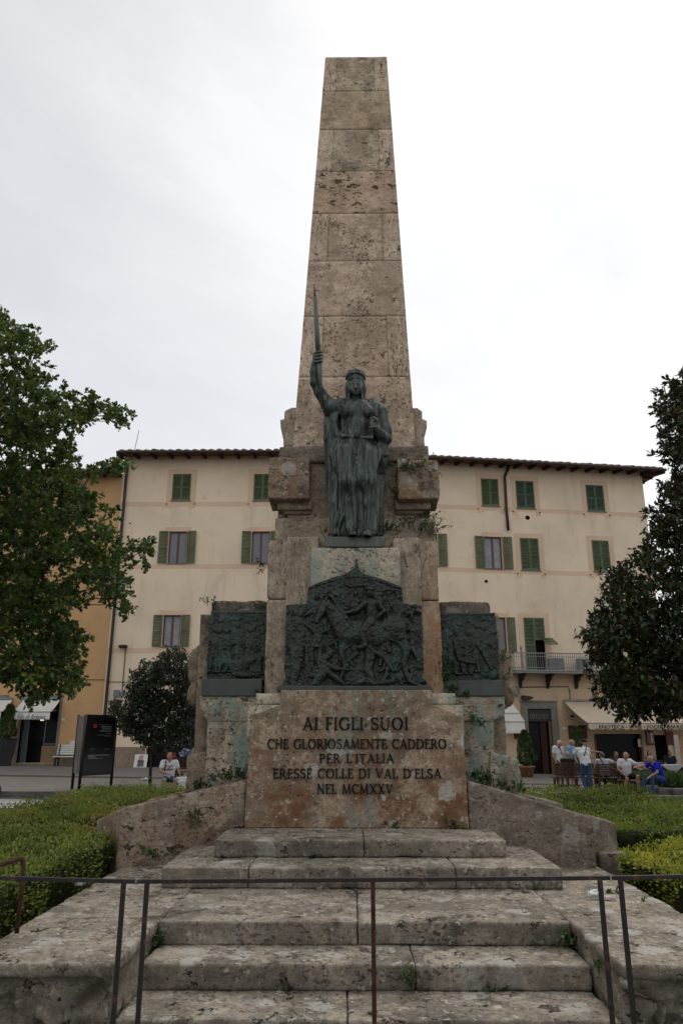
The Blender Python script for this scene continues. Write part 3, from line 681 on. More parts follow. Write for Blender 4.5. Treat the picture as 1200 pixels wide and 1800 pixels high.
# --- obelisk: eight courses, alternate ones in three stones
OZ0 = Z(784, 10.2) - .01
yc = [785, 663, 556, 459, 375.5, 301.5, 228, 160.5, 100]
cx0 = X(622, 785, 10.5); cx1 = X(625.5, 100, 10.9); hw0, hw1 = .935, .572; yo = 10.5 + .935
def front_y(z): f = (z - OZ0) / 8.09; return yo - (hw0 + (hw1 - hw0) * f)
def z_on_front(py):
    z = 8.
    for _ in range(30): z = Z(py, front_y(z))
    return z
zc = [OZ0] + [z_on_front(p) for p in yc[1:]]; OZ1 = zc[-1]
def owarp(V):
    f = (V[:, 2:3] - OZ0) / (OZ1 - OZ0); hw = hw0 + (hw1 - hw0) * f; cx = cx0 + (cx1 - cx0) * f
    return np.concatenate([cx + V[:, 0:1] * hw, yo + V[:, 1:2] * hw, V[:, 2:3]], 1)
omats = ['obelisk', 'obelisk', 'obelisk', 'obelisk', 'obelisk_rust', 'obelisk_rust', 'obelisk_warm', 'obelisk_top']
for i in range(8):
    z0, z1 = zc[i] + .0005, zc[i + 1] - .0005
    tri = i in (1, 3, 5, 7)
    m_ = [M['obelisk'], M['obelisk'], M['obelisk'], M['obelisk'], M['obelisk_rust'], M['obelisk_top'], M['obelisk_warm'], M['obelisk_top']][i]
    if tri:
        e1 = (-.60 if i < 6 else -.62); e2 = (.62 if i < 6 else .58)
        b0 = [(e1 + .002, e2 - .002, -1 + .003, 1, z0, z1)]
        bs = [(-1, e1, -1, 1, z0, z1), (e2, 1, -1, 1, z0, z1)]
        o = blocks('stone_course', b0, m_, mon, warp=owarp, res=.05, r=.002, amp=.003, chip=.006, seed=110 + i)
        o2 = blocks('quoin_stone', bs, M['obelisk_vert'], mon, warp=owarp, res=.05, r=.002, amp=.003, chip=.012, seed=130 + i)
    else:
        blocks('stone_course', [(-1, 1, -1, 1, z0, z1)], m_, mon, warp=owarp, res=.05, r=.002, amp=.003, chip=.012, seed=110 + i)

# ================================================================ inscription: roman capitals with serifs
def arcp(cx, cy, rx, ry, a0, a1, n=12): return [(cx + rx * cos(radians(a0 + (a1 - a0) * i / n)), cy + ry * sin(radians(a0 + (a1 - a0) * i / n))) for i in range(n + 1)]
TK, TN = .155, .078
def S_(x, t=TN, w=.12, y=0): return [([(x - w, y + .02), (x + w, y + .02)], .045)]
G = {}
def stem_(x, t=TK): return [([(x, 0), (x, 1)], t)] + S_(x, w=.13) + S_(x, w=.13, y=.96)
G['I'] = (.30, stem_(.15))
G['L'] = (.60, stem_(.15) + [([(.15, .03), (.56, .03)], TN), ([(.56, .0), (.57, .22)], TN)])
G['E'] = (.62, stem_(.15) + [([(.15, .03), (.56, .03)], TN), ([(.57, 0), (.58, .2)], TN), ([(.15, .97), (.54, .97)], TN), ([(.54, 1), (.54, .8)], TN), ([(.15, .52), (.45, .52)], TN), ([(.45, .44), (.45, .6)], TN)])
G['F'] = (.58, stem_(.15) + [([(.15, .97), (.54, .97)], TN), ([(.54, 1), (.54, .8)], TN), ([(.15, .52), (.45, .52)], TN), ([(.45, .44), (.45, .6)], TN)])
G['A'] = (.86, [([(.10, 0), (.43, 1)], TN), ([(.43, 1), (.76, 0)], TK), ([(.22, .34), (.64, .34)], TN)] + S_(.10, w=.1) + S_(.76, w=.12))
G['V'] = (.84, [([(.10, 1), (.43, 0)], TK), ([(.43, 0), (.76, 1)], TN)] + S_(.10, w=.12, y=.96) + S_(.76, w=.1, y=.96))
G['X'] = (.84, [([(.12, 1), (.72, 0)], TK), ([(.12, 0), (.72, 1)], TN)] + S_(.12, w=.11, y=.96) + S_(.72, w=.1, y=.96) + S_(.12, w=.1) + S_(.72, w=.12))
G['H'] = (.86, stem_(.15) + stem_(.71) + [([(.15, .52), (.71, .52)], TN)])
G['N'] = (.88, [([(.15, 0), (.15, 1)], TN), ([(.12, 1), (.74, 0)], TK), ([(.74, 0), (.74, 1)], TN)] + S_(.15, w=.11) + S_(.13, w=.11, y=.96) + S_(.74, w=.11, y=.96))
G['M'] = (1.02, [([(.12, 0), (.17, 1)], TN), ([(.17, 1), (.51, .05)], TK), ([(.51, .05), (.85, 1)], TN), ([(.85, 1), (.90, 0)], TK)] + S_(.12, w=.1) + S_(.90, w=.12))
G['T'] = (.74, [([(.37, 0), (.37, 1)], TK), ([(.04, .97), (.70, .97)], TN), ([(.05, 1), (.05, .8)], TN), ([(.69, 1), (.69, .8)], TN)] + S_(.37, w=.13))
G['U'] = (.86, [([(.15, 1), (.15, .34)] + arcp(.43, .34, .28, .32, 180, 270, 6), .13), (arcp(.43, .34, .28, .32, 270, 360, 6) + [(.71, 1)], TN)] + S_(.15, w=.13, y=.96) + S_(.71, w=.11, y=.96))
G['O'] = (.96, [(arcp(.47, .5, .38, .48, 60, 120), TN), (arcp(.47, .5, .38, .48, 120, 240), TK), (arcp(.47, .5, .38, .48, 240, 300), TN), (arcp(.47, .5, .38, .48, -60, 60), TK)])
G['C'] = (.84, [(arcp(.48, .5, .39, .48, 45, 110), TN), (arcp(.48, .5, .39, .48, 110, 250), TK), (arcp(.48, .5, .39, .48, 250, 318), TN), ([(.77, .70), (.77, .98)], TN)])
G['G'] = (.92, [(arcp(.48, .5, .39, .48, 45, 110), TN), (arcp(.48, .5, .39, .48, 110, 250), TK), (arcp(.48, .5, .39, .48, 250, 318), TN), ([(.77, .72), (.77, .98)], TN), ([(.78, .08), (.78, .45)], TK), ([(.64, .45), (.90, .45)], TN)])
G['D'] = (.90, stem_(.15) + [([(.15, .97), (.40, .97)] + arcp(.40, .5, .40, .47, 90, 60, 3), TN), (arcp(.40, .5, .40, .47, 62, -62), TK), (arcp(.40, .5, .40, .47, -60, -90, 3) + [(.15, .03)], TN)])
G['P'] = (.68, stem_(.15) + [([(.15, .97), (.34, .97)], TN), (arcp(.34, .72, .24, .25, 90, -90), .11), ([(.34, .47), (.15, .47)], TN)])
G['R'] = (.80, G['P'][1] + [([(.36, .47), (.72, .02)], TK)] + S_(.72, w=.1))
G['S'] = (.64, [(arcp(.31, .74, .22, .24, 30, 130), TN), (arcp(.31, .74, .22, .24, 130, 250) + arcp(.33, .26, .24, .24, 70, -60), .12), (arcp(.33, .26, .24, .24, -60, -160), TN), ([(.52, .78), (.53, .97)], TN), ([(.08, .05), (.08, .26)], TN)])
G["'"] = (.20, [([(.08, .98), (.06, .76)], .09)])
G['&'] = (.9, [(arcp(.36, .77, .17, .2, -60, 240), TN), ([(.24, .6), (.78, .02)], TK), (arcp(.34, .25, .24, .24, 120, 330), TN), ([(.56, .14), (.74, .46)], TN)])
G[' '] = (.42, [])
def text_mesh(mb, text, x0, x1, zb, h, Y, depth=.012, M_=None, track=.09):
    adv = [G[c][0] + track for c in text]; tot = sum(adv) - track; sx = (x1 - x0) / tot
    x = x0
    for c, a in zip(text, adv):
        for pts, w in G[c][1]:
            ww = w * min(sx, h)
            for i in range(len(pts) - 1):
                p = Vector((x + pts[i][0] * sx, Y, zb + pts[i][1] * h)); q_ = Vector((x + pts[i + 1][0] * sx, Y, zb + pts[i + 1][1] * h))
                dd = (q_ - p)
                if dd.length < 1e-6: continue
                dn = dd.normalized() * ww * .12
                A_, B_ = p - dn, q_ + dn
                if M_ is not None: A_, B_ = M_ @ A_, M_ @ B_
                up = Vector((0, 1, 0)) if M_ is None else (M_.to_3x3() @ Vector((0, 1, 0)))
                mb.bar(A_, B_, ww, depth, up=up)
        x += a * sx
    return mb
lines = [("AI FIGLI SUOI", 532, 717, 1261, 1283, .10), ("CHE GLORIOSAMENTE CADDERO", 470, 784, 1299, 1316, .08), ("PER L'ITALIA", 561, 692, 1325, 1341, .10),
         ("ERESSE COLLE DI VAL D'ELSA", 480, 775, 1351, 1368, .10), ("NEL MCMXXV", 557, 690, 1378, 1395, .10)]
for t_, xa, xb, y0, y1, tr in lines:
    ym = (y0 + y1) / 2; X0, X1 = X(xa, ym, YT), X(xb, ym, YT); adv = [G[c][0] + tr for c in t_]; sx = (X1 - X0) / (sum(adv) - tr); x = X0
    for w_ in t_.split(' '):
        ww = sum(G[c][0] + tr for c in w_) - tr; mb = MB()
        text_mesh(mb, w_, x, x + ww * sx, Z(y1, YT), Z(y0, YT) - Z(y1, YT), YT - .010, .022, track=tr); mb.build('inscribed_word', M['letter'], mon)
        x += (ww + tr + G[' '][0] + tr) * sx
# ================================================================ bronze reliefs (height fields modelled stroke by stroke)
class HF:
    def __init__(s, x0, x1, y0, y1, st):
        s.px = np.arange(x0, x1 + st, st); s.py = np.arange(y0, y1 + st, st); s.X, s.Y = np.meshgrid(s.px, s.py, indexing='ij'); s.h = np.zeros_like(s.X)
    def cap(s, a, b, ra, rb=None, H=.05, soft=.008, base=0.):
        rb = ra if rb is None else rb; ab = np.array(b, float) - a; L = max(ab @ ab, 1e-6)
        t = np.clip(((s.X - a[0]) * ab[0] + (s.Y - a[1]) * ab[1]) / L, 0, 1); d = np.hypot(s.X - a[0] - t * ab[0], s.Y - a[1] - t * ab[1]) / (ra + t * (rb - ra))
        z = base + H * np.sqrt(np.clip(1 - d * d, 0, 1)); z = np.where(d < 1, z, -1)
        m = z > s.h; s.h = np.where(m, z, s.h); return s
    def chain(s, pts, rs, H, base=0.):
        for i in range(len(pts) - 1): s.cap(pts[i], pts[i + 1], rs[i], rs[i + 1], H, base=base)
        return s
    def ell(s, c, r, ang=0, H=.05, base=0.):
        dx, dy = s.X - c[0], s.Y - c[1]; ca, sa = cos(ang), sin(ang); u = (dx * ca + dy * sa) / r[0]; v = (-dx * sa + dy * ca) / r[1]; d = u * u + v * v
        z = np.where(d < 1, base + H * np.sqrt(np.clip(1 - d, 0, 1)), -1); s.h = np.maximum(s.h, z); return s
    def man(s, x, yf, h, H=.05, lean=0., base=0., arm=None, arm2=None, robe=False, rnd=None):
        """standing figure: foot at (x,yf), h px tall"""
        r = rnd or random.Random(int(x * 7 + yf)); u = h / 7.5
        hip = (x + lean * h * .5, yf - h * .52); sh = (x + lean * h * .82, yf - h * .82); hd = (x + lean * h * .95 + r.uniform(-.2, .2) * u, yf - h * .93)
        if robe: s.cap(hip, (x, yf), u * .75, u * 1.05, H * .8, base=base)
        for k in (-1, 1):
            kn = (x + k * u * .45 + r.uniform(-.3, .3) * u, yf - h * .27); ft = (x + k * u * .5, yf)
            s.chain([hip, kn, ft, (ft[0] + r.choice((-1, 1)) * u * .5, yf + u * .1)], [u * .55, u * .40, u * .26, u * .2], H * .9, base)
            el = (sh[0] + k * u * 1.0, sh[1] + u * 1.4); hn = (el[0] + r.uniform(-1, .8) * u * k, el[1] + r.uniform(-1.2, 1.1) * u)
            if k < 0 and arm: el = ((sh[0] + arm[0]) / 2, (sh[1] + arm[1]) / 2 + u * .3); hn = arm
            if k > 0 and arm2: el = ((sh[0] + arm2[0]) / 2, (sh[1] + arm2[1]) / 2 + u * .3); hn = arm2
            s.chain([(sh[0] + k * u * .75, sh[1] + u * .15), el, hn], [u * .36, u * .30, u * .22], H * .95, base + H * .1)
        s.cap((sh[0], sh[1] + u * .4), hip, u * .95, u * .62, H, base=base)
        s.ell(hd, (u * .42, u * .52), 0, H * 1.05, base + H * .15); s.ell((hd[0], hd[1] - u * .18), (u * .5, u * .4), 0, H * .9, base + H * .2)
        return s
    def folds(s, reg, amp, wl, ang=0., seed=0):
        """engraved drapery / texture only where the relief is raised"""
        u = s.X * cos(ang) + s.Y * sin(ang); n = fbm(np.stack([s.X * .03, s.Y * .02, 0 * s.X + seed], -1), 3, seed)
        s.h += np.where((s.h > reg), amp * np.sin(2 * pi * (u / wl + n * 1.6)), 0); return s
    def build(s, name, Y, mat, parent, inside, back=.06, smooth_it=2, taper=None):
        h = s.h.copy() * .62
        for _ in range(smooth_it):
            p = np.pad(h, 1, mode='edge'); h = .5 * h + .125 * (p[:-2, 1:-1] + p[2:, 1:-1] + p[1:-1, :-2] + p[1:-1, 2:])
        ins = inside(s.X, s.Y); h = np.where(ins, h, -back)
        rx = (s.X - 600) / FPX; ry = (900 - s.Y) / FPX
        D = np.array(RX)[None, None] * rx[..., None] + np.array(UPV)[None, None] * ry[..., None] + np.array(FWD)
        W = np.array(CAMP) + D * (Y / D[..., 1])[..., None]; W[..., 1] -= h
        keep = ins.copy(); keep[1:] |= ins[:-1]; keep[:-1] |= ins[1:]; keep[:, 1:] |= ins[:, :-1]; keep[:, :-1] |= ins[:, 1:]
        ids = -np.ones(h.shape, int); ids[keep] = np.arange(keep.sum())
        q = np.stack([ids[:-1, :-1], ids[:-1, 1:], ids[1:, 1:], ids[1:, :-1]], -1).reshape(-1, 4); q = q[(q >= 0).all(1)]
        return obj(name, mesh_np(name, W[keep], q, mat, smooth=True), parent)
def poly_inside(pts):
    pts = np.array(pts, float)
    def f(X_, Y_):
        c = np.zeros(X_.shape, bool); j = len(pts) - 1
        for i in range(len(pts)):
            xi, yi = pts[i]; xj, yj = pts[j]
            if yi != yj: c ^= ((yi > Y_) != (yj > Y_)) & (X_ < (xj - xi) * (Y_ - yi) / (yj - yi) + xi)
            j = i
        return c
    return f
def tex(hf, a, sc, seed): hf.h += a * fbm(np.stack([hf.X * sc, hf.Y * sc, 0 * hf.X], -1), 5, seed, .6); return hf

# --- the great central relief: mounted commander, soldiers, the fallen
H = HF(480, 768, 978, 1216, .62); rr = random.Random(4)
step_c = np.where((H.X > 540 - (H.Y - 1035) * .03) & (H.X < 707 + (H.Y - 1035) * .05), .07, 0.)
H.h = step_c + .0
arch = 1036 - 26 * np.sqrt(np.clip(1 - ((H.X - 624) / 92) ** 2, 0, 1)); arch = 1036 - 24 * np.clip(1 - np.abs((H.X - 624) / 86) ** 1.6, 0, 1)
H.h = np.where((H.Y < arch + 4) & (H.X > 538) & (H.X < 709), H.h + .02, H.h)
b = .07
for x in (553, 566, 580, 596, 610, 690, 702, 676): H.man(x + rr.uniform(-2, 2), 1112, 70 + rr.uniform(-6, 4), .035, rr.uniform(-.12, .12), b)
for x in (508, 521, 533): H.man(x, 1168, 96 + rr.uniform(-5, 5), .05, rr.uniform(-.04, .04), 0, robe=rr.random() < .5)
for x in (716, 728, 738): H.man(x, 1165, 92 + rr.uniform(-6, 4), .05, rr.uniform(-.04, .04), 0, robe=rr.random() < .5)
H.man(556, 1172, 100, .06, .05, b, arm=(574, 1090)); H.man(700, 1130, 84, .05, .1, b)
# winged victory and arms in the arch
H.chain([(662, 1050), (676, 1036), (700, 1040)], [6, 5, 2], .05, b); H.chain([(660, 1046), (646, 1030), (626, 1030)], [6, 5, 2], .05, b)
H.cap((655, 1040), (668, 1060), 6, 8, .06, base=b); H.ell((652, 1034), (4.5, 5), 0, .07, b)
for k in range(16):
    a = rr.uniform(0, 6.28); x = rr.uniform(560, 690); y = rr.uniform(1026, 1060); L_ = rr.uniform(8, 18); H.cap((x, y), (x + L_ * cos(a), y + L_ * .5 * sin(a)), rr.uniform(1.6, 3.4), 1.2, .04, base=b)
for k in range(12): H.ell((rr.uniform(552, 700), rr.uniform(1042, 1064)), (4, 4.6), 0, .05, b)
# horse
hb = b + .02
H.chain([(700, 1118), (714, 1142), (708, 1166), (716, 1196), (728, 1204)], [12, 8, 5, 4.2, 4], .08, hb)
H.chain([(682, 1122), (672, 1146), (684, 1168), (676, 1192), (668, 1200)], [11, 7, 5, 4, 4], .07, b)
H.chain([(606, 1122), (600, 1148), (606, 1172), (600, 1190)], [10, 6, 4.4, 4.5], .08, hb); H.chain([(620, 1124), (626, 1148), (612, 1162)], [9, 6, 4.5], .06, b)
H.ell((648, 1112), (54, 24), .05, .13, hb); H.ell((690, 1104), (25, 24), 0, .13, hb); H.ell((608, 1112), (22, 24), 0, .13, hb)
H.chain([(604, 1104), (588, 1078), (574, 1064)], [20, 15, 11], .12, hb); H.chain([(572, 1066), (562, 1082), (557, 1094)], [10, 7, 5], .13, hb); H.ell((574, 1055), (3, 6), .3, .14, hb)
H.chain([(712, 1092), (724, 1110), (722, 1136), (730, 1156)], [6, 6, 5, 2], .08, hb)
for k in range(7): H.cap((582 + k * 4, 1050 + k * 6), (592 + k * 5, 1062 + k * 7), 3, 2, .05, base=hb + .08)
# rider
H.chain([(650, 1094), (636, 1112), (640, 1136), (630, 1140)], [9, 8, 5.5, 4], .08, hb + .08)
H.cap((652, 1064), (654, 1092), 12, 11, .12, base=hb); H.cap((640, 1060), (666, 1062), 7, 7, .11, base=hb); H.ell((650, 1044), (6.5, 8), 0, .14, hb); H.ell((650, 1038), (8, 5), 0, .14, hb + .01)
H.chain([(642, 1062), (626, 1076), (606, 1080)], [5.5, 4.5, 3.5], .10, hb + .05); H.chain([(664, 1062), (674, 1076), (662, 1088)], [5.5, 4.5, 3.5], .10, hb + .05)
for k in range(70):
    a = rr.uniform(0, 6.28); x = rr.uniform(545, 735); y = rr.uniform(1050, 1195); L_ = rr.uniform(6, 20); z_ = rr.uniform(.02, .12); H.cap((x, y), (x + L_ * cos(a), y + L_ * sin(a)), rr.uniform(2, 5), 1.5, .04, base=b + z_ * (1 if 600 < x < 715 and 1085 < y < 1130 else .4))
# fallen and crouching men below
H.chain([(556, 1200), (572, 1178), (566, 1160), (580, 1150)], [8, 11, 9, 6], .10, b); H.chain([(566, 1164), (590, 1176), (612, 1178)], [6, 5, 3], .11, b); H.chain([(574, 1180), (596, 1196), (606, 1206)], [7, 6, 4], .10, b)
H.ell((552, 1204), (7, 6), 0, .11, b); H.chain([(618, 1206), (640, 1196), (660, 1202), (690, 1198)], [6, 8, 7, 5], .10, b); H.ell((612, 1202), (6, 6), 0, .11, b)
H.chain([(640, 1130), (652, 1150), (646, 1178), (656, 1196)], [9, 10, 8, 5], .09, b); H.ell((640, 1128), (7, 7), 0, .10, b); H.chain([(650, 1142), (674, 1156), (690, 1180)], [6, 5, 3], .10, b)
H.chain([(514, 1206), (520, 1180), (528, 1160)], [6, 8, 6], .08, 0); H.ell((530, 1154), (6, 6), 0, .09, 0)
for k in range(20): H.cap((rr.uniform(505, 745), rr.uniform(1186, 1206)), (rr.uniform(505, 745), rr.uniform(1190, 1206)), 2.5, 1.5, .05, base=b) if 0 else H.ell((rr.uniform(500, 745), rr.uniform(1196, 1208)), (rr.uniform(5, 14), rr.uniform(2, 5)), rr.uniform(-.3, .3), .05, .04)
H.folds(.09, .0012, 9, .35, 2); tex(H, .034, .09, 3); tex(H, .022, .28, 8); tex(H, .010, .9, 2)
base_m = H.Y > 1190 + 10 * np.clip((540 - H.X) / 60, 0, 1) * 0
H.h = np.where(H.Y > 1204, np.maximum(.10, H.h * .3 + .09), H.h)
ins = poly_inside([(488, 1216), (488, 1207), (497, 1203), (501, 1190), (499, 1178), (503, 1063), (540, 1061), (541, 1034), (560, 1025), (585, 1016), (608, 1010), (616, 1004), (623, 1000), (624.6, 983), (627, 982.5), (631.5, 1002), (634, 1006), (640, 1010), (665, 1017), (690, 1026), (706, 1034), (708, 1062), (741, 1064), (745, 1178), (743, 1190), (750, 1200), (758, 1207), (758, 1216)])
H.build('bronze_relief', 9.66, M['bronze_relief'], mon, ins, back=.09)
mb = MB(); mb.box(X(489, 1210, 9.6), X(757, 1210, 9.6), 9.50, 9.74, Tz1 - .004, Z(1206, 9.55)); mb.build('relief_ledge', M['bronze_relief'], mon, bevel=.01)
# --- side reliefs
def side(x0, x1, seed, sgn):
    H = HF(x0 - 4, x1 + 4, 1070, 1196, .6); r_ = random.Random(seed); n = 9
    for row, (yf, hh, b_) in enumerate(((1150, 58, 0.), (1182, 78, .01))):
        for k in range(n - row * 2):
            x = x0 + (k + .5) * (x1 - x0) / (n - row * 2) + r_.uniform(-3, 3)
            H.man(x, yf + r_.uniform(-3, 3), hh + r_.uniform(-7, 7), .042 if row else .028, r_.uniform(-.1, .1), b_, robe=r_.random() < .45, rnd=r_)
    for k in range(5):
        x = r_.uniform(x0 + 6, x1 - 6); H.cap((x, 1092 + r_.uniform(-5, 8)), (x + r_.uniform(-4, 4), 1150), 1.5, 1.5, .03)
    if sgn < 0: H.chain([(x0 + 28, 1164), (x0 + 50, 1172), (x0 + 78, 1160)], [8, 12, 7], .05, .02); H.ell((x0 + 58, 1186), (20, 6), .1, .06, .01)
    else: H.chain([(x0 + 26, 1130), (x0 + 34, 1160), (x0 + 60, 1166)], [4, 4, 3], .06, .03); H.chain([(x0 + 66, 1132), (x0 + 80, 1156), (x0 + 90, 1176)], [5, 4, 3], .06, .03)
    H.folds(.015, .0012, 6, .2, seed); tex(H, .022, .1, seed); tex(H, .016, .35, seed + 1)
    return H
YS = 10.12
HL = side(368, 470, 21, -1); HL.build('bronze_side_relief', YS, M['bronze_side'], mon, poly_inside([(371, 1077), (470, 1075), (470, 1196), (362, 1196), (364, 1170), (367, 1110)]), back=.22)
HR = side(772, 872, 33, 1); HR.build('bronze_side_relief', YS, M['bronze_side'], mon, poly_inside([(775, 1079), (870, 1082), (874, 1120), (878, 1170), (879, 1197), (775, 1197)]), back=.22)
for (a_, b_, c_, d_, nm) in ((354, 460, 1193, 1222, 0), (784, 885, 1196, 1226, 1)):
    x0_, x1_ = X(a_ if not nm else 776, 1207, YS - .12), X(b_ if not nm else d_ and 885, 1207, YS - .12)
    mb = MB(); mb.box(x0_, x1_, YS - .12, YS + .22, zb_side - .0 - .015, Z(c_, YS - .12)); mb.build('relief_plinth', M['bronze_relief'], mon, bevel=.012)
# thin top edges of the side plates
for a_, b_, y_ in ((371, 470, 1076), (775, 870, 1080)):
    mb = MB(); mb.box(X(a_, y_, YS), X(b_, y_, YS), YS - .012, YS + .22, Z(y_, YS) - .005, Z(y_, YS) + .02); mb.build('relief_top_edge', M['bronze_side'], mon)

# ================================================================ statue
YF = 9.93
def W(zx, zy, dy=0.):
    """a point on the figure, read off in the enlarged detail of the figure (3.6 x), dy towards the viewer"""
    p = P(500 + zx / 3.6, 480 + zy / 3.6, YF - dy); return np.array(p)
zt = ZPF                                            # top of the stone under the figure
pl = MB(); x0_, x1_ = X(572, 950, YF - .18), X(677, 950, YF - .18)
st = empty('bronze_statue', ((x0_ + x1_) / 2, YF, zt))
tag(st, 'dark green bronze robed woman raising a sword before the obelisk', 'statue')
Z0 = Z(941, YF - .25)
pl.box(x0_, x1_, YF - .20, YF + .38, zt + .004, Z0); pl.build('statue_base', M['bronze'], st, bevel=.018)
lo = (W(150, 850)[0] - .05, YF - .55, Z0 - .03); hi = (W(680, 850)[0] + .05, YF + .45, W(200, 480)[2] + .1)
S = SDF(lo, hi, .0125)
w2 = lambda zx, zy, dy=0.: W(zx, zy, dy)
# cloak behind: rows of wide flat forms
rows = [(850, 265, 600, .02), (950, 258, 630, -.02), (1050, 258, 650, -.06), (1200, 268, 640, -.10), (1350, 278, 625, -.12), (1500, 292, 612, -.12), (1650, 303, 612, -.12)]
for (ya, la, ra_, da), (yb, lb, rb_, db) in zip(rows[:-1], rows[1:]):
    for t in np.linspace(0, 1, 8):
        y = ya + (yb - ya) * t; l = la + (lb - la) * t; r_ = ra_ + (rb_ - ra_) * t; d = da + (db - da) * t
        m = (l + r_) / 2
        p0, p1 = w2(l + 12, y, d + .02), w2(m, y, d - .12); p2 = w2(r_ - 8, y, d + .02)
        S.cap(p0, p1, .045, .09, .03); S.cap(p1, p2, .09, .045, .03)
# skirt body
for y, cx, hw, dep, rad in ((1120, 445, 105, .10, .20), (1180, 445, 118, .10, .21), (1260, 447, 112, .09, .20), (1350, 452, 104, .12, .19), (1450, 455, 108, .13, .18), (1560, 455, 118, .14, .18), (1640, 455, 128, .13, .17)):
    S.ell(w2(cx, y, dep - .05), (abs(w2(cx + hw, y)[0] - w2(cx, y)[0]), rad, .16), .06)
# thighs, knees, shins pressing through the cloth
S.chain([w2(385, 1140, .18), w2(400, 1320, .31), w2(418, 1450, .25), w2(425, 1610, .24)], [.155, .125, .10, .085], .045)
S.chain([w2(520, 1140, .18), w2(522, 1310, .24), w2(538, 1450, .18), w2(548, 1620, .20)], [.155, .115, .09, .075], .07)
# feet and sandal
S.cap(w2(428, 1640, .18), w2(432, 1650, .36), .055, .045, .03); S.cap(w2(550, 1640, .16), w2(520, 1652, .30), .065, .06, .04)
for k in range(5): S.cap(w2(415 + k * 9, 1655, .36), w2(413 + k * 9, 1662, .41), .014, .011, .006)
# torso
S.ell(w2(455, 1060, .10), (.27, .17, .22), .06); S.ell(w2(460, 960, .10), (.25, .165, .20), .07); S.ell(w2(462, 880, .10), (.265, .17, .19), .07)
S.cap(w2(360, 835, .06), w2(555, 845, .06), .10, .10, .06)
S.ell(w2(405, 880, .215), (.105, .095, .095), .05); S.ell(w2(522, 880, .215), (.105, .095, .095), .05)
S.cap(w2(462, 850, .05), w2(450, 780, .07), .10, .078, .04)
# pectoral band and strip of the surcoat
S.cap(w2(365, 838, .20), w2(450, 830, .25), .018, .018, .01); S.cap(w2(450, 830, .25), w2(535, 838, .20), .018, .018, .01)
S.ell(w2(455, 1018, .29), (.05, .02, .055), .015); S.chain([w2(345, 1000, .10), w2(370, 1030, .24), w2(430, 1035, .28)], [.02, .028, .016], .015); S.chain([w2(585, 1000, .12), w2(550, 1040, .26), w2(480, 1040, .28)], [.02, .028, .016], .015); S.chain([w2(335, 1075, .10), w2(380, 1130, .27), w2(450, 1140, .28), w2(520, 1130, .27), w2(585, 1080, .12)], [.014, .02, .012, .02, .014], .015)
# hanging surcoat panel in front
for y0_, y1_, hw in ((1030, 1130, 26), (1130, 1260, 22)):
    S.cap(w2(452 - hw, y0_, .25), w2(450 - hw, y1_, .27), .03, .03, .03); S.cap(w2(452 + hw, y0_, .25), w2(450 + hw, y1_, .27), .03, .03, .03)
# overfold of the drapery at the hips
S.chain([w2(330, 1070, .08), w2(315, 1150, .12), w2(345, 1260, .22)], [.06, .06, .04], .04); S.chain([w2(580, 1060, .08), w2(590, 1150, .12), w2(560, 1250, .2)], [.06, .06, .04], .04)
# long falling folds
fr = random.Random(9)
for k in range(26):
    x = 310 + k * 11.6; t = fr.uniform(-8, 8); d = .22 - .0000065 * (x - 455) ** 2 * 1.4
    y0_ = fr.uniform(1130, 1300); S.chain([w2(x, y0_, d - .01), w2(x + t, (y0_ + 1640) / 2, d - .005), w2(x + t * 1.6, 1650, d - .0)], [.012, .026, .034], .012)
# diagonal folds between the legs and at the cloak's foot
for k in range(6):
    S.chain([w2(455 + k * 7, 1330 + k * 25, .16), w2(480 + k * 10, 1480 + k * 18, .18), w2(540 + k * 9, 1600 + k * 8, .12)], [.012, .022, .012], .02)
    S.chain([w2(300 + k * 8, 1440 + k * 28, .06), w2(345 + k * 6, 1560 + k * 14, .12), w2(400 - k * 2, 1640, .16)], [.012, .024, .018], .02)
# mantle thrown across the body from the left arm to the right hip, and swags under it
for k in range(6):
    S.chain([w2(600 - k * 6, 1075 + k * 16, .16), w2(540, 1130 + k * 20, .27), w2(455, 1180 + k * 30, .30), w2(385, 1290 + k * 40, .29), w2(345, 1420 + k * 40, .20)], [.016, .026, .030, .024, .014], .014)
S.chain([w2(470, 1260, .27), w2(462, 1400, .22), w2(478, 1560, .20), w2(500, 1645, .22)], [.02, .04, .045, .03], .03)
# cloak folds at both sides
for k in range(5):
    S.chain([w2(280 + k * 11, 900 + k * 14, .05), w2(284 + k * 10, 1250, .0), w2(308 + k * 8, 1650, -.02)], [.016, .026, .026], .018)
    S.chain([w2(630 - k * 11, 1080 + k * 10, .05), w2(612 - k * 10, 1350, .0), w2(606 - k * 8, 1650, -.02)], [.018, .026, .026], .018)
# raised right arm (viewer's left), sleeve fallen back
S.chain([w2(345, 850, .06), w2(290, 850, .10), w2(222, 755, .16)], [.115, .105, .078], .05)
S.chain([w2(222, 755, .16), w2(192, 690, .20), w2(185, 625, .24), w2(190, 575, .27)], [.078, .072, .056, .046], .03)
for k in range(5): S.chain([w2(255 + k * 12, 800 + k * 8, .15), w2(290 + k * 8, 870 + k * 16, .12), w2(300 + k * 7, 960 + k * 20, .10)], [.012, .022, .014], .02)
# sword hand: palm, four fingers round the blade, thumb
S.cap(w2(192, 570, .27), w2(200, 520, .29), .045, .05, .02)
for k in range(4):
    y = 500 + k * 20; S.chain([w2(190, y + 4, .30), w2(205, y, .355), w2(228, y - 3, .355), w2(240, y + 1, .31)], [.021, .020, .018, .016], .006)
S.chain([w2(198, 560, .29), w2(222, 556, .33), w2(236, 540, .34)], [.022, .020, .016], .008)
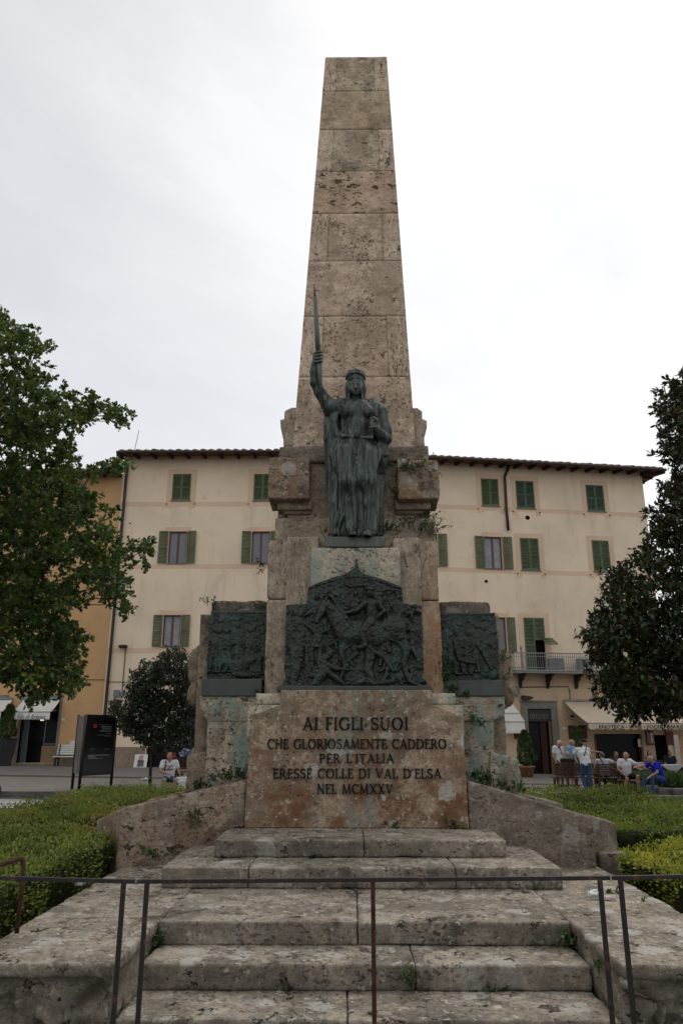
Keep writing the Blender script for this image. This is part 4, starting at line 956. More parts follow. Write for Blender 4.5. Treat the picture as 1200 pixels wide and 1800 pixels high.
# left arm (viewer's right): upper arm under the cloak, forearm folded back to the breast
S.chain([w2(560, 850, .06), w2(595, 880, .07), w2(632, 1000, .10), w2(640, 1050, .12)], [.115, .115, .095, .085], .05)
S.chain([w2(640, 1050, .12), w2(610, 1025, .22), w2(585, 985, .28)], [.082, .068, .050], .03)
S.cap(w2(585, 985, .28), w2(566, 955, .31), .048, .046, .02)
for k in range(4):
    y = 918 + k * 18; S.chain([w2(585, y + 8, .30), w2(562, y, .35), w2(545, y + 4, .36), w2(548, y + 12, .33)], [.022, .021, .019, .017], .006)
S.chain([w2(590, 960, .31), w2(575, 925, .36), w2(560, 912, .37)], [.022, .021, .017], .008)
# gathered sleeve below the forearm
for k in range(7): S.chain([w2(600 + k * 7, 1040 + k * 3, .20 - k * .015), w2(600 + k * 7, 1150, .12), w2(598 + k * 6, 1260, .05)], [.022, .026, .016], .02)
# shoulder mantle folds
for k in range(5): S.chain([w2(350 - k * 10, 838 + k * 10, .12), w2(325 - k * 4, 930, .14), w2(330 + k * 3, 1030, .14)], [.014, .020, .012], .018)
for k in range(4): S.chain([w2(560 + k * 14, 842 + k * 8, .12), w2(590 + k * 9, 930, .13), w2(612 + k * 7, 1000, .14)], [.014, .020, .014], .018)
# head
hc = w2(449, 722, .10)
S.ell(hc, (.122, .148, .172), .02); S.cap(w2(449, 748, .16), w2(449, 760, .19), .060, .040, .04)
S.ell(w2(449, 726, .215), (.068, .040, .110), .03)
S.cap(w2(449, 700, .245), w2(449, 724, .292), .014, .022, .012)            # nose
S.ell(w2(441, 726, .275), (.012, .012, .010), .006); S.ell(w2(457, 726, .275), (.012, .012, .010), .006)
for sx in (-1, 1):
    S.ell(w2(449 + sx * 19, 703, .262), (.030, .020, .018), .008, sub=True); S.ell(w2(449 + sx * 18, 703.5, .222), (.019, .019, .013), .004)
    S.cap(w2(449 + sx * 30, 697, .222), w2(449 + sx * 9, 695, .252), .012, .012, .008)
    S.ell(w2(449 + sx * 24, 730, .21), (.030, .025, .035), .02)
S.cap(w2(438, 740, .250), w2(460, 740, .250), .010, .010, .004); S.cap(w2(440, 746, .245), w2(458, 746, .245), .011, .011, .004); S.cap(w2(437, 743, .27), w2(461, 743, .27), .004, .004, .003, sub=True)
S.ell(w2(449, 757, .228), (.028, .022, .022), .012)
# hair bands framing the face, long veil to the shoulders
for sx in (-1, 1):
    S.chain([w2(449 + sx * 42, 700, .12), w2(449 + sx * 47, 750, .10), w2(449 + sx * 50, 820, .09)], [.045, .042, .035], .02)
    for k in range(3): S.chain([w2(449 + sx * (38 + k * 6), 745, .165 - k * .02), w2(449 + sx * (41 + k * 6), 820, .16 - k * .02)], [.010, .012], .006)
    S.ell(w2(449 + sx * 56, 735, .11), (.030, .030, .040), .01)
S.ell(w2(449, 715, -.02), (.125, .13, .19), .03)
# helmet-crown with a row of points
S.ell(w2(449, 682, .10), (.128, .160, .095), .02)
for k in range(14):
    a0, a1 = -1.6 + k * .2286, -1.6 + (k + 1) * .2286; cx_, _, cz_ = w2(449, 692); f_ = lambda a, dz=0.: np.array([cx_ + .133 * sin(a), YF - .10 - .165 * cos(a), cz_ + dz + .03 * cos(a)])
    S.cap(f_(a0), f_(a1), .017, .017, .008); S.cap(f_(a0, .04), f_(a1, .04), .011, .011, .008)
for a in (-1.25, -.8, -.38, 0, .38, .8, 1.25):
    cx_, _, cz_ = w2(449, 672); S.cap((cx_ + .115 * sin(a), YF - .10 - .15 * cos(a), cz_), (cx_ + .12 * sin(a), YF - .09 - .145 * cos(a), cz_ + (.045 if a == 0 or abs(a) == .8 else .02)), .030, .022, .016)
def rough_post(V):
    cx_ = w2(452, 900)[0]; hz = w2(452, 1090)[2]; ang = np.arctan2(V[:, 0] - cx_, -(V[:, 1] - YF - .05)); low = np.clip((hz - V[:, 2]) / .35, 0, 1)
    rr_ = fbm(np.stack([ang * 3.2, V[:, 2] * .7, 0 * ang], 1), 3, 5); pl_ = np.sin(ang * 15 + 5 * rr_ + .8 * V[:, 2]) ; fine_ = np.sin(ang * 44 + 9 * rr_ + 1.2 * np.sin(V[:, 2] * 3))
    dr = low * (.008 * pl_ + .013 * np.sin(ang * 9 + 5.5 * (V[:, 2] - Z0) * np.where(V[:, 0] > cx_, -1, .8) + 3 * rr_) + .005 * fine_) + (1 - low) * .005 * np.sin(ang * 22 + 6 * rr_) * (V[:, 2] < w2(452, 820)[2]) * (V[:, 1] > YF - .22)
    V = V + np.stack([np.sin(ang), -np.cos(ang), 0 * ang], 1) * dr[:, None]
    return V + .004 * np.stack([fbm(V * np.array([22, 22, 6.]), 3, 7), fbm(V * np.array([22, 22, 6.]), 3, 8), 0 * V[:, 0]], 1)
S.mesh('figure', M['bronze'], st, post=rough_post)
# sword: a long tapering blade held upright, broken at the tip
mb = MB(); a, b, c_, d_, e_ = Vector(w2(236, 860, .20)), Vector(w2(222, 640, .30)), Vector(w2(214, 540, .325)), Vector(w2(192, 150, .42)), Vector(w2(188, 68, .44))
mb.tube([a, b, c_], [.012, .034, .037], 8); mb.tube([c_, (c_ + d_) / 2, d_], [.036, .036, .028], 8); mb.tube([d_, e_], [.018, .010], 6)
t0 = d_.lerp(e_, .55); mb.tube([t0, t0 + Vector((.05, 0, -.02))], [.012, .006], 5)
mb.build('sword', M['bronze'], st, smooth=True)
# ================================================================ buildings
M['cream'] = plaster('cream_plaster', (.79, .635, .475), .7)
M['cream_low'] = plaster('ochre_cream_plaster', (.56, .41, .275), .7)
M['orange'] = plaster('orange_plaster', (.58, .355, .18), .5)
M['band'] = plaster('painted_band', (.70, .50, .355), .15)
M['shut'] = plain('green_shutter', (.105, .135, .07), .6, .3, 0, .18, 2)
M['shut2'] = plain('bluish_green_shutter', (.08, .125, .085), .6, .3, 0, .18, 2)
M['shutgrey'] = plain('grey_shutter', (.15, .15, .17), .6)
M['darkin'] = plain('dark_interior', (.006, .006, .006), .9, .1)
M['brownwood'] = plain('brown_window_wood', (.13, .042, .02), .5, .4, 0, .2, 4)
M['curtain'] = plain('curtain', (.30, .31, .34), .8, .1, 0, .15, 3)
M['glass'] = glass('window_glass', (.10, .11, .13), .06)
M['shopglass'] = glass('shop_glass', (.004, .004, .004), .25)
M['tile'] = plain('roof_tile', (.17, .105, .07), .9, .15, 0, .45, 2.2, .01, 12)
M['tileface'] = plain('eave_boards', (.19, .075, .04), .85, .1, 0, .25, 2)
M['rafter'] = plain('rafter_wood', (.038, .028, .022), .8, .2)
M['gutter'] = plain('brown_metal_pipe', (.030, .023, .020), .5, .4, .2)
M['frame_stone'] = plain('grey_door_stone', (.20, .185, .16), .85, .2, 0, .15, 5, .003)
M['dado'] = stone('travertine_dado', (.27, .21, .155), (.33, .265, .20), pit=.2, streak=.3, grime=.15, holes=0, vert=True, bump=.4)
M['awning_white'] = plain('white_canvas', (.68, .66, .61), .85, .1, 0, .06, 2)
M['awning_beige'] = plain('beige_canvas', (.56, .46, .35), .85, .1, 0, .06, 2)
M['textdark'] = plain('dark_print', (.03, .025, .025), .7)
M['greytext'] = plain('grey_print', (.17, .165, .16), .7)
M['signbrown'] = plain('dark_brown_sign', (.022, .012, .010), .4, .4)
M['signwood'] = plain('carved_wood_sign', (.075, .030, .018), .6)
M['gold'] = plain('gold_letters', (.30, .20, .07), .5, .4)
M['palegrey'] = plain('pale_letters', (.16, .17, .18), .5)
M['balc'] = plain('grey_blue_iron', (.21, .215, .23), .5, .4, .1)
M['balcslab'] = plain('balcony_stone', (.30, .285, .26), .8)
M['metalgrey'] = plain('grey_box', (.16, .18, .20), .5)
M['white'] = plain('white_paint', (.62, .62, .60), .6)
M['black'] = plain('black_metal', (.014, .014, .015), .5, .4)
M['ac'] = plain('ac_unit', (.22, .225, .23), .6)

class Fac:
    def __init__(s, ox, oy, ang): s.o = Vector((ox, oy, 0)); s.a = ang; s.u = Vector((cos(ang), sin(ang), 0)); s.n = Vector((sin(ang), -cos(ang), 0))
    def uz(s, px, py, out=0.):
        d = ray(px, py); o = s.o + s.n * out; t = (o - CAMP).dot(s.n) / d.dot(s.n); p = CAMP + d * t; return (p - o).dot(s.u), p.z
    def M(s): return Matrix.Translation(s.o) @ Matrix.Rotation(s.a, 4, 'Z')
    def rect(s, x0, x1, y0, y1, out=0.):
        xm, ym = (x0 + x1) / 2, (y0 + y1) / 2
        return s.uz(x0, ym, out)[0], s.uz(x1, ym, out)[0], s.uz(xm, y1, out)[1], s.uz(xm, y0, out)[1]
YFAC = 38.0
ox = P(560, 900, YFAC).x
FL = Fac(ox, YFAC, 0.0); FR = Fac(ox, YFAC, radians(9.0))
bld = empty('apartment_building', (ox, YFAC, 0))
tag(bld, 'long cream plastered four storey building with green louvred shutters behind the memorial', 'building')
ubound = FL.uz(211, 900)[0]; ubl = -40.
orb = empty('shop_house', (ox + ubound - 6, YFAC, 0))
tag(orb, 'lower orange ochre building with awnings at the left edge', 'building')
UR = FR.uz(1131, 870)[0]
ztop = FL.uz(400, 806)[1]
def fmb(F): return F.M()
def fobj(mb, name, mat, F, parent, **k): return mb_apply(mb, F).build(name, mat, parent, **k)
def mb_apply(mb, F):
    m = F.M(); mb.v = [tuple(m @ Vector(p)) for p in mb.v]; return mb
def wall_holes(name, F, u0, u1, z0, z1, holes, mat, parent, dep=.28, back=True):
    us = sorted({u0, u1, *[h[0] for h in holes], *[h[1] for h in holes]}); zz = sorted({z0, z1, *[h[2] for h in holes], *[h[3] for h in holes]})
    mb = MB()
    for a, b in zip(us[:-1], us[1:]):
        for c, d in zip(zz[:-1], zz[1:]):
            um, zm = (a + b) / 2, (c + d) / 2
            if any(h[0] < um < h[1] and h[2] < zm < h[3] for h in holes): continue
            mb.add([(a, 0, c), (b, 0, c), (b, 0, d), (a, 0, d)], [(0, 1, 2, 3)])
    for h in holes:
        a, b, c, d = h
        mb.add([(a, 0, c), (a, dep, c), (b, dep, c), (b, 0, c), (a, 0, d), (a, dep, d), (b, dep, d), (b, 0, d)], [(0, 3, 2, 1), (4, 5, 6, 7), (0, 1, 5, 4), (2, 3, 7, 6)])
    m = F.M(); me = bpy.data.meshes.new(name); me.from_pydata([m @ Vector(p) for p in mb.v], [], mb.f); me.materials.append(mat)
    return obj(name, me, parent)
def quad(mb, a, b, c, d, y): mb.add([(a, y, c), (b, y, c), (b, y, d), (a, y, d)], [(0, 1, 2, 3)]); return mb

def leaf(name, w, h, mat, parent, loc, rot=0., slats=True):
    """a louvred shutter leaf hinged at its local x=0"""
    mb = MB(); f = .055; t = .035
    mb.box(0, f, 0, t, 0, h); mb.box(w - f, w, 0, t, 0, h); mb.box(f, w - f, 0, t, 0, f * 1.3); mb.box(f, w - f, 0, t, h - f * 1.1, h); mb.box(f, w - f, .002, t - .002, h * .48, h * .48 + f)
    n = int(h / .075)
    for i in range(n):
        z = f + (h - 2 * f) * (i + .5) / n
        V = [(f, .004, z - .022), (w - f, .004, z - .022), (w - f, .030, z + .018), (f, .030, z + .018)]; V += [(x, y, z_ + .008) for x, y, z_ in V]
        mb.add(V, [(0, 1, 2, 3), (7, 6, 5, 4), (0, 4, 5, 1), (2, 6, 7, 3)])
    m = Matrix.Translation(loc) @ Matrix.Rotation(rot, 4, 'Z'); mb.v = [tuple(m @ Vector(p)) for p in mb.v]
    return mb.build(name, mat, parent, wc=False)
def window_at(F, parent, r, kind, mat='shut', lab=None, surround=(.28, .28, .25, 0), curtain=False, holes=None, sh=None, left=True, right=True):
    """r=(u0,u1,z0,z1): the opening. closed: leaves across it; open: leaves flat on the wall"""
    u0, u1, z0, z1 = r; w, h = u1 - u0, z1 - z0
    win = bpy.data.objects.new('window', None); COL.objects.link(win); win.parent = parent; m = F.M() @ Matrix.Translation((u0, 0, z0))
    win.matrix_parent_inverse = Matrix.Translation(parent.location).inverted(); win.matrix_basis = m
    # everything below in window-local coordinates
    def ch(mb, name, mt, **k): return mb.build(name, mt, win, wc=False, **k)
    if surround:
        a, b, c, d = surround; mb = MB()
        for (p, q_, s_, t_) in ((-a, 0, -d, h + c), (w, w + b, -d, h + c), (0, w, h, h + c)):
            if q_ - p > 0 and t_ - s_ > 0: mb.box(p, q_, -.009, .0, s_, t_)
        ch(mb, 'painted_surround', M['band'])
    fr = MB(); t = .06
    for s_ in ((0, t, 0, h), (w - t, w, 0, h), (t, w - t, 0, t), (t, w - t, h - t, h), (w / 2 - t * .7, w / 2 + t * .7, t, h - t)): fr.box(s_[0], s_[1], .12, .19, s_[2], s_[3])
    ch(fr, 'window_frame', M['brownwood'] if kind == 'open' else M['darkin'])
    gl = MB(); quad(gl, t, w - t, t, h - t, .17); ch(gl, 'pane', M['glass'] if kind == 'open' else M['darkin'])
    if curtain:
        cu = MB(); n = 14
        for a0, b0 in ((t + .02, w / 2 - .05), (w / 2 + .05, w - t - .02)):
            for i in range(n):
                x0, x1 = a0 + (b0 - a0) * i / n, a0 + (b0 - a0) * (i + 1) / n; y0, y1 = .162 + .006 * (i % 2), .162 + .006 * ((i + 1) % 2)
                cu.add([(x0, y0, t + .02), (x1, y1, t + .02), (x1, y1, h - t), (x0, y0, h - t)], [(0, 1, 2, 3)])
        ch(cu, 'curtain', M['curtain'])
    sill = MB(); sill.box(-.06, w + .06, -.06, .12, -.045, -.002); ch(sill, 'sill', M['frame_stone'])
    if kind == 'closed':
        leaf('shutter', w / 2 - .004, h - .02, M[mat], win, (0, -.035, .01)); leaf('shutter', w / 2 - .004, h - .02, M[mat], win, (w / 2 + .004, -.035, .01))
        for x in (-.25, w + .25):
            cl = MB(); cl.box(x - .03, x + .03, -.06, 0, -.22, -.17); ch(cl, 'shutter_catch', M['rafter'])
    elif kind == 'open':
        if left: leaf('shutter', w / 2, h, M[mat], win, (-.03, -.03, 0), radians(180 + 6))
        if right: leaf('shutter', w / 2, h, M[mat], win, (w + .03, -.065, 0), radians(-6))
    return win

holesL, holesR, wl = [], [], []
def W_(F, x0, x1, y0, y1, kind, **k):
    r = F.rect(x0, x1, y0, y1); (holesL if F is FL else holesR).append(r); wl.append((F, r, kind, k)); return r
sT = (.30, .30, .26, .42)
W_(FL, 303.5, 335.5, 833, 880, 'closed', surround=sT); W_(FL, 446, 478, 833, 880, 'closed', surround=sT)
W_(FL, 296, 327.5, 934, 990.5, 'open', surround=(.22, .22, .24, .05), curtain=False); W_(FL, 442, 474, 934, 990.5, 'open', surround=(.22, .22, .24, .05))
W_(FL, 286, 317, 1081, 1137, 'open', surround=(.22, .22, .24, .05), curtain=True); W_(FL, 434, 465, 1081, 1137, 'open', surround=(.22, .22, .24, .05))
W_(FR, 845.5, 875.5, 841.5, 889.5, 'closed', surround=sT); W_(FR, 906.5, 938, 845.5, 894, 'closed', surround=sT, mat='shut2'); W_(FR, 1030, 1060.5, 853, 899, 'closed', surround=sT, mat='shut2')
W_(FR, 739, 769, 938, 995, 'open', surround=(.22, .22, .24, .05)); W_(FR, 851, 882.5, 943.5, 1000, 'open', surround=(.1, .1, .24, .05), curtain=True); W_(FR, 914.5, 946.5, 946, 1002.5, 'closed', surround=sT); W_(FR, 1041, 1070.5, 950, 1005, 'closed', surround=sT)
W_(FR, 862, 890, 1085, 1146, 'open', surround=(.2, .2, .24, .05))
# balcony door
rb = FR.rect(922, 958, 1086, 1180)
holesR.append(rb)
# ground-floor openings
r_oro = FR.rect(929.5, 971.5, 1246, 1361); holesR.append(r_oro)
r_rest = FR.rect(1046, 1130, 1290, 1364); holesR.append(r_rest)
r_rest2 = FR.rect(1152, 1200, 1292, 1364); holesR.append(r_rest2)
r_shl = FL.rect(256, 330, 1315, 1352); holesL.append(r_shl)
zlow = FR.uz(950, 1185)[1]
dep_ = 10.
wall_holes('wall', FL, ubound, 0, -.4, ztop + .17, holesL, M['cream'], bld)
wall_holes('wall', FR, 0, UR, zlow, ztop + .17, [h for h in holesR if h[3] > zlow], M['cream'], bld)
wall_holes('ground_floor_wall', FR, 0, UR + 5, -.6, zlow, [h for h in holesR if h[3] <= zlow], M['cream_low'], bld)
wall_r = MB(); wall_r.add([(UR, 0, -.6), (UR, dep_, -.6), (UR, dep_, ztop), (UR, 0, ztop)], [(0, 1, 2, 3)]); m = FR.M(); wall_r.v = [tuple(m @ Vector(p)) for p in wall_r.v]
me = bpy.data.meshes.new('wall'); me.from_pydata(wall_r.v, [], wall_r.f); me.materials.append(M['cream']); obj('wall', me, bld)
# rooms behind the holes: one dark box set back
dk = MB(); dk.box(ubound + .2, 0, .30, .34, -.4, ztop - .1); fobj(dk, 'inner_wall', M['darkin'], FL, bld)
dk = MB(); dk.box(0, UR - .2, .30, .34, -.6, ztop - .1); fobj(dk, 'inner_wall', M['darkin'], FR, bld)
wobj = [window_at(F, bld, r, kind, **k) for F, r, kind, k in wl]
# painted string courses
for F, yl, ua, ub_ in ((FL, (886, 400), ubound, 0), (FR, None, 0, UR)):
    pass
def band(F, px, y0, y1, ua, ub_, par=None, skip=()):
    z1, z0 = F.uz(px, y0)[1], F.uz(px, y1)[1]; mb = MB(); segs = [(ua, ub_)]
    for h in skip:
        if h[2] < z1 and h[3] > z0: segs = [s_ for a, b in segs for s_ in ([(a, min(b, h[0])), (max(a, h[1]), b)] if a < h[1] and b > h[0] else [(a, b)]) if s_[1] - s_[0] > .01]
    for a, b in segs: mb.box(a, b, -.005, .0, z0, z1)
    fobj(mb, 'painted_band', M['band'], F, par or bld)
band(FL, 400, 882, 890, ubound, 0); band(FL, 400, 992, 999.5, ubound, 0); band(FL, 400, 1139, 1148, ubound, 0)
band(FR, 860, 890, 897.5, 0, UR); band(FR, 860, 999.5, 1007.5, 0, UR)
# drainpipes
def pipe(F, pts, r=.055, out=.10, name='drainpipe', mat='gutter'):
    mb = MB(); m = F.M(); L_ = []
    for px, py in pts: u, z = F.uz(px, py, out); L_.append(m @ Vector((u, -out, z)))
    mb.tube(L_, r, 8); return mb.build(name, M[mat], bld, smooth=True)
pipe(FL, [(221, 806), (224, 822), (221, 850), (184, 1262), (180, 1345)], .075)
pipe(FR, [(895.5, 808), (893, 822), (886.5, 838), (890, 900), (893, 932)], .075)
pipe(FL, [(221, 1140), (214, 1228)], .02, .04, 'conduit'); pipe(FR, [(911, 1208), (998, 1207), (1001, 1215), (1001, 1232)], .02, .04, 'conduit'); pipe(FL, [(186, 1198.5), (330, 1200)], .015, .03, 'conduit')
# ventilation holes
for F, px, py, r_ in ((FR, 926.5, 910, .13), (FR, 854, 1022, .09), (FL, 229, 920, .05)):
    u, z = F.uz(px, py); mb = MB(); mb.lathe([(r_, -.012), (r_, .0), (r_ * .85, .006)], (0, 0, 0), 16, Matrix.Translation((u, -.006, z)) @ Matrix.Rotation(radians(90), 4, 'X')); fobj(mb, 'vent_hole', M['darkin'], F, bld)
# eaves: rafters, boards, gutter and a row of curved tiles
def eaves(F, ua, ub_, zt_, over, par, ztip=None, nraf=None, rise=.30):
    n = int((ub_ - ua) / .85)
    for i in range(n + 1):
        u = ua + (ub_ - ua) * i / n
        if F is FL and u < -21: continue
        m = MB(); m.bar((u, .1, zt_ + .06), (u, -over + .12, zt_ + .06 - rise * .55), .13, .15); fobj(m, 'rafter', M['rafter'], F, par)
    m = MB(); m.add([(ua, .1, zt_ + .16), (ub_, .1, zt_ + .16), (ub_, -over, zt_ + .16 - rise * .6), (ua, -over, zt_ + .16 - rise * .6), (ua, .1, zt_ + .20), (ub_, .1, zt_ + .20), (ub_, -over, zt_ + .20 - rise * .6), (ua, -over, zt_ + .20 - rise * .6)],
                    [(0, 1, 2, 3), (7, 6, 5, 4), (0, 4, 5, 1), (1, 5, 6, 2), (2, 6, 7, 3), (3, 7, 4, 0)]); fobj(m, 'eave_boards', M['tileface'], F, par)
    m = MB(); pts = [(ua, -over - .07, zt_ + .14 - rise * .6), (ub_, -over - .07, zt_ + .14 - rise * .6)]; m.tube(pts, .085, 8); fobj(m, 'gutter', M['gutter'], F, par)
    m = MB(); n = int((ub_ - ua) / .42); w = (ub_ - ua) / n; slope = .34; L_ = 4.6
    for i in range(n):
        uc = ua + w * (i + .5); jz = random.uniform(-.015, .015); jy = random.uniform(-.03, .03)
        V = []
        for (y, z) in ((-over + jy, zt_ + .20 - rise * .6 + jz), (-over + L_, zt_ + .20 - rise * .6 + slope * L_)):
            for k in range(7):
                a = pi * k / 6; V.append((uc + cos(a) * w * .36, y, z + sin(a) * .115 + .03))
        m.add(V, [(k, k + 1, 8 + k, 7 + k) for k in range(6)] + [(0, 7, 13, 6)] + [tuple(range(6, -1, -1))])
    m.add([(ua, -over, zt_ + .21 - rise * .6), (ub_, -over, zt_ + .21 - rise * .6), (ub_, -over + L_, zt_ + .21 - rise * .6 + slope * L_), (ua, -over + L_, zt_ + .21 - rise * .6 + slope * L_)], [(0, 1, 2, 3)])
    fobj(m, 'roof', M['tile'], F, par)
eaves(FL, ubound - .1, .15, ztop, 1.05, bld); eaves(FR, 0.0, UR + .85, ztop, 1.05, bld)
# hip end of the roof at the right
m = MB(); a = UR + .85
m.add([(a, -1.05, ztop + .02), (a, 8, ztop + .02), (a - 3.2, 3.2, ztop + 1.45), (a, -1.05, ztop - .05), (a, 8, ztop - .05)], [(0, 1, 2), (3, 4, 1, 0)]); fobj(m, 'roof_hip', M['tile'], FR, bld)
m = MB(); m.box(UR, a, -1.0, 8, ztop - .02, ztop + .02); fobj(m, 'eave_boards', M['tileface'], FR, bld)
for i in range(9): m = MB(); m.bar((UR - .1, .2 + i * .85, ztop - .02), (a - .08, .2 + i * .85, ztop - .09), .12, .14); fobj(m, 'rafter', M['rafter'], FR, bld)
m = MB(); m.bar((UR - .1, .1, ztop - .02), (a - .05, -.95, ztop - .09), .15, .15); fobj(m, 'rafter', M['rafter'], FR, bld)
# television rod and lightning rod
m = MB(); u, z = FL.uz(219, 795); m.tube([(u + .3, .5, ztop), (u + .55, .5, ztop + 1.9)], .018, 5); fobj(m, 'roof_rod', M['metalgrey'], FL, bld)
# --- balcony
u0, u1 = FR.uz(905, 1183, 1.0)[0], FR.uz(1090, 1183, 1.0)[0]; zb_ = FR.uz(950, 1183, 1.0)[1]; zr = FR.uz(950, 1147, 1.0)[1]
bal = bpy.data.objects.new('balcony', None); COL.objects.link(bal); bal.parent = bld; bal.matrix_parent_inverse = Matrix.Translation(bld.location).inverted(); bal.matrix_basis = FR.M()
m = MB(); m.box(u0, u1, -1.02, 0, zb_, zb_ + .13); m.box(u0 - .05, u1 + .05, -1.07, 0, zb_ + .10, zb_ + .16); m.build('balcony_slab', M['balcslab'], bal, wc=False, bevel=.01)
m = MB()
m.box(u0, u1, -1.01, -.95, zr - .05, zr); m.box(u0, u1, -.995, -.965, zb_ + .26, zb_ + .29); m.box(u0, u1, -.995, -.965, zr - .22, zr - .19); m.box(u0, u0 + .05, -1, 0, zr - .05, zr - .002); m.box(u0 + .01, u0 + .04, -1, 0, zb_ + .26, zb_ + .288)
n = int((u1 - u0) / .115)
for i in range(n + 1):
    u = u0 + (u1 - u0) * i / n; m.box(u - .010, u + .010, -.99, -.97, zb_ + .16, zr - .03)
    if i % 2: m.lathe([(.012, 0), (.03, .03), (.012, .06)], (u, -.98, zb_ + .42), 6)
for i in range(8): m.box(u0 + .015, u0 + .035, -.95 + i * .12, -.93 + i * .12, zb_ + .16, zr - .03)
m.build('balcony_railing', M['balc'], bal, wc=False)
m = MB(); uu = FR.uz(916, 1150, 1.0)[0]; m.lathe([(.045, 0), (.03, .1), (.05, .3), (.028, .5), (.045, .8), (.03, 1.0), (.06, 1.06), (.075, 1.12), (.05, 1.18), (.005, 1.22)], (uu, -.98, zb_ + .14), 10); m.build('railing_post', M['balc'], bal, wc=False, smooth=True)
for px in (912, 960, 1010, 1062):
    uu = FR.uz(px, 1190)[0]; m = MB(); m.prism([(0, 0), (-.85, 0), (-.80, -.10), (-.55, -.16), (-.45, -.30), (-.22, -.38), (-.14, -.62), (0, -.72)], -.07, .07, Matrix.Translation((uu, 0, zb_ - .004)) @ Matrix.Rotation(radians(90), 4, 'Z') @ Matrix.Scale(1, 4)); m.build('bracket', M['rafter'], bal, wc=False, bevel=.01)
# balcony door with a leaf thrown outwards
win = window_at(FR, bld, rb, 'none', surround=(.3, .3, .26, 0)); h = rb[3] - rb[2]; w = rb[1] - rb[0]
leaf('shutter', w * .5, h, M['shut'], win, (0, -.035, 0)); leaf('shutter', w * .5, h * .42, M['shut'], win, (w * .5, -.035, h * .58))
lf = leaf('shutter', w * .55, h * .30, M['shut'], win, (w * .78, -.05, h * .50), 0); lf.matrix_basis = Matrix.Translation((w * .78, -.05, h * .62)) @ Matrix.Rotation(radians(-62), 4, 'X') @ Matrix.Translation((-w * .78, 0.05, -h * .5 - h * .30))
for px in (977, 1027):
    uu, zz = FR.uz(px, 1172, .5); m = MB(); m.box(uu - .38, uu + .38, -.62, -.30, zb_ + .18, zb_ + .80); m.lathe([(.24, 0), (.24, .012), (.02, .016)], (0, 0, 0), 18, Matrix.Translation((uu - .08, -.62, zb_ + .49)) @ Matrix.Rotation(radians(90), 4, 'X')); o = m.build('air_conditioner', M['ac'], bal, wc=False, bevel=.01)
# --- ground floor right: jeweller's door
u0, u1, z0, z1 = r_oro
m = MB(); fw = .34
m.box(u0 - fw, u0, -.06, .10, z0 - .1, z1 + .34); m.box(u1, u1 + fw, -.06, .10, z0 - .1, z1 + .34); m.box(u0, u1, -.057, .10, z1, z1 + .34); m.box(u0 - fw - .04, u1 + fw + .04, -.10, .0, z1 + .34, z1 + .42); fobj(m, 'door_surround', M['frame_stone'], FR, bld, bevel=.01)
m = MB(); zs_ = z1 - .64; m.box(u0 + .02, u1 - .02, .06, .14, zs_, z1 - .02); sg = fobj(m, 'shop_sign', M['signbrown'], FR, bld, bevel=.01)
m = MB(); text_mesh(m, "ORE&ORO", u0 + .16, u1 - .12, zs_ + .15, .24, .055, .012, FR.M()); m.build('sign_lettering', M['palegrey'], sg, wc=False)
sg.children[0].matrix_parent_inverse = Matrix.Identity(4)
m = MB(); text_mesh(m, "GIOIELLERIA" if 0 else "ORAFI", u0 + .42, u1 - .42, zs_ + .47, .06, .055, .012, FR.M()) if 0 else None
m = MB(); m.box(u0 + .04, u1 - .38, .20, .24, z0, zs_ - .05); fobj(m, 'door', M['shopglass'], FR, bld)
m = MB(); m.box(u1 - .16, u1 - .05, .02, .10, z0, zs_); fobj(m, 'door_leaf', plain('yellowed_panel', (.13, .10, .045)), FR, bld)
m = MB(); m.box(u1 - .60, u1 - .26, .12, .17, z0, zs_); fobj(m, 'door_leaf', plain('dark_red_door', (.035, .012, .008)), FR, bld)
m = MB(); m.box(u0 - .3, u1 + .3, -.30, .1, z0 - .3, z0 - .01); fobj(m, 'door_step', M['frame_stone'], FR, bld, bevel=.01)
# flood lamp, meter boxes, plates
def fbox(F, px0, px1, py0, py1, out, name, mat, bev=.01, inner=0.):
    a, b, c, d = F.rect(px0, px1, py0, py1); m = MB(); m.box(a, b, -out, inner, c, d); return fobj(m, name, M[mat], F, bld, bevel=bev)
fbox(FR, 901, 911, 1206, 1221, .14, 'meter_box', 'metalgrey'); fbox(FL, 201, 211, 1213, 1225.5, .14, 'meter_box', 'metalgrey'); fbox(FL, 212, 219, 1217, 1224, .08, 'meter_box', 'metalgrey')
o = fbox(FL, 211, 224.5, 1134.5, 1139, .25, 'flood_lamp', 'rafter')
a, b, c, d = FR.rect(914, 928, 1222, 1230); m = MB(); m.prism([(a, d - .02), (b, d - .08), (b + .12, (c + d) / 2), (b, c), (a, c)], -.42, -.10); m.box((a + b) / 2 - .03, (a + b) / 2 + .03, -.12, 0, (c + d) / 2, (c + d) / 2 + .05); fobj(m, 'flood_lamp', M['black'], FR, bld, bevel=.01)
fbox(FR, 987, 994, 1278, 1283, .02, 'house_number', 'white', .002)
# carved wooden board
a, b, c, d = FR.rect(998, 1030, 1275, 1298.5); m = MB(); m.box(a, b, -.05, 0, c, d); sg = fobj(m, 'wooden_board', M['signwood'], FR, bld, bevel=.01)
m = MB(); text_mesh(m, "AL SAL ITALIA", a + .08, b - .08, d - .34, .17, -.055, .01, FR.M()); m.build('board_lettering', M['gold'], sg, wc=False); sg.children[0].matrix_parent_inverse = Matrix.Identity(4)
# twin spot lamp
a, zz = FR.uz(1004, 1258, .3); m = MB(); m.lathe([(.01, -.2), (.09, -.12), (.11, .02), (.02, .05)], (a, -.35, zz), 10); m.bar((a, -.35, zz), (a + .25, -.02, zz - .05), .03); fobj(m, 'wall_spotlight', M['black'], FR, bld)
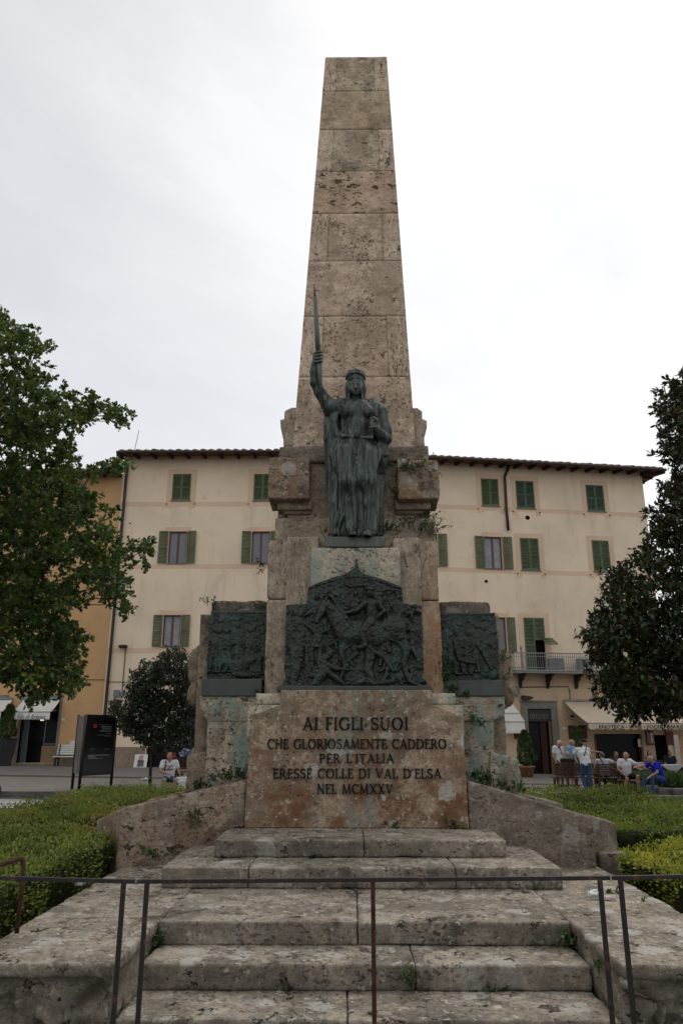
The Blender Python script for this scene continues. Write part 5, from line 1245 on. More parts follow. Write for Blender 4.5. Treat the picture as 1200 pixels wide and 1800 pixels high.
# restaurant openings
u0, u1, z0, z1 = r_rest
m = MB(); quad(m, u0, u1, z0, z1, .24); fobj(m, 'restaurant_glass', M['shopglass'], FR, bld)
m = MB(); m.box(u1 - .1, u1 + .02, -.02, .2, z0, z1); m.box(u0, u0 + .1, -.02, .2, z0, z1); fobj(m, 'restaurant_door_frame', M['brownwood'], FR, bld)
fbox(FR, 1133.5, 1146, 1284, 1310, .10, 'menu_board', 'brownwood'); fbox(FR, 1135.5, 1139.5, 1288, 1306, .105, 'menu_sheet', 'ac', .001); fbox(FR, 1141, 1144.5, 1288, 1306, .105, 'menu_sheet', 'white', .001)
fbox(FR, 1120, 1128, 1299, 1313, .02, 'notice', 'white', .001); fbox(FR, 1168, 1181, 1286, 1310, .10, 'menu_board', 'brownwood'); fbox(FR, 1041, 1048, 1218, 1233, .06, 'wall_plate', 'brownwood')
# little folded awning
def awn_small():
    a, b, c, d = FR.rect(884, 918.5, 1236, 1288, .4); m = MB(); n = 14; V = []; rows_ = [(0.0, .06, d), (.18, .30, d - .15 * (d - c)), (.3, .55, c + .66 * (d - c)), (.42, .62, c + .45 * (d - c)), (.42, .60, c + .42 * (d - c)), (.5, .66, c + .22 * (d - c)), (.5, .62, c + .18 * (d - c)), (.52, .64, c)]
    prof = [(.05, d), (.25, d - .05), (.48, d - .28 * (d - c)), (.55, d - .33 * (d - c)), (.50, d - .36 * (d - c)), (.62, d - .62 * (d - c)), (.56, d - .66 * (d - c)), (.62, d - .9 * (d - c)), (.62, c)]
    for y, z in prof:
        fr_ = (d - z) / (d - c); bb = b - (1 - min(1, fr_ * 1.6)) * .45
        for k in range(n + 1):
            zz = z - (.05 * abs(sin(pi * k / 2)) if z == c else 0); V.append((a + (bb - a) * k / n, -y, zz))
    m.add(V, [(i * (n + 1) + k, i * (n + 1) + k + 1, (i + 1) * (n + 1) + k + 1, (i + 1) * (n + 1) + k) for i in range(len(prof) - 1) for k in range(n)])
    V = [(b - (1 - min(1, (d - z) / (d - c) * 1.6)) * .45, -y, z) for y, z in prof] + [(b - .02, 0, c), (b - .4, 0, d)]; m.add(V, [tuple(range(len(V)))])
    o = fobj(m, 'folded_awning', M['awning_white'], FR, bld); o['label'] = 'small folded white awning with scalloped hem'
awn_small()
fbox(FR, 903, 917, 1287, 1299, .06, 'wooden_board', 'signwood')
# big beige awning with printed valance
def awning(F, parent, pxl, pxr, py_top, py_bot, out, drop_px, mat, text=None, tmat='textdark', scallop=True, tpx=None, arm=True, name='awning', skew=0., th=.5):
    ul, ur = F.uz(pxl, py_bot, out)[0], F.uz(pxr, py_bot, out)[0]; zb0 = F.uz((pxl + pxr) / 2, py_bot, out)[1]; zt0 = F.uz((pxl + pxr) / 2, py_top)[1]; hh = zb0 - F.uz((pxl + pxr) / 2, py_bot + drop_px, out)[1]
    aw = bpy.data.objects.new(name, None); COL.objects.link(aw); aw.parent = parent; aw.matrix_parent_inverse = Matrix.Translation(parent.location).inverted(); aw.matrix_basis = F.M()
    m = MB(); n = 24; k = 8; V = []
    for i in range(k + 1):
        t = i / k
        for j in range(n + 1): V.append((ul + (ur - ul) * j / n, -out * t - .02, zt0 + (zb0 - zt0) * t - .06 * sin(pi * t)))
    m.add(V, [(i * (n + 1) + j, i * (n + 1) + j + 1, (i + 1) * (n + 1) + j + 1, (i + 1) * (n + 1) + j) for i in range(k) for j in range(n)])
    m.build('canvas', mat, aw, wc=False, smooth=True)
    m = MB(); ns = int((ur - ul) / .42) if scallop else 1; V = []; F_ = []; nn = ns * 8
    for j in range(nn + 1):
        u = ul + (ur - ul) * j / nn; s_ = (.07 * (abs(sin(pi * j / 8)) ** .5) if scallop else 0); V += [(u, -out - .02, zb0), (u, -out - .015, zb0 - hh + (.07 if scallop else 0) - s_)]
    m.add(V, [(2 * j, 2 * j + 2, 2 * j + 3, 2 * j + 1) for j in range(nn)]); m.build('valance', mat, aw, wc=False)
    m = MB(); m.bar((ul, -out, zb0 + .01), (ur, -out, zb0 + .01), .05); m.tube([(ul, -.08, zt0 + .02), (ur, -.08, zt0 + .02)], .06, 8); m.build('awning_bar', M['balc'], aw, wc=False)
    for u in (ul + .15, ur - .15):
        m = MB(); m.bar((u, -.05, zt0 - .5 * (zt0 - zb0) - .2), (u, -out + .02, zb0 - .0), .035); m.build('awning_arm', M['balcslab'], aw, wc=False)
    return aw, ul, ur, zb0, hh
M['awn_b'] = M['awning_beige']
aw, ul, ur, zb0, hh = awning(FR, bld, 1033, 1290, 1233.5, 1272, 2.6, 10.5, M['awning_beige'])
aw['label'] = 'wide beige awning with dark capitals on its valance'
def font_text(body, x0, x1, z0, h, y, mat, parent, name='lettering', shear=0., M_=None, wc=False, squash=True):
    c = bpy.data.curves.new(name, 'FONT'); c.body = body; c.extrude = .004; c.shear = shear; c.resolution_u = 2
    o = bpy.data.objects.new(name, c); COL.objects.link(o); bpy.context.view_layer.update(); dg = bpy.context.evaluated_depsgraph_get(); me = bpy.data.meshes.new_from_object(o.evaluated_get(dg)); bpy.data.objects.remove(o)
    n = len(me.vertices); V = np.empty(n * 3, np.float32); me.vertices.foreach_get('co', V); V = V.reshape(-1, 3); lo, hi = V.min(0), V.max(0)
    U = np.stack([x0 + (V[:, 0] - lo[0]) / (hi[0] - lo[0]) * (x1 - x0), y + V[:, 2], z0 + (V[:, 1] - lo[1]) / (hi[1] - lo[1]) * h], 1)
    me.vertices.foreach_set('co', U.astype(np.float32).ravel()); me.materials.clear(); me.materials.append(mat); me.update()
    return obj(name, me, parent, wc)
def upx(px): return FR.uz(px, 1277, 2.6)[0]
font_text('ENOTECA', upx(1052), upx(1096), zb0 - .235, .17, -2.635, M['textdark'], aw, 'printed_word'); font_text('\u2022', upx(1098.7), upx(1100.7), zb0 - .19, .06, -2.635, M['textdark'], aw, 'printed_dot')
font_text('WINE', upx(1104), upx(1127), zb0 - .235, .17, -2.635, M['textdark'], aw, 'printed_word'); font_text('\u2022', upx(1130.5), upx(1132.5), zb0 - .19, .06, -2.635, M['textdark'], aw, 'printed_dot')
font_text('FOOD', upx(1136), upx(1161.5), zb0 - .235, .17, -2.635, M['textdark'], aw, 'printed_word'); font_text('\u2022', upx(1165), upx(1167), zb0 - .19, .06, -2.635, M['textdark'], aw, 'printed_dot')
font_text('BIRRERIA', upx(1171), upx(1217), zb0 - .235, .17, -2.635, M['textdark'], aw, 'printed_word')
# --- orange house
zto = FL.uz(170, 838)[1]
holesO = [FL.rect(36, 101, 1226, 1341), FL.rect(-30, 5, 1226, 1341)]
for (a, b, c, d) in ((136, 150, 868, 925), (20, 50, 880, 915), (84, 112, 1128, 1180)): holesO.append(FL.rect(a, b, c, d))
UW = -45
wall_holes('wall', FL, UW, ubound, -.4, zto + .17, holesO, M['orange'], orb)
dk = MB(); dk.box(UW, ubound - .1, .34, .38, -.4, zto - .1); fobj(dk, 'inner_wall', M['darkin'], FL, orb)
m = MB(); m.box(FL.uz(204, 1000)[0] - .02, ubound + .0, -.012, -.003, -.3, ztop); 
ru = FL.uz(211, 1000)[0]
m = MB(); m.box(ru - .0, ru + .42, -.008, 0, -.3, ztop) if 0 else None
for h in holesO[2:]: window_at(FL, orb, h, 'closed', mat='shutgrey', surround=None)
eaves(FL, UW, ubound - .12, zto, .9, orb)
m = MB(); z_ = zto; m.box(ubound - 1.2, ubound - .75, 1.5, 1.95, zto + .2, zto + 1.6); m.box(ubound - 1.25, ubound - .7, 1.45, 2.0, zto + 1.6, zto + 1.68); fobj(m, 'chimney', M['orange'], FL, orb)
zd = FL.uz(110, 1311)[1]
for a, b in ((holesO[0][1] + .12, ubound - .01), (holesO[1][1] + .1, holesO[0][0] - .12)):
    m = MB(); m.box(a, b, -.03, 0, -.3, zd); fobj(m, 'stone_dado', M['dado'], FL, orb)
m = MB(); m.box(ubound + .0, holesL[-1][0] - .05, -.03, 0, -.3, FL.uz(220, 1313)[1]); fobj(m, 'stone_dado', M['dado'], FL, bld)
m = MB(); m.box(holesL[-1][1], 0, -.03, 0, -.3, FL.uz(220, 1313)[1]); fobj(m, 'stone_dado', M['dado'], FL, bld)
m = MB(); quad(m, holesL[-1][0], holesL[-1][1], holesL[-1][2], holesL[-1][3], .22); fobj(m, 'shop_glass', M['shopglass'], FL, bld)
for i, h in enumerate(holesO[:2]):
    u0, u1, z0, z1 = h; m = MB()
    m.box(u0 - .12, u0, -.04, .22, -.3, z1 + .12); m.box(u1, u1 + .12, -.04, .22, -.3, z1 + .12); m.box(u0, u1, -.037, .22, z1, z1 + .12); fobj(m, 'shop_frame', M['frame_stone'], FL, orb)
    m = MB(); quad(m, u0, u1, z0, z1, .26); fobj(m, 'shop_glass', M['shopglass'], FL, orb)
    m = MB()
    for f in (.04, .16, .62): m.box(u0 + (u1 - u0) * f, u0 + (u1 - u0) * f + .045, .20, .25, z0, z1)
    m.box(u0, u1, .20, .25, z1 - .06, z1); m.box(u0 + (u1 - u0) * .62, u1, .20, .25, z0 + .85, z0 + .90); fobj(m, 'shop_window_frame', M['metalgrey'], FL, orb)
    m = MB(); m.box(u0 + (u1 - u0) * .06, u0 + (u1 - u0) * .15, .22, .25, z0, z1 - .8); fobj(m, 'pale_door_leaf', plain('pale_blue_door', (.10, .14, .15)), FL, orb)
    m = MB(); m.box(u0 + (u1 - u0) * .60, u1, .15, .19, z0, z0 + .80); fobj(m, 'display_counter', plain('ochre_counter', (.27, .19, .09)), FL, orb)
    m = MB(); m.box(u0 - .1, u1 + .1, -.28, .1, z0 - .3, z0 - .03); fobj(m, 'door_step', M['frame_stone'], FL, orb)
    lamp = N('lamp_glow'); e_ = lamp.b; e_.inputs['Emission Color'].default_value = (1, .85, .55, 1); e_.inputs['Emission Strength'].default_value = .8; lamp.col((.6, .5, .3))
    if i == 0: m = MB(); m.box(u0 + 1.0, u0 + 1.14, -.15, -.05, z1 - 1.12, z1 - 1.0); fobj(m, 'shop_lamp', lamp.m, FL, orb)
aw1, ul, ur, zb0, hh = awning(FL, orb, 22, 89, 1229, 1252, 1.15, 12.5, M['awning_white'], scallop=False)
aw1['label'] = 'white shop awning with flowing script on its front'
font_text('Filo di Arianna', ul + .28, ur - .2, zb0 - .36, .28, -1.18, M['greytext'], aw1, 'script_lettering', shear=.45)
aw2, *_ = awning(FL, orb, -50, 3, 1229, 1252, 1.15, 12.5, M['awning_white'], scallop=False)
for (a, b, c, d, nm, mt) in ((109, 115, 1263, 1268, 'house_number', 'white'), (124, 134, 1302, 1310, 'notice', 'white'), (22, 29.5, 1291, 1295, 'name_plate', 'black'), (64, 68, 1212, 1217, 'alarm_box', 'white')):
    q_ = FL.rect(a, b, c, d); m = MB(); m.box(q_[0], q_[1], -.04, 0, q_[2], q_[3]); fobj(m, nm, M[mt], FL, orb)
m = MB(); z_ = FL.uz(100, 1195)[1]; m.tube([(-26, -.03, z_ + .1), (ubound, -.03, z_)], .015, 5); fobj(m, 'cable', M['black'], FL, orb)
# ================================================================ vegetation
LEAF = {
 'oval': np.array([(0, 0), (.28, .22), (.34, .55), (0, 1), (-.34, .55), (-.28, .22)]),
 'long': np.array([(0, 0), (.16, .25), (.20, .6), (0, 1), (-.20, .6), (-.16, .25)]),
 'oak': np.array([(0, 0), (.10, .16), (.25, .24), (.16, .38), (.40, .52), (.24, .62), (.34, .84), (0, 1), (-.34, .84), (-.24, .62), (-.40, .52), (-.16, .38), (-.25, .24), (-.10, .16)]),
 'needle': np.array([(0, 0), (.10, .5), (0, 1), (-.10, .5)]),
}
def leaves(name, pos, dirs, size, mat, parent=None, shape='oval', fold=.18, seed=0, tint=None, upbias=.5):
    """leaf-sized faces: pos (n,3), dirs (n,3) growth direction; every leaf turned and sized a little differently"""
    r = np.random.default_rng(seed); n = len(pos); L = LEAF[shape]
    d = dirs + r.normal(0, .45, (n, 3)); d /= np.linalg.norm(d, axis=1, keepdims=True) + 1e-9
    up = r.normal(0, .6, (n, 3)) + np.array([0, 0, upbias * 2]); u = np.cross(d, up); u /= np.linalg.norm(u, axis=1, keepdims=True) + 1e-9
    w = np.cross(u, d); s = size * r.uniform(.65, 1.3, (n, 1, 1))
    lx = L[:, 0][None, :, None]; ly = L[:, 1][None, :, None]; bend = r.uniform(-.1, .35, (n, 1, 1))
    V = pos[:, None, :] + s * (u[:, None, :] * lx + d[:, None, :] * ly + w[:, None, :] * (fold * np.abs(lx) * 1.5 - bend * ly ** 2 * .6))
    k = len(L); F = np.arange(n * k).reshape(n, k)
    t = (r.random(n) if tint is None else np.clip(tint + r.uniform(-.25, .25, n), 0, 1)); T = np.repeat(t, k)
    return obj(name, mesh_np(name, V.reshape(-1, 3), F, mat, attr={'tint': T}), parent)

def hedge(label, x0, x1, y0, y1, z0, z1, n, size, mat, seed=0, wob=.05, tilt=0., group=None):
    """clipped hedge: a lumpy body of twigs with leaves standing out of it on every side"""
    r = np.random.default_rng(seed); h = empty('hedge', ((x0 + x1) / 2, (y0 + y1) / 2, z0)); tag(h, label, 'hedge', group)
    V, F = grid_box(x0 + .05, x1 - .05, y0 + .05, y1 - .05, z0, z1 - .05, .12)
    top = (V[:, 2] > z1 - .1)
    V = V + .08 * np.stack([vnoise(V * 3, seed), vnoise(V * 3, seed + 1), vnoise(V * 1.8, seed + 2) * 1.2 - .3], 1); V[:, 2] += tilt * (V[:, 1] - y0)
    obj('twig_mass', mesh_np('twig_mass', V, F, M['twigs'], smooth=True), h)
    ax, ay, az = x1 - x0, y1 - y0, z1 - z0; A = np.array([ax * ay * 1.5, ax * az, ax * az, ay * az, ay * az]); c = r.choice(5, n, p=A / A.sum()); p = r.random((n, 3)) * [ax, ay, az] + [x0, y0, z0]; d = np.zeros((n, 3))
    for k, (a, v, dd) in enumerate(((2, z1, (0, 0, 1)), (1, y0, (0, -1, .3)), (1, y1, (0, 1, .3)), (0, x0, (-1, 0, .3)), (0, x1, (1, 0, .3)))):
        m = c == k; p[m, a] = v; d[m] = dd
    lump = fbm(p * np.array([1.6, 1.6, 2]), 3, seed + 5) * wob * 4.2
    p = p + d * (lump[:, None] + r.uniform(-.10, .05, (n, 1)) + .085 * (r.random((n, 1)) > .965)); p[:, 2] += tilt * (p[:, 1] - y0)
    t = .42 + .9 * fbm(p * 1.3, 4, seed + 9) + .22 * (c == 0) + .5 * np.clip(vnoise(p * 2.3, seed + 17) - .55, 0, 1)  # top leaves tinted lighter: light from above put into the leaf colour
    keep = vnoise(p * 5.5, seed + 13) > -.34
    leaves('foliage', p[keep], d[keep] + [0, 0, .4], size, mat, h, 'oval', seed=seed, tint=t[keep])
    return h
M['twigs'] = plain('hedge_twigs', (.018, .022, .008), .95, .05, 0, .5, 14, .01)
zg = -.12
hedge('low clipped hedge bed nearest on the left, beside the flank block', -6.6, -2.68, 5.6, 11.9, zg, .84, 85000, .029, M['leaf_hedge'], 1, group='clipped garden hedges')
hedge('farther clipped hedge on the left, behind a narrow dark gap and below the wing wall', -5.3, -1.6, 12.5, 16.4, zg, .84, 36000, .034, M['leaf_hedge'], 2, group='clipped garden hedges')
hedge('farthest right hedge, running behind the right wing wall towards the benches', 1.9, 5.9, 12.4, 16.6, zg, .80, 38000, .034, M['leaf_hedge'], 3, group='clipped garden hedges')
hedge('middle right hedge with dark side, between the far hedge and the golden one', 3.25, 7.2, 9.7, 12.0, zg, .78, 36000, .032, M['leaf_hedge'], 4, group='clipped garden hedges')
hedge('golden yellow-green hedge at the right edge beside the flank block', 3.0, 6.6, 7.6, 9.2, zg, .72, 30000, .030, M['leaf_hedge_yellow'], 5, group='clipped garden hedges')
for x0, x1, y0, y1 in ((-7, -2.62, 5.2, 17), (2.85, 7.6, 6.0, 17.2)):
    V, F = grid_box(x0, x1, y0, y1, -.25, zg + .0, .5); tag(obj('soil', mesh_np('soil', V, F, M['soil'])), kind='structure')

def weeds(label, pts, n, size, seed, spread=.06, shape='oval', group='weeds rooted in the joints', up=(0, -.3, .6), stem=.12):
    """small self-sown plants: arching stems with leaves"""
    r = np.random.default_rng(seed); pos = []; dirs = []; mb = MB(); up = np.array(up)
    per = max(4, n // max(1, int(n / 14))); ns = max(2, n // per)
    for i in range(ns):
        a = np.array(pts[r.integers(len(pts))], float) + r.normal(0, spread, 3) * [1, .35, .25]; dr = up + r.normal(0, .45, 3); dr /= np.linalg.norm(dr); L_ = stem * r.uniform(.5, 1.3)
        b_ = a + dr * L_ * .6; c = a + dr * L_ + np.array([0, -.2, -.5]) * L_ * r.uniform(0, .6)
        mb.tube([a - dr * .03, b_, c], [.0035, .0028, .0015], 4)
        for k in range(per):
            t = r.uniform(.1, 1); p = (1 - t) ** 2 * a + 2 * t * (1 - t) * b_ + t * t * c; pos.append(p + r.normal(0, .008, 3)); v = r.normal(0, 1, 3) + dr; dirs.append(v / np.linalg.norm(v))
    root = empty('weed_plant', tuple(np.array(pts[0], float))); tag(root, label, 'plant', group)
    mb.build('stems', M['leaf_weed'], root); leaves('leaves', np.array(pos), np.array(dirs), size, M['leaf_weed'], root, shape, seed=seed)
def pl(px0, px1, py0, py1, Y, k=6): return [tuple(P(px0 + (px1 - px0) * i / (k - 1), py0 + (py1 - py0) * i / (k - 1), Y)) for i in range(k)]
weeds('bushy weed behind the left wing wall at the foot of the green-stained base', pl(375, 418, 1372, 1362, 9.85), 420, .030, 1, .06)
weeds('small dark weed behind the lower left wing wall end', pl(345, 368, 1388, 1380, 9.9), 200, .028, 2, .05)
weeds('leafy weed rooted in the middle of the left wing wall face', pl(343, 354, 1437, 1445, 9.18), 110, .026, 3, .03)
weeds('low weed at the bottom of the left wing wall beside the second step', pl(255, 275, 1498, 1508, 9.0), 140, .026, 4, .03)
weeds('small weed left of the landing at the corner of the left wing wall', pl(305, 315, 1498, 1503, 8.95), 50, .024, 5, .02)
weeds('broad weed mass behind the right wing wall beside the tablet', pl(822, 862, 1360, 1376, 9.85), 460, .030, 6, .06)
weeds('weed trailing along the top of the right wing wall', pl(862, 910, 1378, 1390, 9.8), 380, .028, 7, .05)
weeds('leafy weed on the green-stained wall right of the tablet', pl(826, 850, 1268, 1275, 9.98), 160, .026, 8, .04)
weeds('dark fern on the right base under the cornice notch', pl(876, 884, 1345, 1358, 10.2), 120, .03, 9, .03)
weeds('climbing weed between the rust-stained pier and the right bronze relief', pl(780, 790, 1165, 1215, 10.0), 420, .032, 10, .05)
weeds('tuft on the right bronze plinth', pl(812, 832, 1222, 1226, 9.98), 90, .024, 11, .03)
weeds('small plants at the right end of the right bronze relief', pl(880, 886, 1150, 1210, 10.2), 220, .028, 12, .03)
weeds('small weed left of the central bronze between pier and plinth', pl(448, 462, 1216, 1219, 10.0), 120, .024, 13, .03)
weeds('yellow-green sprig on the left top block above the bronze relief', pl(368, 378, 1060, 1078, 10.3), 90, .026, 14, .02, up=(0, -.2, 1))
weeds('tuft at the left top block against the pier', pl(455, 468, 1066, 1074, 10.2), 130, .026, 15, .03)
weeds('trailing weeds on the upper right corner block', pl(697, 745, 818, 822, 9.93), 520, .026, 16, .07, up=(.1, -.4, .1), stem=.18)
weeds('weeds in the recess right of the statue', pl(690, 702, 862, 880, 10.1), 220, .026, 17, .04)
weeds('tall weeds right of the statue base along the ledge', pl(672, 700, 928, 940, 9.95), 260, .026, 18, .05, up=(0, -.2, 1), stem=.2)
weeds('bushy weeds on the right ledge above the rusty pier', pl(715, 762, 925, 945, 10.1), 380, .026, 19, .06, up=(.1, -.2, 1), stem=.22)
weeds('plant hanging from the right end of the upper ledge', pl(748, 762, 905, 930, 10.25), 260, .026, 20, .04, up=(.5, -.2, .6), stem=.2)
weeds('small dry plant left of the statue base', pl(568, 572, 935, 950, 9.8), 90, .022, 21, .02, up=(0, -.2, 1))
weeds('hanging twiggy plant on the outer edge of the left pier', pl(463, 468, 990, 1010, 10.0), 110, .026, 22, .03, up=(-.8, -.2, -.4), stem=.16)
weeds('fern in the stair corner where the left flank meets the third tread', pl(276, 285, 1650, 1662, 6.56), 170, .030, 23, .025)
weeds('upright weed in the right corner of the third tread', pl(992, 1003, 1650, 1662, 6.56), 190, .030, 24, .025)
weeds('weed in the joint of the second step near the middle', pl(719, 724, 1722, 1735, 6.06), 90, .022, 25, .018)
weeds('thin line of weeds under the second step on the right', pl(840, 900, 1741, 1744, 6.10), 150, .016, 26, .02, stem=.05)
weeds('sparse weeds at the foot of the third step', pl(850, 1000, 1660, 1662, 6.58), 60, .014, 27, .02, stem=.04)
weeds('small weeds under the tablet on the top tread', pl(686, 700, 1452, 1456, 9.40), 70, .022, 28, .015, stem=.06)
weeds('upright weed at the right foot of the tablet', pl(782, 800, 1446, 1456, 9.40), 130, .024, 29, .02)
weeds('little weed at the second riser joint on the right', pl(940, 952, 1562, 1564, 7.85), 60, .018, 30, .015, stem=.05)
weeds('dry tuft on the left flank coping near the hedge', pl(148, 160, 1556, 1562, 7.9), 60, .02, 31, .02, stem=.05)
weeds('tuft of weeds beside the crushed bottle on the right flank coping', pl(1070, 1082, 1570, 1576, 7.7), 70, .022, 32, .02, stem=.06)
weeds('spreading weed on the right flank coping nearer the hedge', pl(1128, 1142, 1588, 1596, 7.35), 60, .02, 33, .02, stem=.05)
weeds('small weeds in the inner face of the right flank block', pl(1055, 1062, 1695, 1730, 5.6), 70, .02, 34, .02, stem=.05)

def tree(label, name, foot, top, outline, ylo, yhi, n_cl, per, size, mat, shape, seed, rad=.3, trunk_r=.25, cl_r=.45, fill=None, leafdir='out', extra=None, bend=(0, 0, 0), zlim=(0, 99), density=None, cat='tree', tuft=9, ox_=0):
    """tapered trunk, limbs grown towards every leaf cluster, leaf-sized faces in clusters"""
    r = np.random.default_rng(seed); outline = [(a + ox_, b) for a, b in outline]; ins = poly_inside(outline); xs_ = [p[0] for p in outline]; ys_ = [p[1] for p in outline]; cl = []
    tries = 0
    while len(cl) < n_cl and tries < n_cl * 60:
        tries += 1
        px, py = r.uniform(min(xs_), max(xs_)), r.uniform(min(ys_), max(ys_))
        if not ins(np.array([px]), np.array([py]))[0]: continue
        if density is not None and r.random() > density(px, py): continue
        Y = r.uniform(ylo, yhi); p = np.array(P(px, py, Y))
        if fill is not None and not fill(p): continue
        cl.append(p)
    cl = np.array(cl); foot = np.array(foot, float); top = np.array(top, float)
    root = empty(name, tuple(foot)); tag(root, label, cat)
    mb = MB(); tk = [foot + (top - foot) * t + np.array(bend) * sin(pi * t) for t in np.linspace(0, 1, 8)]; mb.tube(tk, [trunk_r * (1.25 if i == 0 else 1 - .09 * i) for i in range(8)], 12)
    mb.build('trunk', M['bark'], root, smooth=True)
    nodes = [np.array(t) for t in tk[3:]]; rads = [trunk_r * .4] * len(nodes); order = np.argsort(np.linalg.norm(cl - np.array(tk[5]), axis=1)); mb = MB()
    for i in order:
        c = cl[i]; nd = np.array(nodes); dd = np.linalg.norm(nd - c, axis=1) + .35 * np.linalg.norm(nd - np.array(tk[5]), axis=1); j = int(dd.argmin()); a = nd[j]
        ra = max(.010, rads[j] * .62); mid = (a + c) / 2 + r.normal(0, .06, 3) * np.linalg.norm(c - a); mb.tube([a, mid, c], [ra, ra * .8, ra * .5], 5, cap=False); nodes += [mid, c]; rads += [ra * .8, ra * .55]
    mb.build('branches', M['bark'], root, smooth=True)
    pos = []; dirs = []; tint = []
    cen = np.array(tk[-1])
    for c in cl:                                        # every cluster holds a few twig-end tufts, every tuft a rosette of leaves
        nt_ = max(2, int(per / tuft * r.uniform(.6, 1.3))); ct = r.uniform(.15, .7); o = (c - cen); o /= np.linalg.norm(o) + 1e-6
        for _ in range(nt_):
            q0 = r.normal(0, 1, 3); q0 /= np.linalg.norm(q0); q0 = q0 * (r.random() ** .45) * cl_r * r.uniform(.6, 1.15) * np.array([1.1, 1.1, .7]); k = int(tuft * r.uniform(.7, 1.3))
            ax_ = q0 / cl_r * .6 + o * .6 + [0, 0, .5]; v_ = r.normal(0, 1, (k, 3)); v_ /= np.linalg.norm(v_, axis=1, keepdims=True); dd_ = v_ + ax_ * .55
            pos.append(c + q0 + r.normal(0, size * .22, (k, 3))); dirs.append(dd_); tint.append(np.clip(np.full(k, ct + r.uniform(-.3, .3)), 0, .9))
    pos = np.concatenate(pos); dirs = np.concatenate(dirs); tint = np.concatenate(tint)
    leaves('crown', pos, dirs, size, mat, root, shape, seed=seed, tint=tint)
    return root, cl
oak_out = [(-330, 420), (-40, 520), (6, 545), (18, 572), (48, 574), (52, 600), (92, 592), (92, 610), (70, 640), (60, 655), (96, 650), (95, 668), (60, 672), (90, 690), (128, 682), (130, 694), (100, 705), (140, 715), (150, 692), (166, 706), (188, 710), (236, 742), (205, 756), (160, 760), (125, 752), (110, 770), (140, 786), (120, 800), (150, 826), (212, 812), (216, 828), (150, 834), (130, 850), (150, 872), (190, 892), (194, 912), (170, 922), (202, 935), (208, 962), (262, 950), (270, 975), (282, 1008), (240, 985), (222, 1000), (226, 1060), (236, 1104), (214, 1070), (196, 1064), (184, 1090), (170, 1075), (140, 1100), (150, 1130), (128, 1160), (138, 1190), (128, 1222), (104, 1205), (84, 1238), (50, 1246), (42, 1220), (18, 1202), (-10, 1190), (-120, 1240), (-330, 1240)]
tree('large leafy oak with lobed leaves filling the left edge', 'oak_tree', (-7.9, 11.8, -.15), (-7.6, 12, 6.2), oak_out, 9.8, 13.2, 2100, 42, .074, M['leaf_oak'], 'oak', 42, trunk_r=.30, cl_r=.20,
     density=lambda x, y: (1. if x > -40 else .35) * float(vnoise(np.array([x / 34., y / 30., 3.]), 5) > (-1.1 if x < 30 else -.72 if x < 110 else -.38)))
mag_out = [(1500, 560), (1260, 600), (1205, 652), (1178, 668), (1156, 686), (1142, 716), (1152, 734), (1140, 752), (1150, 775), (1140, 790), (1168, 806), (1166, 836), (1140, 872), (1146, 896), (1120, 893), (1130, 912), (1144, 925), (1112, 938), (1128, 958), (1094, 960), (1108, 975), (1112, 992), (1072, 984), (1080, 1004), (1046, 1008), (1062, 1030), (1044, 1044), (1052, 1066), (1030, 1082), (1016, 1122), (1036, 1146), (1028, 1190), (1052, 1212), (1046, 1246), (1078, 1250), (1090, 1266), (1130, 1258), (1176, 1268), (1200, 1262), (1400, 1300), (1500, 1300)]
rt, mcl = tree('tall dark glossy magnolia with white blossoms at the right edge', 'magnolia_tree', (11.2, 17.6, -.25), (11.1, 17.8, 7.5), mag_out, 15.2, 18.6, 1800, 42, .14, M['leaf_magnolia'], 'long', 77, trunk_r=.28, cl_r=.26, ox_=13,
     density=lambda x, y: 1. if x < 1240 else .35)
for k, (px, py) in enumerate(((1170, 1045), (1098, 1150))):
    c = P(px, py, 14.95); mb = MB(); rf = random.Random(k)
    for j in range(9):
        a = j * 2.4; el = .3 + .5 * (j > 4); L_ = .06 * rf.uniform(.8, 1.2); d = Vector((cos(a) * cos(el), -abs(sin(el)) - .2, sin(a) * cos(el))).normalized(); s_ = d.cross(Vector((0, 1, .2))).normalized() * L_ * .42
        mb.add([c, c + d * L_ * .5 + s_, c + d * L_ * 1.05, c + d * L_ * .5 - s_], [(0, 1, 2, 3)])
    mb.build('blossom', M['flower'], rt)
holm_out = [(300, 1128), (322, 1150), (338, 1190), (342, 1240), (330, 1290), (338, 1312), (300, 1326), (262, 1330), (248, 1312), (222, 1296), (205, 1280), (212, 1262), (196, 1250), (200, 1232), (222, 1238), (226, 1205), (240, 1176), (262, 1160), (276, 1170), (296, 1150)]
holm_out = [(298, 1135), (318, 1142), (338, 1172), (350, 1200), (352, 1240), (346, 1290), (350, 1310), (300, 1322), (268, 1322), (252, 1306), (228, 1296), (208, 1284), (214, 1262), (196, 1250), (200, 1232), (222, 1238), (226, 1205), (240, 1176), (262, 1160), (276, 1170)]
f = P(264, 1383, 25.5)
tree('small dense dark evergreen tree on a thin trunk between information board and memorial', 'holm_oak_tree', (f.x, 25.5, zp(f.x, 25.5)), (P(270, 1215, 25.5).x, 25.5, Z(1230, 25.5)), holm_out, 24.2, 26.8, 900, 90, .058, M['leaf_holm'], 'oval', 5, trunk_r=.055, cl_r=.22)
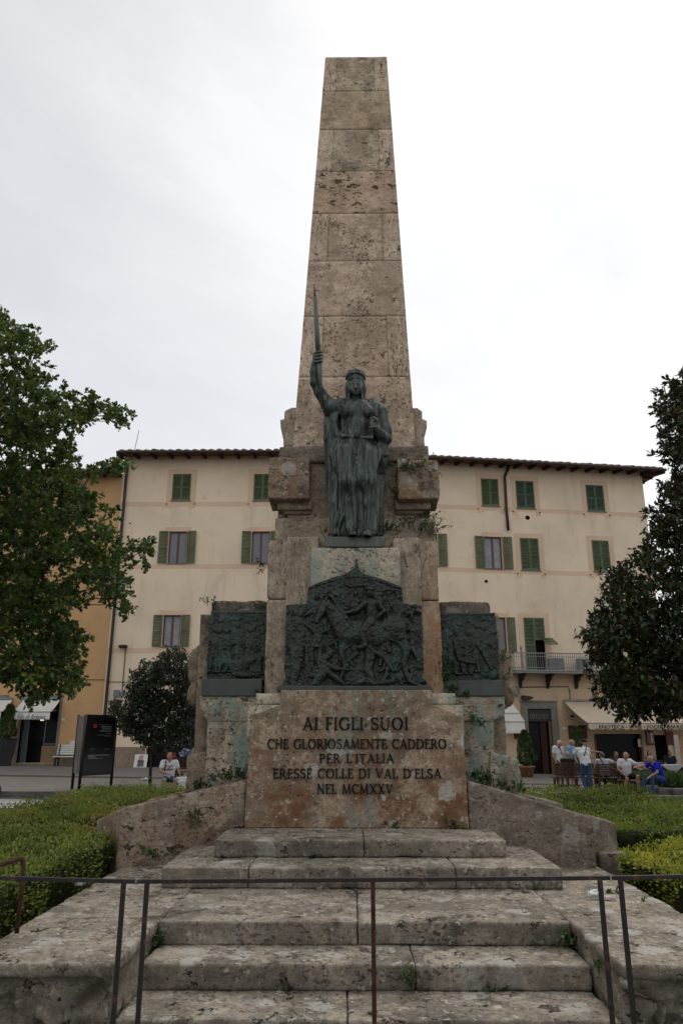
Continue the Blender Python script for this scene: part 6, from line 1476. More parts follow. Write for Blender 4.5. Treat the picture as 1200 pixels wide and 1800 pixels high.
# second thin stem behind
f2 = P(283, 1383, 26.4); mb = MB(); mb.tube([(f2.x, 26.4, zp(f2.x, 26.4)), (f2.x + .03, 26.4, 2.6)], [.05, .04], 8)
def conifer(label, x, y, z0, h, r_, n, seed, group=None):
    r = np.random.default_rng(seed); root = empty('cypress_shrub', (x, y, z0)); tag(root, label, 'shrub')
    mb = MB(); mb.tube([(x, y, z0), (x, y, z0 + h * .8)], [.04, .015], 6); mb.build('stem', M['bark'], root)
    t = r.random(n); prof = np.where(t < .12, t / .12 * .8 + .2, np.sqrt(np.clip(1 - (t - .12) / .9, 0, 1))) ; a = r.uniform(0, 2 * pi, n); rr_ = r_ * prof * (1 + .22 * np.sin(a * 3 + t * 9) + r.normal(0, .08, n)) * r.uniform(.75, 1, n)
    p = np.stack([x + rr_ * np.cos(a), y + rr_ * np.sin(a), z0 + .02 + h * t], 1); d = np.stack([np.cos(a) * .5, np.sin(a) * .5, np.ones(n)], 1)
    leaves('foliage', p, d, .10, M['leaf_cypress'], root, 'long', seed=seed)
M['terracotta'] = plain('terracotta', (.24, .125, .075), .85, .15, 0, .15, 5)
M['pot_dark'] = plain('dark_planter', (.03, .03, .032), .7)
def pot(label, x, y, z0, r0, r1, h, mat, sq=False):
    mb = MB()
    mb.lathe([(r0, 0), (r1, h), (r1 * .88, h), (r1 * .86, h - .06)], (x, y, z0), 4 if sq else 20) if sq else mb.lathe([(r0, 0), (r1 * .95, h * .82), (r1 * 1.06, h * .84), (r1 * 1.06, h), (r1 * .9, h), (r1 * .88, h - .06)], (x, y, z0), 20)
    root = empty('planter', (x, y, z0)); tag(root, label, 'planter'); mb.build('pot', mat, root, smooth=not sq)
    mb = MB(); mb.lathe([(r1 * .84, h - .05), (.01, h - .03)], (x, y, z0), 16); mb.build('potting_soil', M['soil'], root)
c = P(926, 1364, 36.2); z_ = zp(c.x, 36.2); pot('terracotta pot with a conical cypress beside the jeweller door', c.x, 36.2, z_, .26, .36, .50, M['terracotta']); conifer('clipped conical cypress in the terracotta pot', c.x, 36.2, z_ + .46, 1.55, .42, 2600, 3)
c = P(6, 1345, 36.8); z_ = zp(c.x, 36.8); pot('tall dark tapered planter at the left edge', c.x, 36.8, z_, .36, .56, 1.25, M['pot_dark'], True); conifer('shaggy green shrub in the dark planter at the left edge', c.x, 36.8, z_ + 1.2, 1.55, .42, 2600, 4)
c = P(1018, 1350, 34.5); conifer('thin dark shrub behind the standing men', c.x, 34.5, zp(c.x, 34.5) + .3, 1.9, .30, 1500, 6)
# grass bed behind the man in blue
r = np.random.default_rng(3); n = 7000; x = r.uniform(P(1085, 1380, 29).x, 16, n); y = r.uniform(28.6, 31.5, n); z = np.array([zp(a, 30) for a in x]) + .12
tag(leaves('grass', np.stack([x, y, z], 1), np.tile([0, 0, 1.4], (n, 1)), .42, M['leaf_weed'], None, 'needle', seed=4), 'ragged green grass in the bed behind the seated men', 'grass', kind='stuff')
# ================================================================ people
M['skin'] = plain('skin_tanned', (.36, .19, .125), .55, .35, 0, .08, 9)
M['skin2'] = plain('skin_brown', (.25, .125, .080), .55, .35, 0, .08, 9)
M['hair_grey'] = plain('grey_hair', (.27, .265, .26), .8); M['hair_white'] = plain('white_hair', (.42, .42, .41), .8); M['hair_dark'] = plain('dark_hair', (.02, .016, .013), .7); M['hair_salt'] = plain('dark_grey_hair', (.085, .085, .085), .8); M['hair_brown'] = plain('brown_hair', (.10, .045, .02), .7)
M['eye'] = plain('eye', (.03, .02, .018), .3)
CL = {}
def cloth(name, c, bmp=.01):
    if name not in CL:
        n = N(name, .9, .1); n.col(n.mix(n.ss(n.noise(5, 4), .35, .7), tuple(x * .93 for x in c), c)); n.nor(n.bump(n.noise(7, 4, .6, n.map((1, 1, .6)), 1.2), bmp * 3, .7)); CL[name] = n.m
    return CL[name]
def person(label, x, y, z, rz, pose='stand', top=None, bottom=None, shoes=None, hair='hair_grey', hair_l='short', skin='skin', sc=1., j=None, cat='person', sleeve=.55, short=False, strap=None, cap=None, extras=None, group=None, turn=0., glasses=False, vx=.0125):
    v = lambda *a: np.array(a, float)
    if pose == 'stand':
        J = dict(pel=v(0, 0, .94), che=v(0, .01, 1.26), nec=v(0, -.01, 1.47), hed=v(0, -.04, 1.60), shL=v(.19, .01, 1.41), elL=v(.25, .03, 1.13), haL=v(.25, -.06, .90), hipL=v(.095, 0, .90), knL=v(.11, -.02, .49), anL=v(.12, .03, .08))
    else:
        J = dict(pel=v(0, 0, .52), che=v(0, .0, .84), nec=v(0, -.03, 1.05), hed=v(0, -.07, 1.18), shL=v(.19, 0, .99), elL=v(.25, -.06, .72), haL=v(.17, -.32, .60), hipL=v(.10, -.02, .50), knL=v(.16, -.44, .50), anL=v(.15, -.42, .08))
    for k in ('sh', 'el', 'ha', 'hip', 'kn', 'an'): J[k + 'R'] = J[k + 'L'] * [-1, 1, 1]
    J['toL'] = None; J['toR'] = None
    for k, q_ in (j or {}).items(): J[k] = np.array(q_, float)
    for s in 'LR':
        if J['to' + s] is None: J['to' + s] = J['an' + s] + [0.02 if s == 'L' else -.02, -.15, -.04]
    root = empty('person', (x, y, z), rz); root.scale = (sc,) * 3; tag(root, label, cat, group)
    allp = np.array(list(J.values())); lo, hi = allp.min(0) - .26, allp.max(0) + .26
    rgt = J['shL'] - J['shR']; rgt /= np.linalg.norm(rgt); hr = J['hipL'] - J['hipR']; hr /= np.linalg.norm(hr) + 1e-9
    fw = np.array([sin(turn), -cos(turn), 0]); hx = np.array([cos(turn), sin(turn), 0]); hd = J['hed']
    def torso(S, g=0.):
        for s in (-1, 1):
            S.cap(J['pel'] + hr * s * .065, J['pel'] * .5 + J['che'] * .5 + rgt * s * .055, .105 + g, .098 + g, .05); S.cap(J['pel'] * .5 + J['che'] * .5 + rgt * s * .055, J['che'] + rgt * s * .075, .100 + g, .112 + g, .05)
            S.cap(J['che'] + rgt * s * .075, (J['che'] + J['nec']) / 2 + rgt * s * .095, .110 + g, .075 + g, .05)
        S.cap(J['shL'], J['shR'], .058 + g, None, .05)
    def arm(S, s, g=0., t=1.):
        a, b_, c = J['sh' + s], J['el' + s], J['ha' + s]
        if t >= 1: S.cap(a, b_, .055 + g, .042 + g, .03); S.cap(b_, c, .042 + g, .027 + g, .015)
        else: S.cap(a, a + (b_ - a) * t, .058 + g, .055 + g, .03)
    def leg(S, s, g=0., full=True):
        S.cap(J['hip' + s], J['kn' + s], .088 + g, .058 + g, .04)
        if full: S.cap(J['kn' + s], J['kn' + s] * .6 + J['an' + s] * .4, .056 + g, .054 + g * .8, .02); S.cap(J['kn' + s] * .6 + J['an' + s] * .4, J['an' + s], .054 + g * .8, .036 + g * .8, .02)
    S = SDF(lo, hi, vx); torso(S); arm(S, 'L'); arm(S, 'R'); leg(S, 'L'); leg(S, 'R')
    for s in 'LR': S.cap(J['an' + s], J['to' + s], .038, .030, .02)
    S.cap(J['nec'] - [0, 0, .05], hd - [0, 0, .04] - fw * .01, .060, .052, .03)
    S.ell(hd, (.078, .078, .105), .02); S.ell(hd + fw * .025 + [0, 0, .0], (.070, .082, .10), .02); S.ell(hd + fw * .055 - [0, 0, .055], (.045, .045, .045), .03)
    S.cap(hd + fw * .092 + [0, 0, .012], hd + fw * .118 - [0, 0, .018], .010, .016, .01); S.cap(hd + fw * .09 - hx * .022 - [0, 0, .048], hd + fw * .09 + hx * .022 - [0, 0, .048], .011, None, .008)
    for s in (-1, 1):
        S.ell(hd + hx * s * .082 - [0, 0, .008], (.016, .018, .032), .008); S.cap(hd + fw * .088 + hx * s * .014 + [0, 0, .034], hd + fw * .076 + hx * s * .048 + [0, 0, .034], .010, None, .008)
    for s in 'LR':                                     # hands: palm, four fingers and a thumb, slightly curled
        e_, h = J['el' + s], J['ha' + s]; d = h - e_; d /= np.linalg.norm(d); sd = np.cross(d, [0, 0, 1.]); sd = sd / np.linalg.norm(sd) if np.linalg.norm(sd) > .2 else np.array([0., 1, 0]); nn = np.cross(sd, d)
        if nn[2] > 0: nn = -nn
        p0 = h + d * .015; S.cap(p0 - sd * .014, p0 + d * .065 - sd * .018, .022, .019, .012); S.cap(p0 + sd * .014, p0 + d * .065 + sd * .018, .022, .019, .012)
        for k, (o, L_) in enumerate(((-.033, .062), (-.011, .075), (.011, .070), (.033, .052))):
            q0 = p0 + d * .075 + sd * o; q1 = q0 + d * L_ * .55 + nn * .010 + sd * o * .15; q2 = q1 + d * L_ * .40 + nn * .028; S.cap(q0 - d * .01, q1, .0105, .0095, .004); S.cap(q1, q2, .0095, .0085, .004)
        t0 = p0 + d * .015 - sd * .030; S.cap(t0, t0 + d * .035 - sd * .028 + nn * .012, .013, .0115, .008); S.cap(t0 + d * .035 - sd * .028 + nn * .012, t0 + d * .062 - sd * .032 + nn * .03, .0115, .009, .004)
    S.mesh('body', M[skin], root, wc=False)
    for s in (-1, 1):
        mb = MB(); mb.lathe([(.002, -.009), (.009, -.004), (.010, .003), (.002, .009)], tuple(hd + fw * .089 + hx * s * .031 + [0, 0, .014]), 8); mb.build('eye', M['eye'], root, wc=False)
    if top:
        S = SDF(lo, hi, vx); torso(S, .016)
        if sleeve > 0: arm(S, 'L', .020, sleeve); arm(S, 'R', .020, sleeve)
        # hem hangs a little below the waist
        S.cap(J['pel'] + hr * .05 - [0, 0, .0], J['pel'] - hr * .05 - [0, 0, .0], .098, None, .03)
        S.mesh('shirt', top, root, wc=False, post=lambda V: V + .006 * np.stack([vnoise(V * 11, 3), vnoise(V * 11, 4), vnoise(V * 9, 5)], 1))
    if bottom:
        S = SDF(lo, hi, vx); S.cap(J['pel'] + hr * .06, J['pel'] - hr * .06, .118, None, .04)
        for s in 'LR':
            if short: a, b_ = J['hip' + s], J['kn' + s]; S.cap(a, a + (b_ - a) * .86, .105, .085, .04)
            else: leg(S, s, .014)
        S.mesh('shorts' if short else 'trousers', bottom, root, wc=False, post=lambda V: V + .006 * np.stack([vnoise(V * 13, 6), vnoise(V * 13, 7), vnoise(V * 9, 8)], 1))
    for s in 'LR':
        S = SDF(np.minimum(J['an' + s], J['to' + s]) - .12, np.maximum(J['an' + s], J['to' + s]) + .12, .012); S.cap(J['an' + s] - [0, 0, .02], J['to' + s], .048, .042, .02); S.cap(J['an' + s] + [0, 0.03, -.03], J['an' + s] - [0, 0, .03], .045, None, .02); S.mesh('shoe', shoes or cloth('black_shoe', (.02, .02, .02)), root, wc=False)
    if hair and not cap:
        S = SDF(hd - .28, hd + .2, .011); bald = hair_l == 'bald'
        S.ell(hd + [0, 0, .018] - fw * .012, (.088, .092, .105) if not bald else (.086, .09, .085), .01); S.ell(hd + fw * .09 - [0, 0, .03], (.092, .075, .098), .01, sub=True)
        if bald: S.ell(hd + fw * .03 + [0, 0, .10], (.085, .10, .075), .01, sub=True)
        if hair_l == 'long': S.cap(hd - fw * .03, hd - fw * .05 - [0, 0, .2], .085, .075, .03)
        S.mesh('hair', M[hair], root, wc=False)
    if cap is not None:
        S = SDF(hd - .24, hd + .24, .011); S.ell(hd + [0, 0, .045], (.094, .104, .082), .01); S.ell(hd + fw * .12 + [0, 0, .045], (.068, .075, .014), .015); S.mesh('cap', cap, root, wc=False)
    if glasses:
        mb = MB()
        for s in (-1, 1): c = hd + fw * .102 + hx * s * .033 + [0, 0, .014]; mb.bar(c - hx * .022, c + hx * .022, .008, .028); mb.bar(c + hx * s * .02, hd + hx * s * .088 + [0, 0, .014], .006)
        mb.build('sunglasses', M['eye'], root, wc=False)
    if strap:                                           # from one shoulder across to the other hip, front and back
        a, b_, mt = strap; sh = J['sh' + a] * .62 + J['nec'] * .38 + [0, 0, .045]; hp = J['pel'] + hr * (.17 if b_ == 'L' else -.17); dp = np.cross(rgt, J['nec'] - J['pel']); dp /= np.linalg.norm(dp)
        mb = MB()
        for sg in (-1, 1):
            pts = [sh + (hp - sh) * t + dp * sg * (.055 + .105 * sin(pi * min(1, t * 1.15 + .08))) for t in np.linspace(0, 1, 7)]
            for p, q_ in zip(pts[:-1], pts[1:]): mb.bar(p, q_, .030, .010, up=tuple(dp))
        mb.build('bag_strap', mt, root, wc=False)
    if extras: extras(root, J)
    return root
def at(px, py, Y): p = P(px, py, Y); return p.x, Y, zp(p.x, Y)
white = cloth('white_cotton', (.60, .60, .62)); black = cloth('black_cotton', (.018, .018, .02)); jeans = cloth('blue_denim', (.045, .085, .16)); blue = cloth('royal_blue_cotton', (.012, .03, .40)); lblue = cloth('pale_blue_cotton', (.19, .36, .56)); grey = cloth('pale_grey_cotton', (.40, .42, .47)); navy = cloth('navy_cotton', (.015, .02, .04)); khaki = cloth('khaki_cotton', (.17, .13, .09)); wshoe = cloth('white_shoe', (.5, .5, .5))
R180 = pi
# standing group behind the benches
x, y, z = at(986, 1388, 29.2); person('white-haired man in white T-shirt with black neck strap, standing leftmost behind the bench', x, y, z, radians(35), 'stand', white, khaki, None, 'hair_white', strap=('R', 'L', black), sc=.99, turn=.2, j=dict(hed=(0, -.10, 1.57)))
x, y, z = at(1009, 1387, 29.6); person('balding man in pale blue T-shirt standing behind the bench, looking right', x, y, z, radians(50), 'stand', lblue, khaki, None, 'hair_grey', 'bald', sc=.99, short=True, skin='skin')
def nothing(*a): pass
x, y, z = at(1031, 1390, 28.9); person('man in dark cap and white sleeveless top pointing right with an outstretched arm', x, y, z, radians(62), 'stand', white, khaki, wshoe, None, cap=navy, glasses=True, sleeve=0, short=True, sc=1.0,
    j=dict(elL=(.26, -.22, 1.28), haL=(.20, -.47, 1.27), elR=(-.26, -.10, 1.14), haR=(-.18, -.30, 1.10)))
# on the bench, backs to the camera
yb = 27.75
x, y, z = at(1001, 1390, yb); person('grey-haired man in black vest sitting on the left bench, back to us', x, y, z, R180 - .5, 'sit', black, khaki, None, 'hair_grey', sleeve=.0, turn=-.3)
x, y, z = at(1064, 1390, yb); person('man in pale grey T-shirt sitting on the right bench with his arm along its back', x, y, z, R180, 'sit', grey, black, None, 'hair_salt', strap=('L', 'R', black), j=dict(elR=(-.36, .12, .93), haR=(-.52, .16, .95), elL=(.27, -.1, .74)))
x, y, z = at(1031, 1392, 26.75); person('man in white T-shirt and blue jeans with crossbody strap leaning on the bench', x, y, z, R180 + .12, 'stand', white, jeans, cloth('brown_shoe', (.05, .03, .02)), 'hair_dark', strap=('R', 'L', black), sc=1.0,
    j=dict(pel=(0, .10, .92), che=(.0, -.03, 1.24), nec=(0, -.12, 1.43), hed=(.02, -.19, 1.53), shL=(.19, -.08, 1.37), shR=(-.19, -.08, 1.37), elL=(.30, -.22, 1.18), haL=(.20, -.42, 1.10), elR=(-.30, -.22, 1.18), haR=(-.18, -.42, 1.10), hipL=(.09, .10, .88), hipR=(-.09, .10, .88), knL=(.10, -.05, .52), anL=(.06, .10, .08), knR=(-.10, .06, .48), anR=(-.06, .02, .08)))
x, y, z = at(1085, 1388, 29.4); person('dark-haired person in brown sitting beyond the right bench', x, y, z, radians(20), 'sit', cloth('brown_cotton', (.06, .03, .022)), black, None, 'hair_dark', skin='skin2')
# right end: man in white with black shorts, man in blue
x, y, z = at(1108, 1396, 27.0); person('shaven-headed man in white T-shirt and black shorts seated facing us', x, y + .25, z, radians(12), 'sit', white, black, cloth('trainer', (.05, .05, .055)), None, short=True, skin='skin', turn=.7, sc=1.02,
    j=dict(elL=(.40, -.08, .84), haL=(.62, -.14, .76), elR=(-.30, -.02, .74), haR=(-.22, -.26, .56), knL=(.15, -.42, .52), knR=(-.20, -.34, .44), anR=(-.22, -.16, .08)))
x, y, z = at(1163, 1396, 26.4); person('bald grey man in royal blue T-shirt and jeans on a low stone kerb, reaching left', x, y + .1, z, radians(-72), 'sit', blue, jeans, black, 'hair_grey', 'bald', skin='skin', sc=1.0, strap=None,
    j=dict(pel=(0, .05, .46), che=(0, -.05, .78), nec=(0, -.18, 1.0), hed=(0, -.27, 1.12), shL=(.19, -.13, .95), shR=(-.19, -.13, .95), elR=(-.24, -.42, .88), haR=(-.20, -.70, .86), elL=(.25, -.26, .70), haL=(.18, -.52, .56), knL=(.16, -.42, .58), anL=(.14, -.42, .08), knR=(-.12, -.46, .56), anR=(-.12, -.58, .08)))
x, y, z = at(1144, 1366, 34.8); person('diner with long dark hair at the restaurant table under the awning', x, y, z, 0, 'sit', cloth('patterned_dress', (.14, .11, .10)), black, None, 'hair_dark', 'long', skin='skin2')
x, y, z = at(1180, 1366, 35.6); person('dark-haired diner behind the white draped table at the right edge', x, y, z, 0, 'sit', black, black, None, 'hair_dark', skin='skin2')
# left: father and child by the memorial's foot
def phone(root, J): pass
def motif(root, J):
    mb = MB(); r_ = random.Random(5)
    for k in range(26): 
        xx, zz = r_.uniform(-.10, .10), r_.uniform(-.10, .06); c = Vector((xx, -.128 + xx * xx * 1.5 - .018 - abs(zz) * .0, .86 + zz)); mb.box(c.x - .014, c.x + .014, c.y - .004, c.y + .004, c.z - .010, c.z + .010)
    mb.build('shirt_print', plain('dark_red_print', (.10, .02, .04)), root, wc=False)
x, y, z = at(294, 1386, 23.8); person('bearded man in white T-shirt with a printed motif and denim shorts sitting behind the hedge', x, 23.9, z - .05, radians(18), 'sit', white, jeans, None, 'hair_dark', 'bald', strap=('R', 'R', black), short=True, turn=-.8, extras=motif,
    j=dict(elR=(-.26, -.14, .74), haR=(-.06, -.30, .68), elL=(.28, -.02, .74), haL=(.34, -.1, .58)))
x, y, z = at(319, 1386, 23.6); person('small brown-haired child in a white top beside the seated man', x, 23.6, z - .12, radians(200), 'sit', white, white, None, 'hair_brown', sc=.62)
# ================================================================ street furniture and small things
# --- iron railing across the foot of the steps
rl = empty('iron_railing', (0, 5.2, 0)); tag(rl, 'thin dark iron railing crossing in front of the steps', 'railing')
YR = 5.2
def rp(px, py, Y=YR): return P(px, py, Y)
for (a, b) in (((-160, 1539), (238, 1549.5)), ((242, 1549.5), (1071, 1543)), ((1075, 1543), (1400, 1537))):
    mb = MB(); mb.bar(rp(*a), rp(*b), .027, .024); mb.build('handrail', M['iron'], rl, bevel=.003)
for px, py in ((218, 1549), (259, 1549.5), (655, 1546), (1053, 1543), (1089, 1542.5)):
    p = rp(px, py); mb = MB(); mb.box(p.x - .0138, p.x + .0138, YR - .0138, YR + .0138, -.12, p.z - .008); mb.build('post', M['rusty'] if px in (655,) else M['iron'], rl, bevel=.003)
mb = MB(); p = rp(240, 1549.5); mb.box(p.x - .012, p.x + .012, YR - .01, YR + .01, p.z - .016, p.z + .010); mb.build('joint', M['metalgrey'], rl)
# --- bent rusty pipe handrail in the left hedge
pts = [P(-40, 1536, 5.35), P(0, 1520, 5.5), P(30, 1511, 5.62), P(37, 1509.5, 5.66), P(41, 1514, 5.68), P(42, 1525, 5.68), P(38, 1570, 5.68), P(30, 1640, 5.68)]
mb = MB(); mb.tube(pts, .016, 10); o = mb.build('bent_handrail', M['rusty'], None, smooth=True); tag(o, 'rusty bent pipe handrail standing before the left hedge', 'handrail')
# --- litter
def crumple(label, name, c, s, mat, seed, cat, flat=.5):
    V, F = grid_box(-1, 1, -.5, .5, -.5, .5, .25); L_ = np.linalg.norm(V, axis=1, keepdims=True); V = V / np.maximum(L_, .3) * [1, .45, .4]; V = V + .22 * np.stack([vnoise(V * 3.1, seed), vnoise(V * 3.1, seed + 1), vnoise(V * 3.1, seed + 2)], 1)
    V = V * s * [1, 1, flat]; V[:, 2] -= V[:, 2].min(); o = obj(name, mesh_np(name, V + np.array(c), F, mat)); tag(o, label, cat); return o
bt = N('clear_plastic', .15, .5); bt.b.inputs['Transmission Weight'].default_value = .55; bt.col((.75, .80, .80)); M['plastic'] = bt.m
c = PZ(1047, 1581, .515); crumple('crushed clear plastic bottle on the right flank coping', 'crushed_bottle', (c.x, c.y, .513), .085, M['plastic'], 4, 'litter', 1.)
c = PZ(1070, 1583, .515); crumple('crumpled clear wrapper with a pink edge beside the crushed bottle', 'crumpled_wrapper', (c.x, c.y, .513), .07, plain('pinkish_wrapper', (.50, .42, .42)), 9, 'litter', .7)
c = PZ(140, 1556, .515); crumple('crumpled white wrapper at the left flank beside the hedge', 'crumpled_wrapper', (c.x, c.y, .50), .06, M['white'], 14, 'litter', 1.2)
c = P(256, 1369, 29.5); crumple('white paper scrap lying on the pavement left of the seated man', 'paper_scrap', (c.x, 29.5, zp(c.x, 29.5) + .004), .15, M['white'], 19, 'litter', .8)
# --- wooden benches on the right, seen from behind
M['benchwood'] = plain('dark_red_bench_wood', (.062, .028, .020), .55, .35, 0, .25, 6)
def bench(label, x0, x1, y, z, mat, seat_z=.45, back_z=.92, legmat=None, n_back=7, rz=0., group=None, slat=.085):
    b_ = empty('wooden_bench', ((x0 + x1) / 2, y, z), rz); tag(b_, label, 'bench', group); hw = (x1 - x0) / 2
    m = MB()
    for k in range(5): m.box(-hw, hw, .04 + k * .095, .04 + k * .095 + .085, seat_z - .035, seat_z)
    m.build('seat', mat, b_, wc=False, bevel=.004)
    m = MB(); n = n_back; hgt = (back_z - seat_z - .06) / n
    for k in range(n): z_ = seat_z + .07 + k * hgt; dy = -.02 - .10 * (k / n); m.box(-hw, hw, dy - .012, dy + .012, z_, z_ + hgt * .80)
    m.build('backrest', mat, b_, wc=False, bevel=.003)
    for s in (-1, 0, 1) if hw > .9 else (-1, 1):
        m = MB(); u = s * (hw - .12); m.box(u - .035, u + .035, -.05, .03, 0, seat_z - .036); m.box(u - .035, u + .035, .38, .46, 0, seat_z - .036); m.box(u - .034, u + .034, .03, .38, seat_z - .12, seat_z - .037); m.bar((u, .03, seat_z - .04), (u, -.085, back_z), .05, .04); m.build('leg', legmat or mat, b_, wc=False, bevel=.004)
    return b_
y_ = 27.3; xa, xb = P(974, 1380, y_).x, P(1045, 1380, y_).x; bench('dark brown slatted bench, the left of two seen from behind', xa, xb, y_, zp(xa, y_), M['benchwood'], group='brown benches seen from behind')
xa, xb = P(1047, 1380, y_).x, P(1094, 1380, y_).x; bench('dark brown slatted bench, the right of two seen from behind', xa, xb, y_, zp(xa, y_), M['benchwood'], group='brown benches seen from behind')
xa, xb = P(303, 1360, 27.8).x, P(345, 1360, 27.8).x; bench('dark brown bench behind the child, half hidden by the memorial', xa, xb, 27.8, zp(xa, 27.8), M['benchwood'])
# white slatted bench against the left house, facing us
xa, xb = P(92, 1335, 37.1).x, P(140, 1335, 37.1).x; bench('white slatted bench with black iron legs against the orange house', xa, xb, 37.35, zp(xa, 37.1), M['white'], legmat=M['black'], rz=0, back_z=.98, n_back=5)
bb = [o for o in bpy.data.objects if o.name.startswith('wooden_bench')][-1]; bb.rotation_euler = (0, 0, pi); bb.location.y = 37.6
# masonry seat and kerb stones at the right
def sblock(label, name, px0, px1, py0, py1, Y, dep, mat, cat='kerb stone'):
    x0, x1 = P(px0, py1, Y).x, P(px1, py1, Y).x; z1 = P(px0, py0, Y).z; z0 = zp((x0 + x1) / 2, Y)
    o = block(name, x0, x1, Y, Y + dep, z0 - .05, z1, mat, None, res=.08, r=.02, amp=.012, chip=.05, seed=int(px0)); tag(o, label, cat)
sblock('low pale kerb stone under the man in blue', 'kerb_stone', 1157, 1184, 1386, 1397, 26.2, .6, M['kerb']); sblock('paler kerb stone at the right edge of the grass bed', 'kerb_stone', 1186, 1230, 1387, 1402, 26.0, .6, M['kerb'])
sblock('dark wooden seat block under the man in white', 'seat_block', 1103, 1130, 1372, 1396, 27.1, .6, M['benchwood'], 'seat')
sblock('low kerb stone in front of the grass bed between the two seated men', 'kerb_stone', 1130, 1157, 1381, 1394, 27.4, .3, M['kerb'])
# --- information board (three-sided, on black posts)
ib = empty('information_board', tuple(P(165, 1385, 24.9))); tag(ib, 'black three-sided information board on posts with pale print and a red emblem', 'information board')
M['board'] = plain('board_black', (.010, .010, .011), .35, .5, 0, .2, 3)
gl_ = N('board_poster', .3, .4); M['poster'] = plain('faded_poster', (.10, .10, .10), .4, .4, 0, .5, 1.6)
A_ = P(139, 1390, 24.6); B_ = P(195, 1384, 25.6); C_ = P(127, 1385, 25.5); zt_ = Z(1259, 25.0); zb2 = Z(1360, 24.9)
for p, zz in ((A_, Z(1256, 24.6)), (B_, Z(1262, 25.6)), (C_, Z(1256, 25.5))):
    m = MB(); m.tube([(p.x, p.y, zp(p.x, p.y)), (p.x, p.y, zz)], .048, 10); m.lathe([(.07, 0), (.07, .02), (.05, .025)], (p.x, p.y, zp(p.x, p.y)), 10); m.build('post', M['black'], ib, smooth=True)
def panel(p, q_, name, mat, off=0., z0=None, z1=None, a=0., b=1.):
    z0 = z0 or zb2; z1 = z1 or zt_; d = Vector((q_.x - p.x, q_.y - p.y, 0)); n_ = Vector((d.y, -d.x, 0)).normalized(); s_ = Vector((p.x, p.y, 0)) + d * a + n_ * off; e_ = Vector((p.x, p.y, 0)) + d * b + n_ * off; t = n_ * .02
    m = MB(); m.add([s_ + t + Vector((0, 0, z0)), e_ + t + Vector((0, 0, z0)), e_ + t + Vector((0, 0, z1)), s_ + t + Vector((0, 0, z1)), s_ - t + Vector((0, 0, z0)), e_ - t + Vector((0, 0, z0)), e_ - t + Vector((0, 0, z1)), s_ - t + Vector((0, 0, z1))], [(0, 1, 2, 3), (7, 6, 5, 4), (0, 4, 5, 1), (1, 5, 6, 2), (2, 6, 7, 3), (3, 7, 4, 0)])
    return m.build(name, mat, ib)
panel(A_, B_, 'front_panel', M['board'], a=.04, b=.97); panel(C_, A_, 'side_panel', M['poster'], a=.05, b=.95); panel(A_, B_, 'crossbar', M['black'], .0, zb2 - .06, zb2 - .001, .0, 1.); panel(A_, B_, 'crossbar', M['black'], .0, zt_ + .001, zt_ + .05, .0, 1.)
red = plain('red_emblem', (.32, .03, .03)); M['print'] = plain('pale_print', (.17, .17, .17)); H_ = zt_ - zb2
panel(A_, B_, 'red_emblem', red, .022, zb2 + H_ * .79, zb2 + H_ * .86, .25, .36)
for (a, b, f0, f1) in ((.42, .80, .845, .853), (.50, .84, .80, .83), (.55, .84, .765, .79), (.48, .84, .725, .75), (.70, .83, .69, .70), (.40, .84, .66, .67), (.62, .83, .635, .645), (.22, .36, .42, .43), (.22, .34, .395, .40), (.68, .80, .41, .42), (.16, .84, .30, .325), (.16, .40, .27, .30), (.18, .62, .25, .268)):
    panel(A_, B_, 'printed_line', M['print'], .022, zb2 + H_ * f0, zb2 + H_ * f1, a, b)
# --- pictures leaning on the wall, left
def picture(label, px0, px1, py0, py1, Y, seed):
    x0, x1 = P(px0, py1, Y).x, P(px1, py1, Y).x; z0 = zp(x0, Y); z1 = P(px0, py0, Y + .2).z; e_ = empty('picture_board', ((x0 + x1) / 2, Y, z0)); tag(e_, label, 'picture'); lean = .16
    def rc(a, b, c, d, o, nm, mat): m = MB(); m.add([(x0 + (x1 - x0) * a, Y + lean * c - o, z0 + (z1 - z0) * c), (x0 + (x1 - x0) * b, Y + lean * c - o, z0 + (z1 - z0) * c), (x0 + (x1 - x0) * b, Y + lean * d - o, z0 + (z1 - z0) * d), (x0 + (x1 - x0) * a, Y + lean * d - o, z0 + (z1 - z0) * d), (x0 + (x1 - x0) * a, Y + lean * c - o + .03, z0 + (z1 - z0) * c), (x0 + (x1 - x0) * b, Y + lean * c - o + .03, z0 + (z1 - z0) * c), (x0 + (x1 - x0) * b, Y + lean * d - o + .03, z0 + (z1 - z0) * d), (x0 + (x1 - x0) * a, Y + lean * d - o + .03, z0 + (z1 - z0) * d)], [(0, 1, 2, 3), (7, 6, 5, 4), (0, 4, 5, 1), (1, 5, 6, 2), (2, 6, 7, 3), (3, 7, 4, 0)]); m.build(nm, mat, e_)
    rc(0, 1, 0, 1, 0, 'board', M['white']); rc(.28, .76, .06, .56, .008, 'dark_picture', plain('blurred_portrait', (.10, .09, .10), .6, .3, 0, .9, 3)); rc(.35, .68, .60, .92, .008, 'pink_picture', plain('pink_portrait', (.40, .22, .20), .6, .3, 0, .6, 3))
picture('white board with two small portrait pictures leaning by the dark shop opening', 234, 257, 1326, 1355, 37.5, 1)
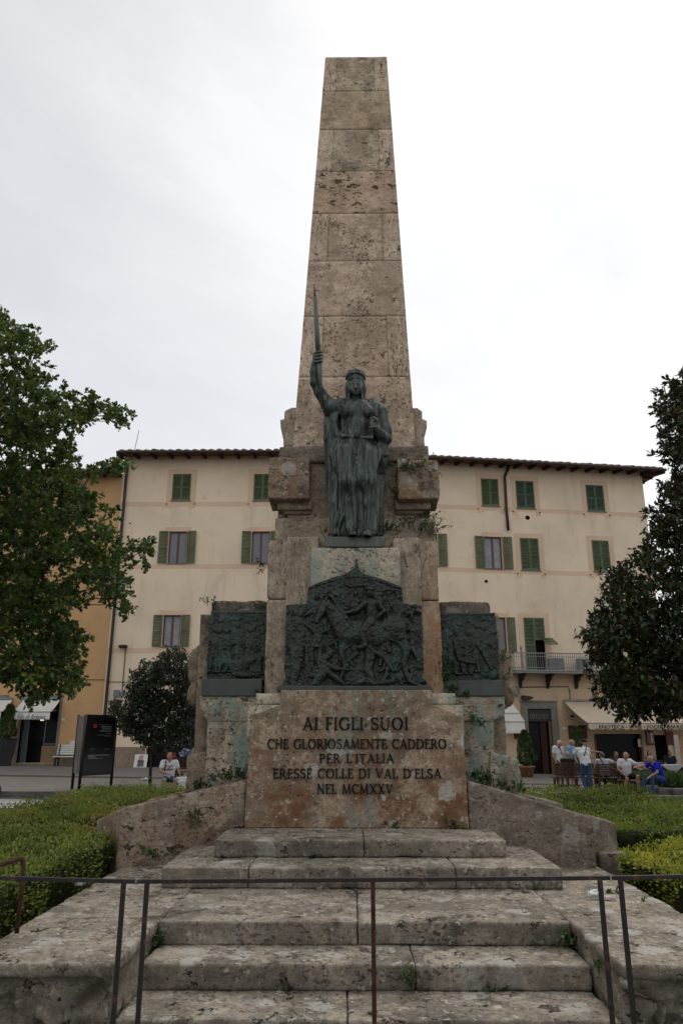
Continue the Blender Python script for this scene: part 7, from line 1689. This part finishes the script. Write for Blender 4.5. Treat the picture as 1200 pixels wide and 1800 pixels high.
# --- no parking sign, clothes rail, by the memorial's left side
sx = P(337, 1300, 30); sg_ = empty('road_sign', (sx.x, 30, zp(sx.x, 30))); tag(sg_, 'blue and red round road sign under a grey plate on a pole', 'road sign')
m = MB(); m.tube([(sx.x, 30, zp(sx.x, 30)), (sx.x, 30, Z(1258, 30))], .035, 8); m.build('pole', M['metalgrey'], sg_, smooth=True)
RXm = Matrix.Rotation(radians(90), 4, 'X'); c = Vector((sx.x - .05, 29.94, Z(1277, 30)))
for r_, o, nm, mt in ((.24, 0, 'red_rim', red), (.20, .008, 'blue_disc', plain('sign_blue', (.02, .05, .22)))): m = MB(); m.lathe([(r_, 0), (r_, .012), (.01, .013)], (0, 0, 0), 24, Matrix.Translation(c + Vector((0, -o, 0))) @ RXm); m.build(nm, mt, sg_)
m = MB(); m.bar(c + Vector((-.14, -.028, .14)), c + Vector((.14, -.028, -.14)), .05, .01); m.build('red_bar', red, sg_)
m = MB(); m.box(c.x - .42, c.x + .42, 29.93, 29.95, c.z + .30, c.z + .66); m.build('grey_plate', M['metalgrey'], sg_)
m = MB(); [m.box(c.x - .34, c.x + .34 - .1 * k, 29.925, 29.93, c.z + .54 - k * .12, c.z + .58 - k * .12) for k in range(2)]; m.build('plate_print', M['print'], sg_)
cr_ = P(322, 1345, 34.5); rk = empty('clothes_rail', (cr_.x, 34.5, zp(cr_.x, 34.5))); tag(rk, 'metal rail with a blue and white patterned garment hung outside the shop', 'clothes rail')
z0 = zp(cr_.x, 34.5); zz = Z(1296, 34.5); m = MB(); m.tube([(cr_.x - .5, 34.5, z0), (cr_.x - .5, 34.5, zz), (cr_.x + .5, 34.5, zz), (cr_.x + .5, 34.5, z0)], .02, 6); m.build('rail', M['metalgrey'], rk)
pt = N('blue_white_pattern', .9, .1); pt.col(pt.mix(pt.ss(pt.noise(9, 3, .6), .47, .53), (.42, .43, .47), (.05, .07, .16))); m = MB(); V, F = grid_box(cr_.x - .18, cr_.x + .26, 34.42, 34.58, Z(1330, 34.5), zz - .03, .06); V = V + .02 * np.stack([vnoise(V * 6, 1), vnoise(V * 6, 2) * 2, 0 * V[:, 0]], 1)
obj('garment', mesh_np('garment', V, F, pt.m, smooth=True), rk)
c = P(301, 1327, 35.5); m = MB(); m.lathe([(.22, 0), (.22, .015), (.01, .016)], (0, 0, 0), 20, Matrix.Translation((c.x, 35.5, Z(1327, 35.5))) @ RXm); rs = empty('red_shop_disc', (c.x, 35.5, zp(c.x, 35.5))); tag(rs, 'small red round sign on a stand before the dark shop', 'sign'); m.build('disc', red, rs); m = MB(); m.tube([(c.x, 35.52, zp(c.x, 35.5)), (c.x, 35.52, Z(1330, 35.5))], .02, 6); m.build('stand', M['metalgrey'], rs)
# --- parked scooter cut by the left edge
sc_ = P(-50, 1408, 24.0); s0 = empty('scooter', (sc_.x, 24.0, -.07 - .01 * sc_.x)); tag(s0, 'dark scooter cut off by the left edge', 'scooter')
def sdfobj(nm, lo, hi, prims, mat, parent, h=.018):
    S = SDF(lo, hi, h)
    for p in prims: S.cap(*p)
    return S.mesh(nm, mat, parent, wc=False)
for xx in (-.62, .62):
    m = MB(); ring = [Vector((xx + .20 * cos(a), 0, .22 + .20 * sin(a))) for a in np.linspace(0, 2 * pi, 25)]; m.tube(ring, .055, 8, cap=False); m.build('wheel', M['black'], s0, wc=False, smooth=True)
sdfobj('scooter_body', (-1, -.3, .1), (1, .3, 1.2), [((-.55, 0, .45), (-.05, 0, .42), .13, .12, .08), ((-.55, 0, .60), (-.1, 0, .62), .12, .10, .05), ((-.05, 0, .34), (.35, 0, .32), .07, .07, .05), ((.35, 0, .32), (.48, 0, .85), .09, .07, .05), ((.5, -.25, .98), (.5, .25, .98), .022, .022, .02), ((.48, 0, .85), (.50, 0, 1.0), .05, .05, .03), ((.55, 0, .45), (.66, 0, .46), .08, .05, .03)], M['black'], s0)
m = MB(); m.box(-.68, -.05, -.13, .13, .66, .76); m.build('seat', M['iron'], s0, wc=False, bevel=.03)
# --- restaurant tables and chairs
M['cloth_w'] = cloth('white_tablecloth', (.38, .38, .38))
def rtable(label, px, py, Y, group='restaurant tables with white cloths'):
    c = P(px, py, Y); z0 = zp(c.x, Y); t = empty('restaurant_table', (c.x, Y, z0)); tag(t, label, 'table', group)
    m = MB(); m.box(-.4, .4, -.4, .4, .73, .75); m.build('tabletop', M['black'], t, wc=False)
    V, F = grid_box(-.43, .43, -.43, .43, .0, .74, .1); V[:, 0] *= .98 - .10 * (1 - V[:, 2] / .74); m = mesh_np('dark_cloth', V + .01 * np.stack([vnoise(V * 8, 3), vnoise(V * 8, 4), 0 * V[:, 2]], 1), F, black, smooth=True); obj('dark_cloth', m, t, False)
    m = MB(); s = .52
    for sgx, sgy in ((1, 0), (-1, 0), (0, 1), (0, -1)):
        if sgy: m.add([(-.46, sgy * .455, .757), (.46, sgy * .455, .757), (.08, sgy * .475, .46), (-.08, sgy * .475, .46)], [(0, 1, 2, 3)])
        else: m.add([(sgx * .455, -.46, .757), (sgx * .455, .46, .757), (sgx * .475, .08, .46), (sgx * .475, -.08, .46)], [(0, 1, 2, 3)])
    m.add([(-.46, -.455, .757), (.46, -.455, .757), (.46, .455, .757), (-.46, .455, .757)], [(0, 1, 2, 3)]); m.build('white_topcloth', M['cloth_w'], t, wc=False)
rtable('draped table behind the shaven man, nearest the middle', 1076, 1362, 33.4); rtable('table with a pointed white overlay at the right, behind the man in blue', 1176, 1366, 32.6)
rtable('shadowed draped table farther back under the awning', 1120, 1364, 35.2)
def rchair(): 
    t = empty('restaurant_chair', (0, 0, 0)); m = MB(); m.box(-.22, .22, -.22, .22, .43, .47); m.build('seat', M['benchwood'], t, wc=False, bevel=.01)
    m = MB(); m.box(-.21, .21, .19, .22, .55, .92); m.build('backrest', M['black'], t, wc=False, bevel=.01)
    for a, b in ((-.19, -.19), (.19, -.19), (-.19, .19), (.19, .19)): m = MB(); m.box(a - .02, a + .02, b - .02, b + .02, 0, .43 if b < 0 else .92); m.build('leg', M['black'], t, wc=False)
    return t
def dup(root, loc, rz):
    r_ = root.copy(); COL.objects.link(r_); r_.location = loc; r_.rotation_euler = (0, 0, rz)
    for ch in root.children: c_ = ch.copy(); COL.objects.link(c_); c_.parent = r_
    return r_
ch0 = rchair(); spots = [(1096, 33.2, 1.5, 'dark chair right of the middle draped table'), (1056, 33.6, -1.5, 'dark chair left of the middle draped table'), (1144, 34.9, 0., 'dark chair under the long-haired diner'), (1180, 35.7, 0., 'dark chair of the diner at the right edge'), (1154, 32.8, -1.4, 'dark chair left of the table with the pointed overlay'), (1100, 35.0, -1.2, 'dark chair by the shadowed table at the back')]
for i, (px, Y, rz, lb) in enumerate(spots):
    c = P(px, 1366, Y); loc = (c.x, Y, zp(c.x, Y)); o = ch0 if i == 0 else dup(ch0, loc, rz); o.location = loc; o.rotation_euler = (0, 0, rz); tag(o, lb, 'chair', 'dark restaurant chairs')
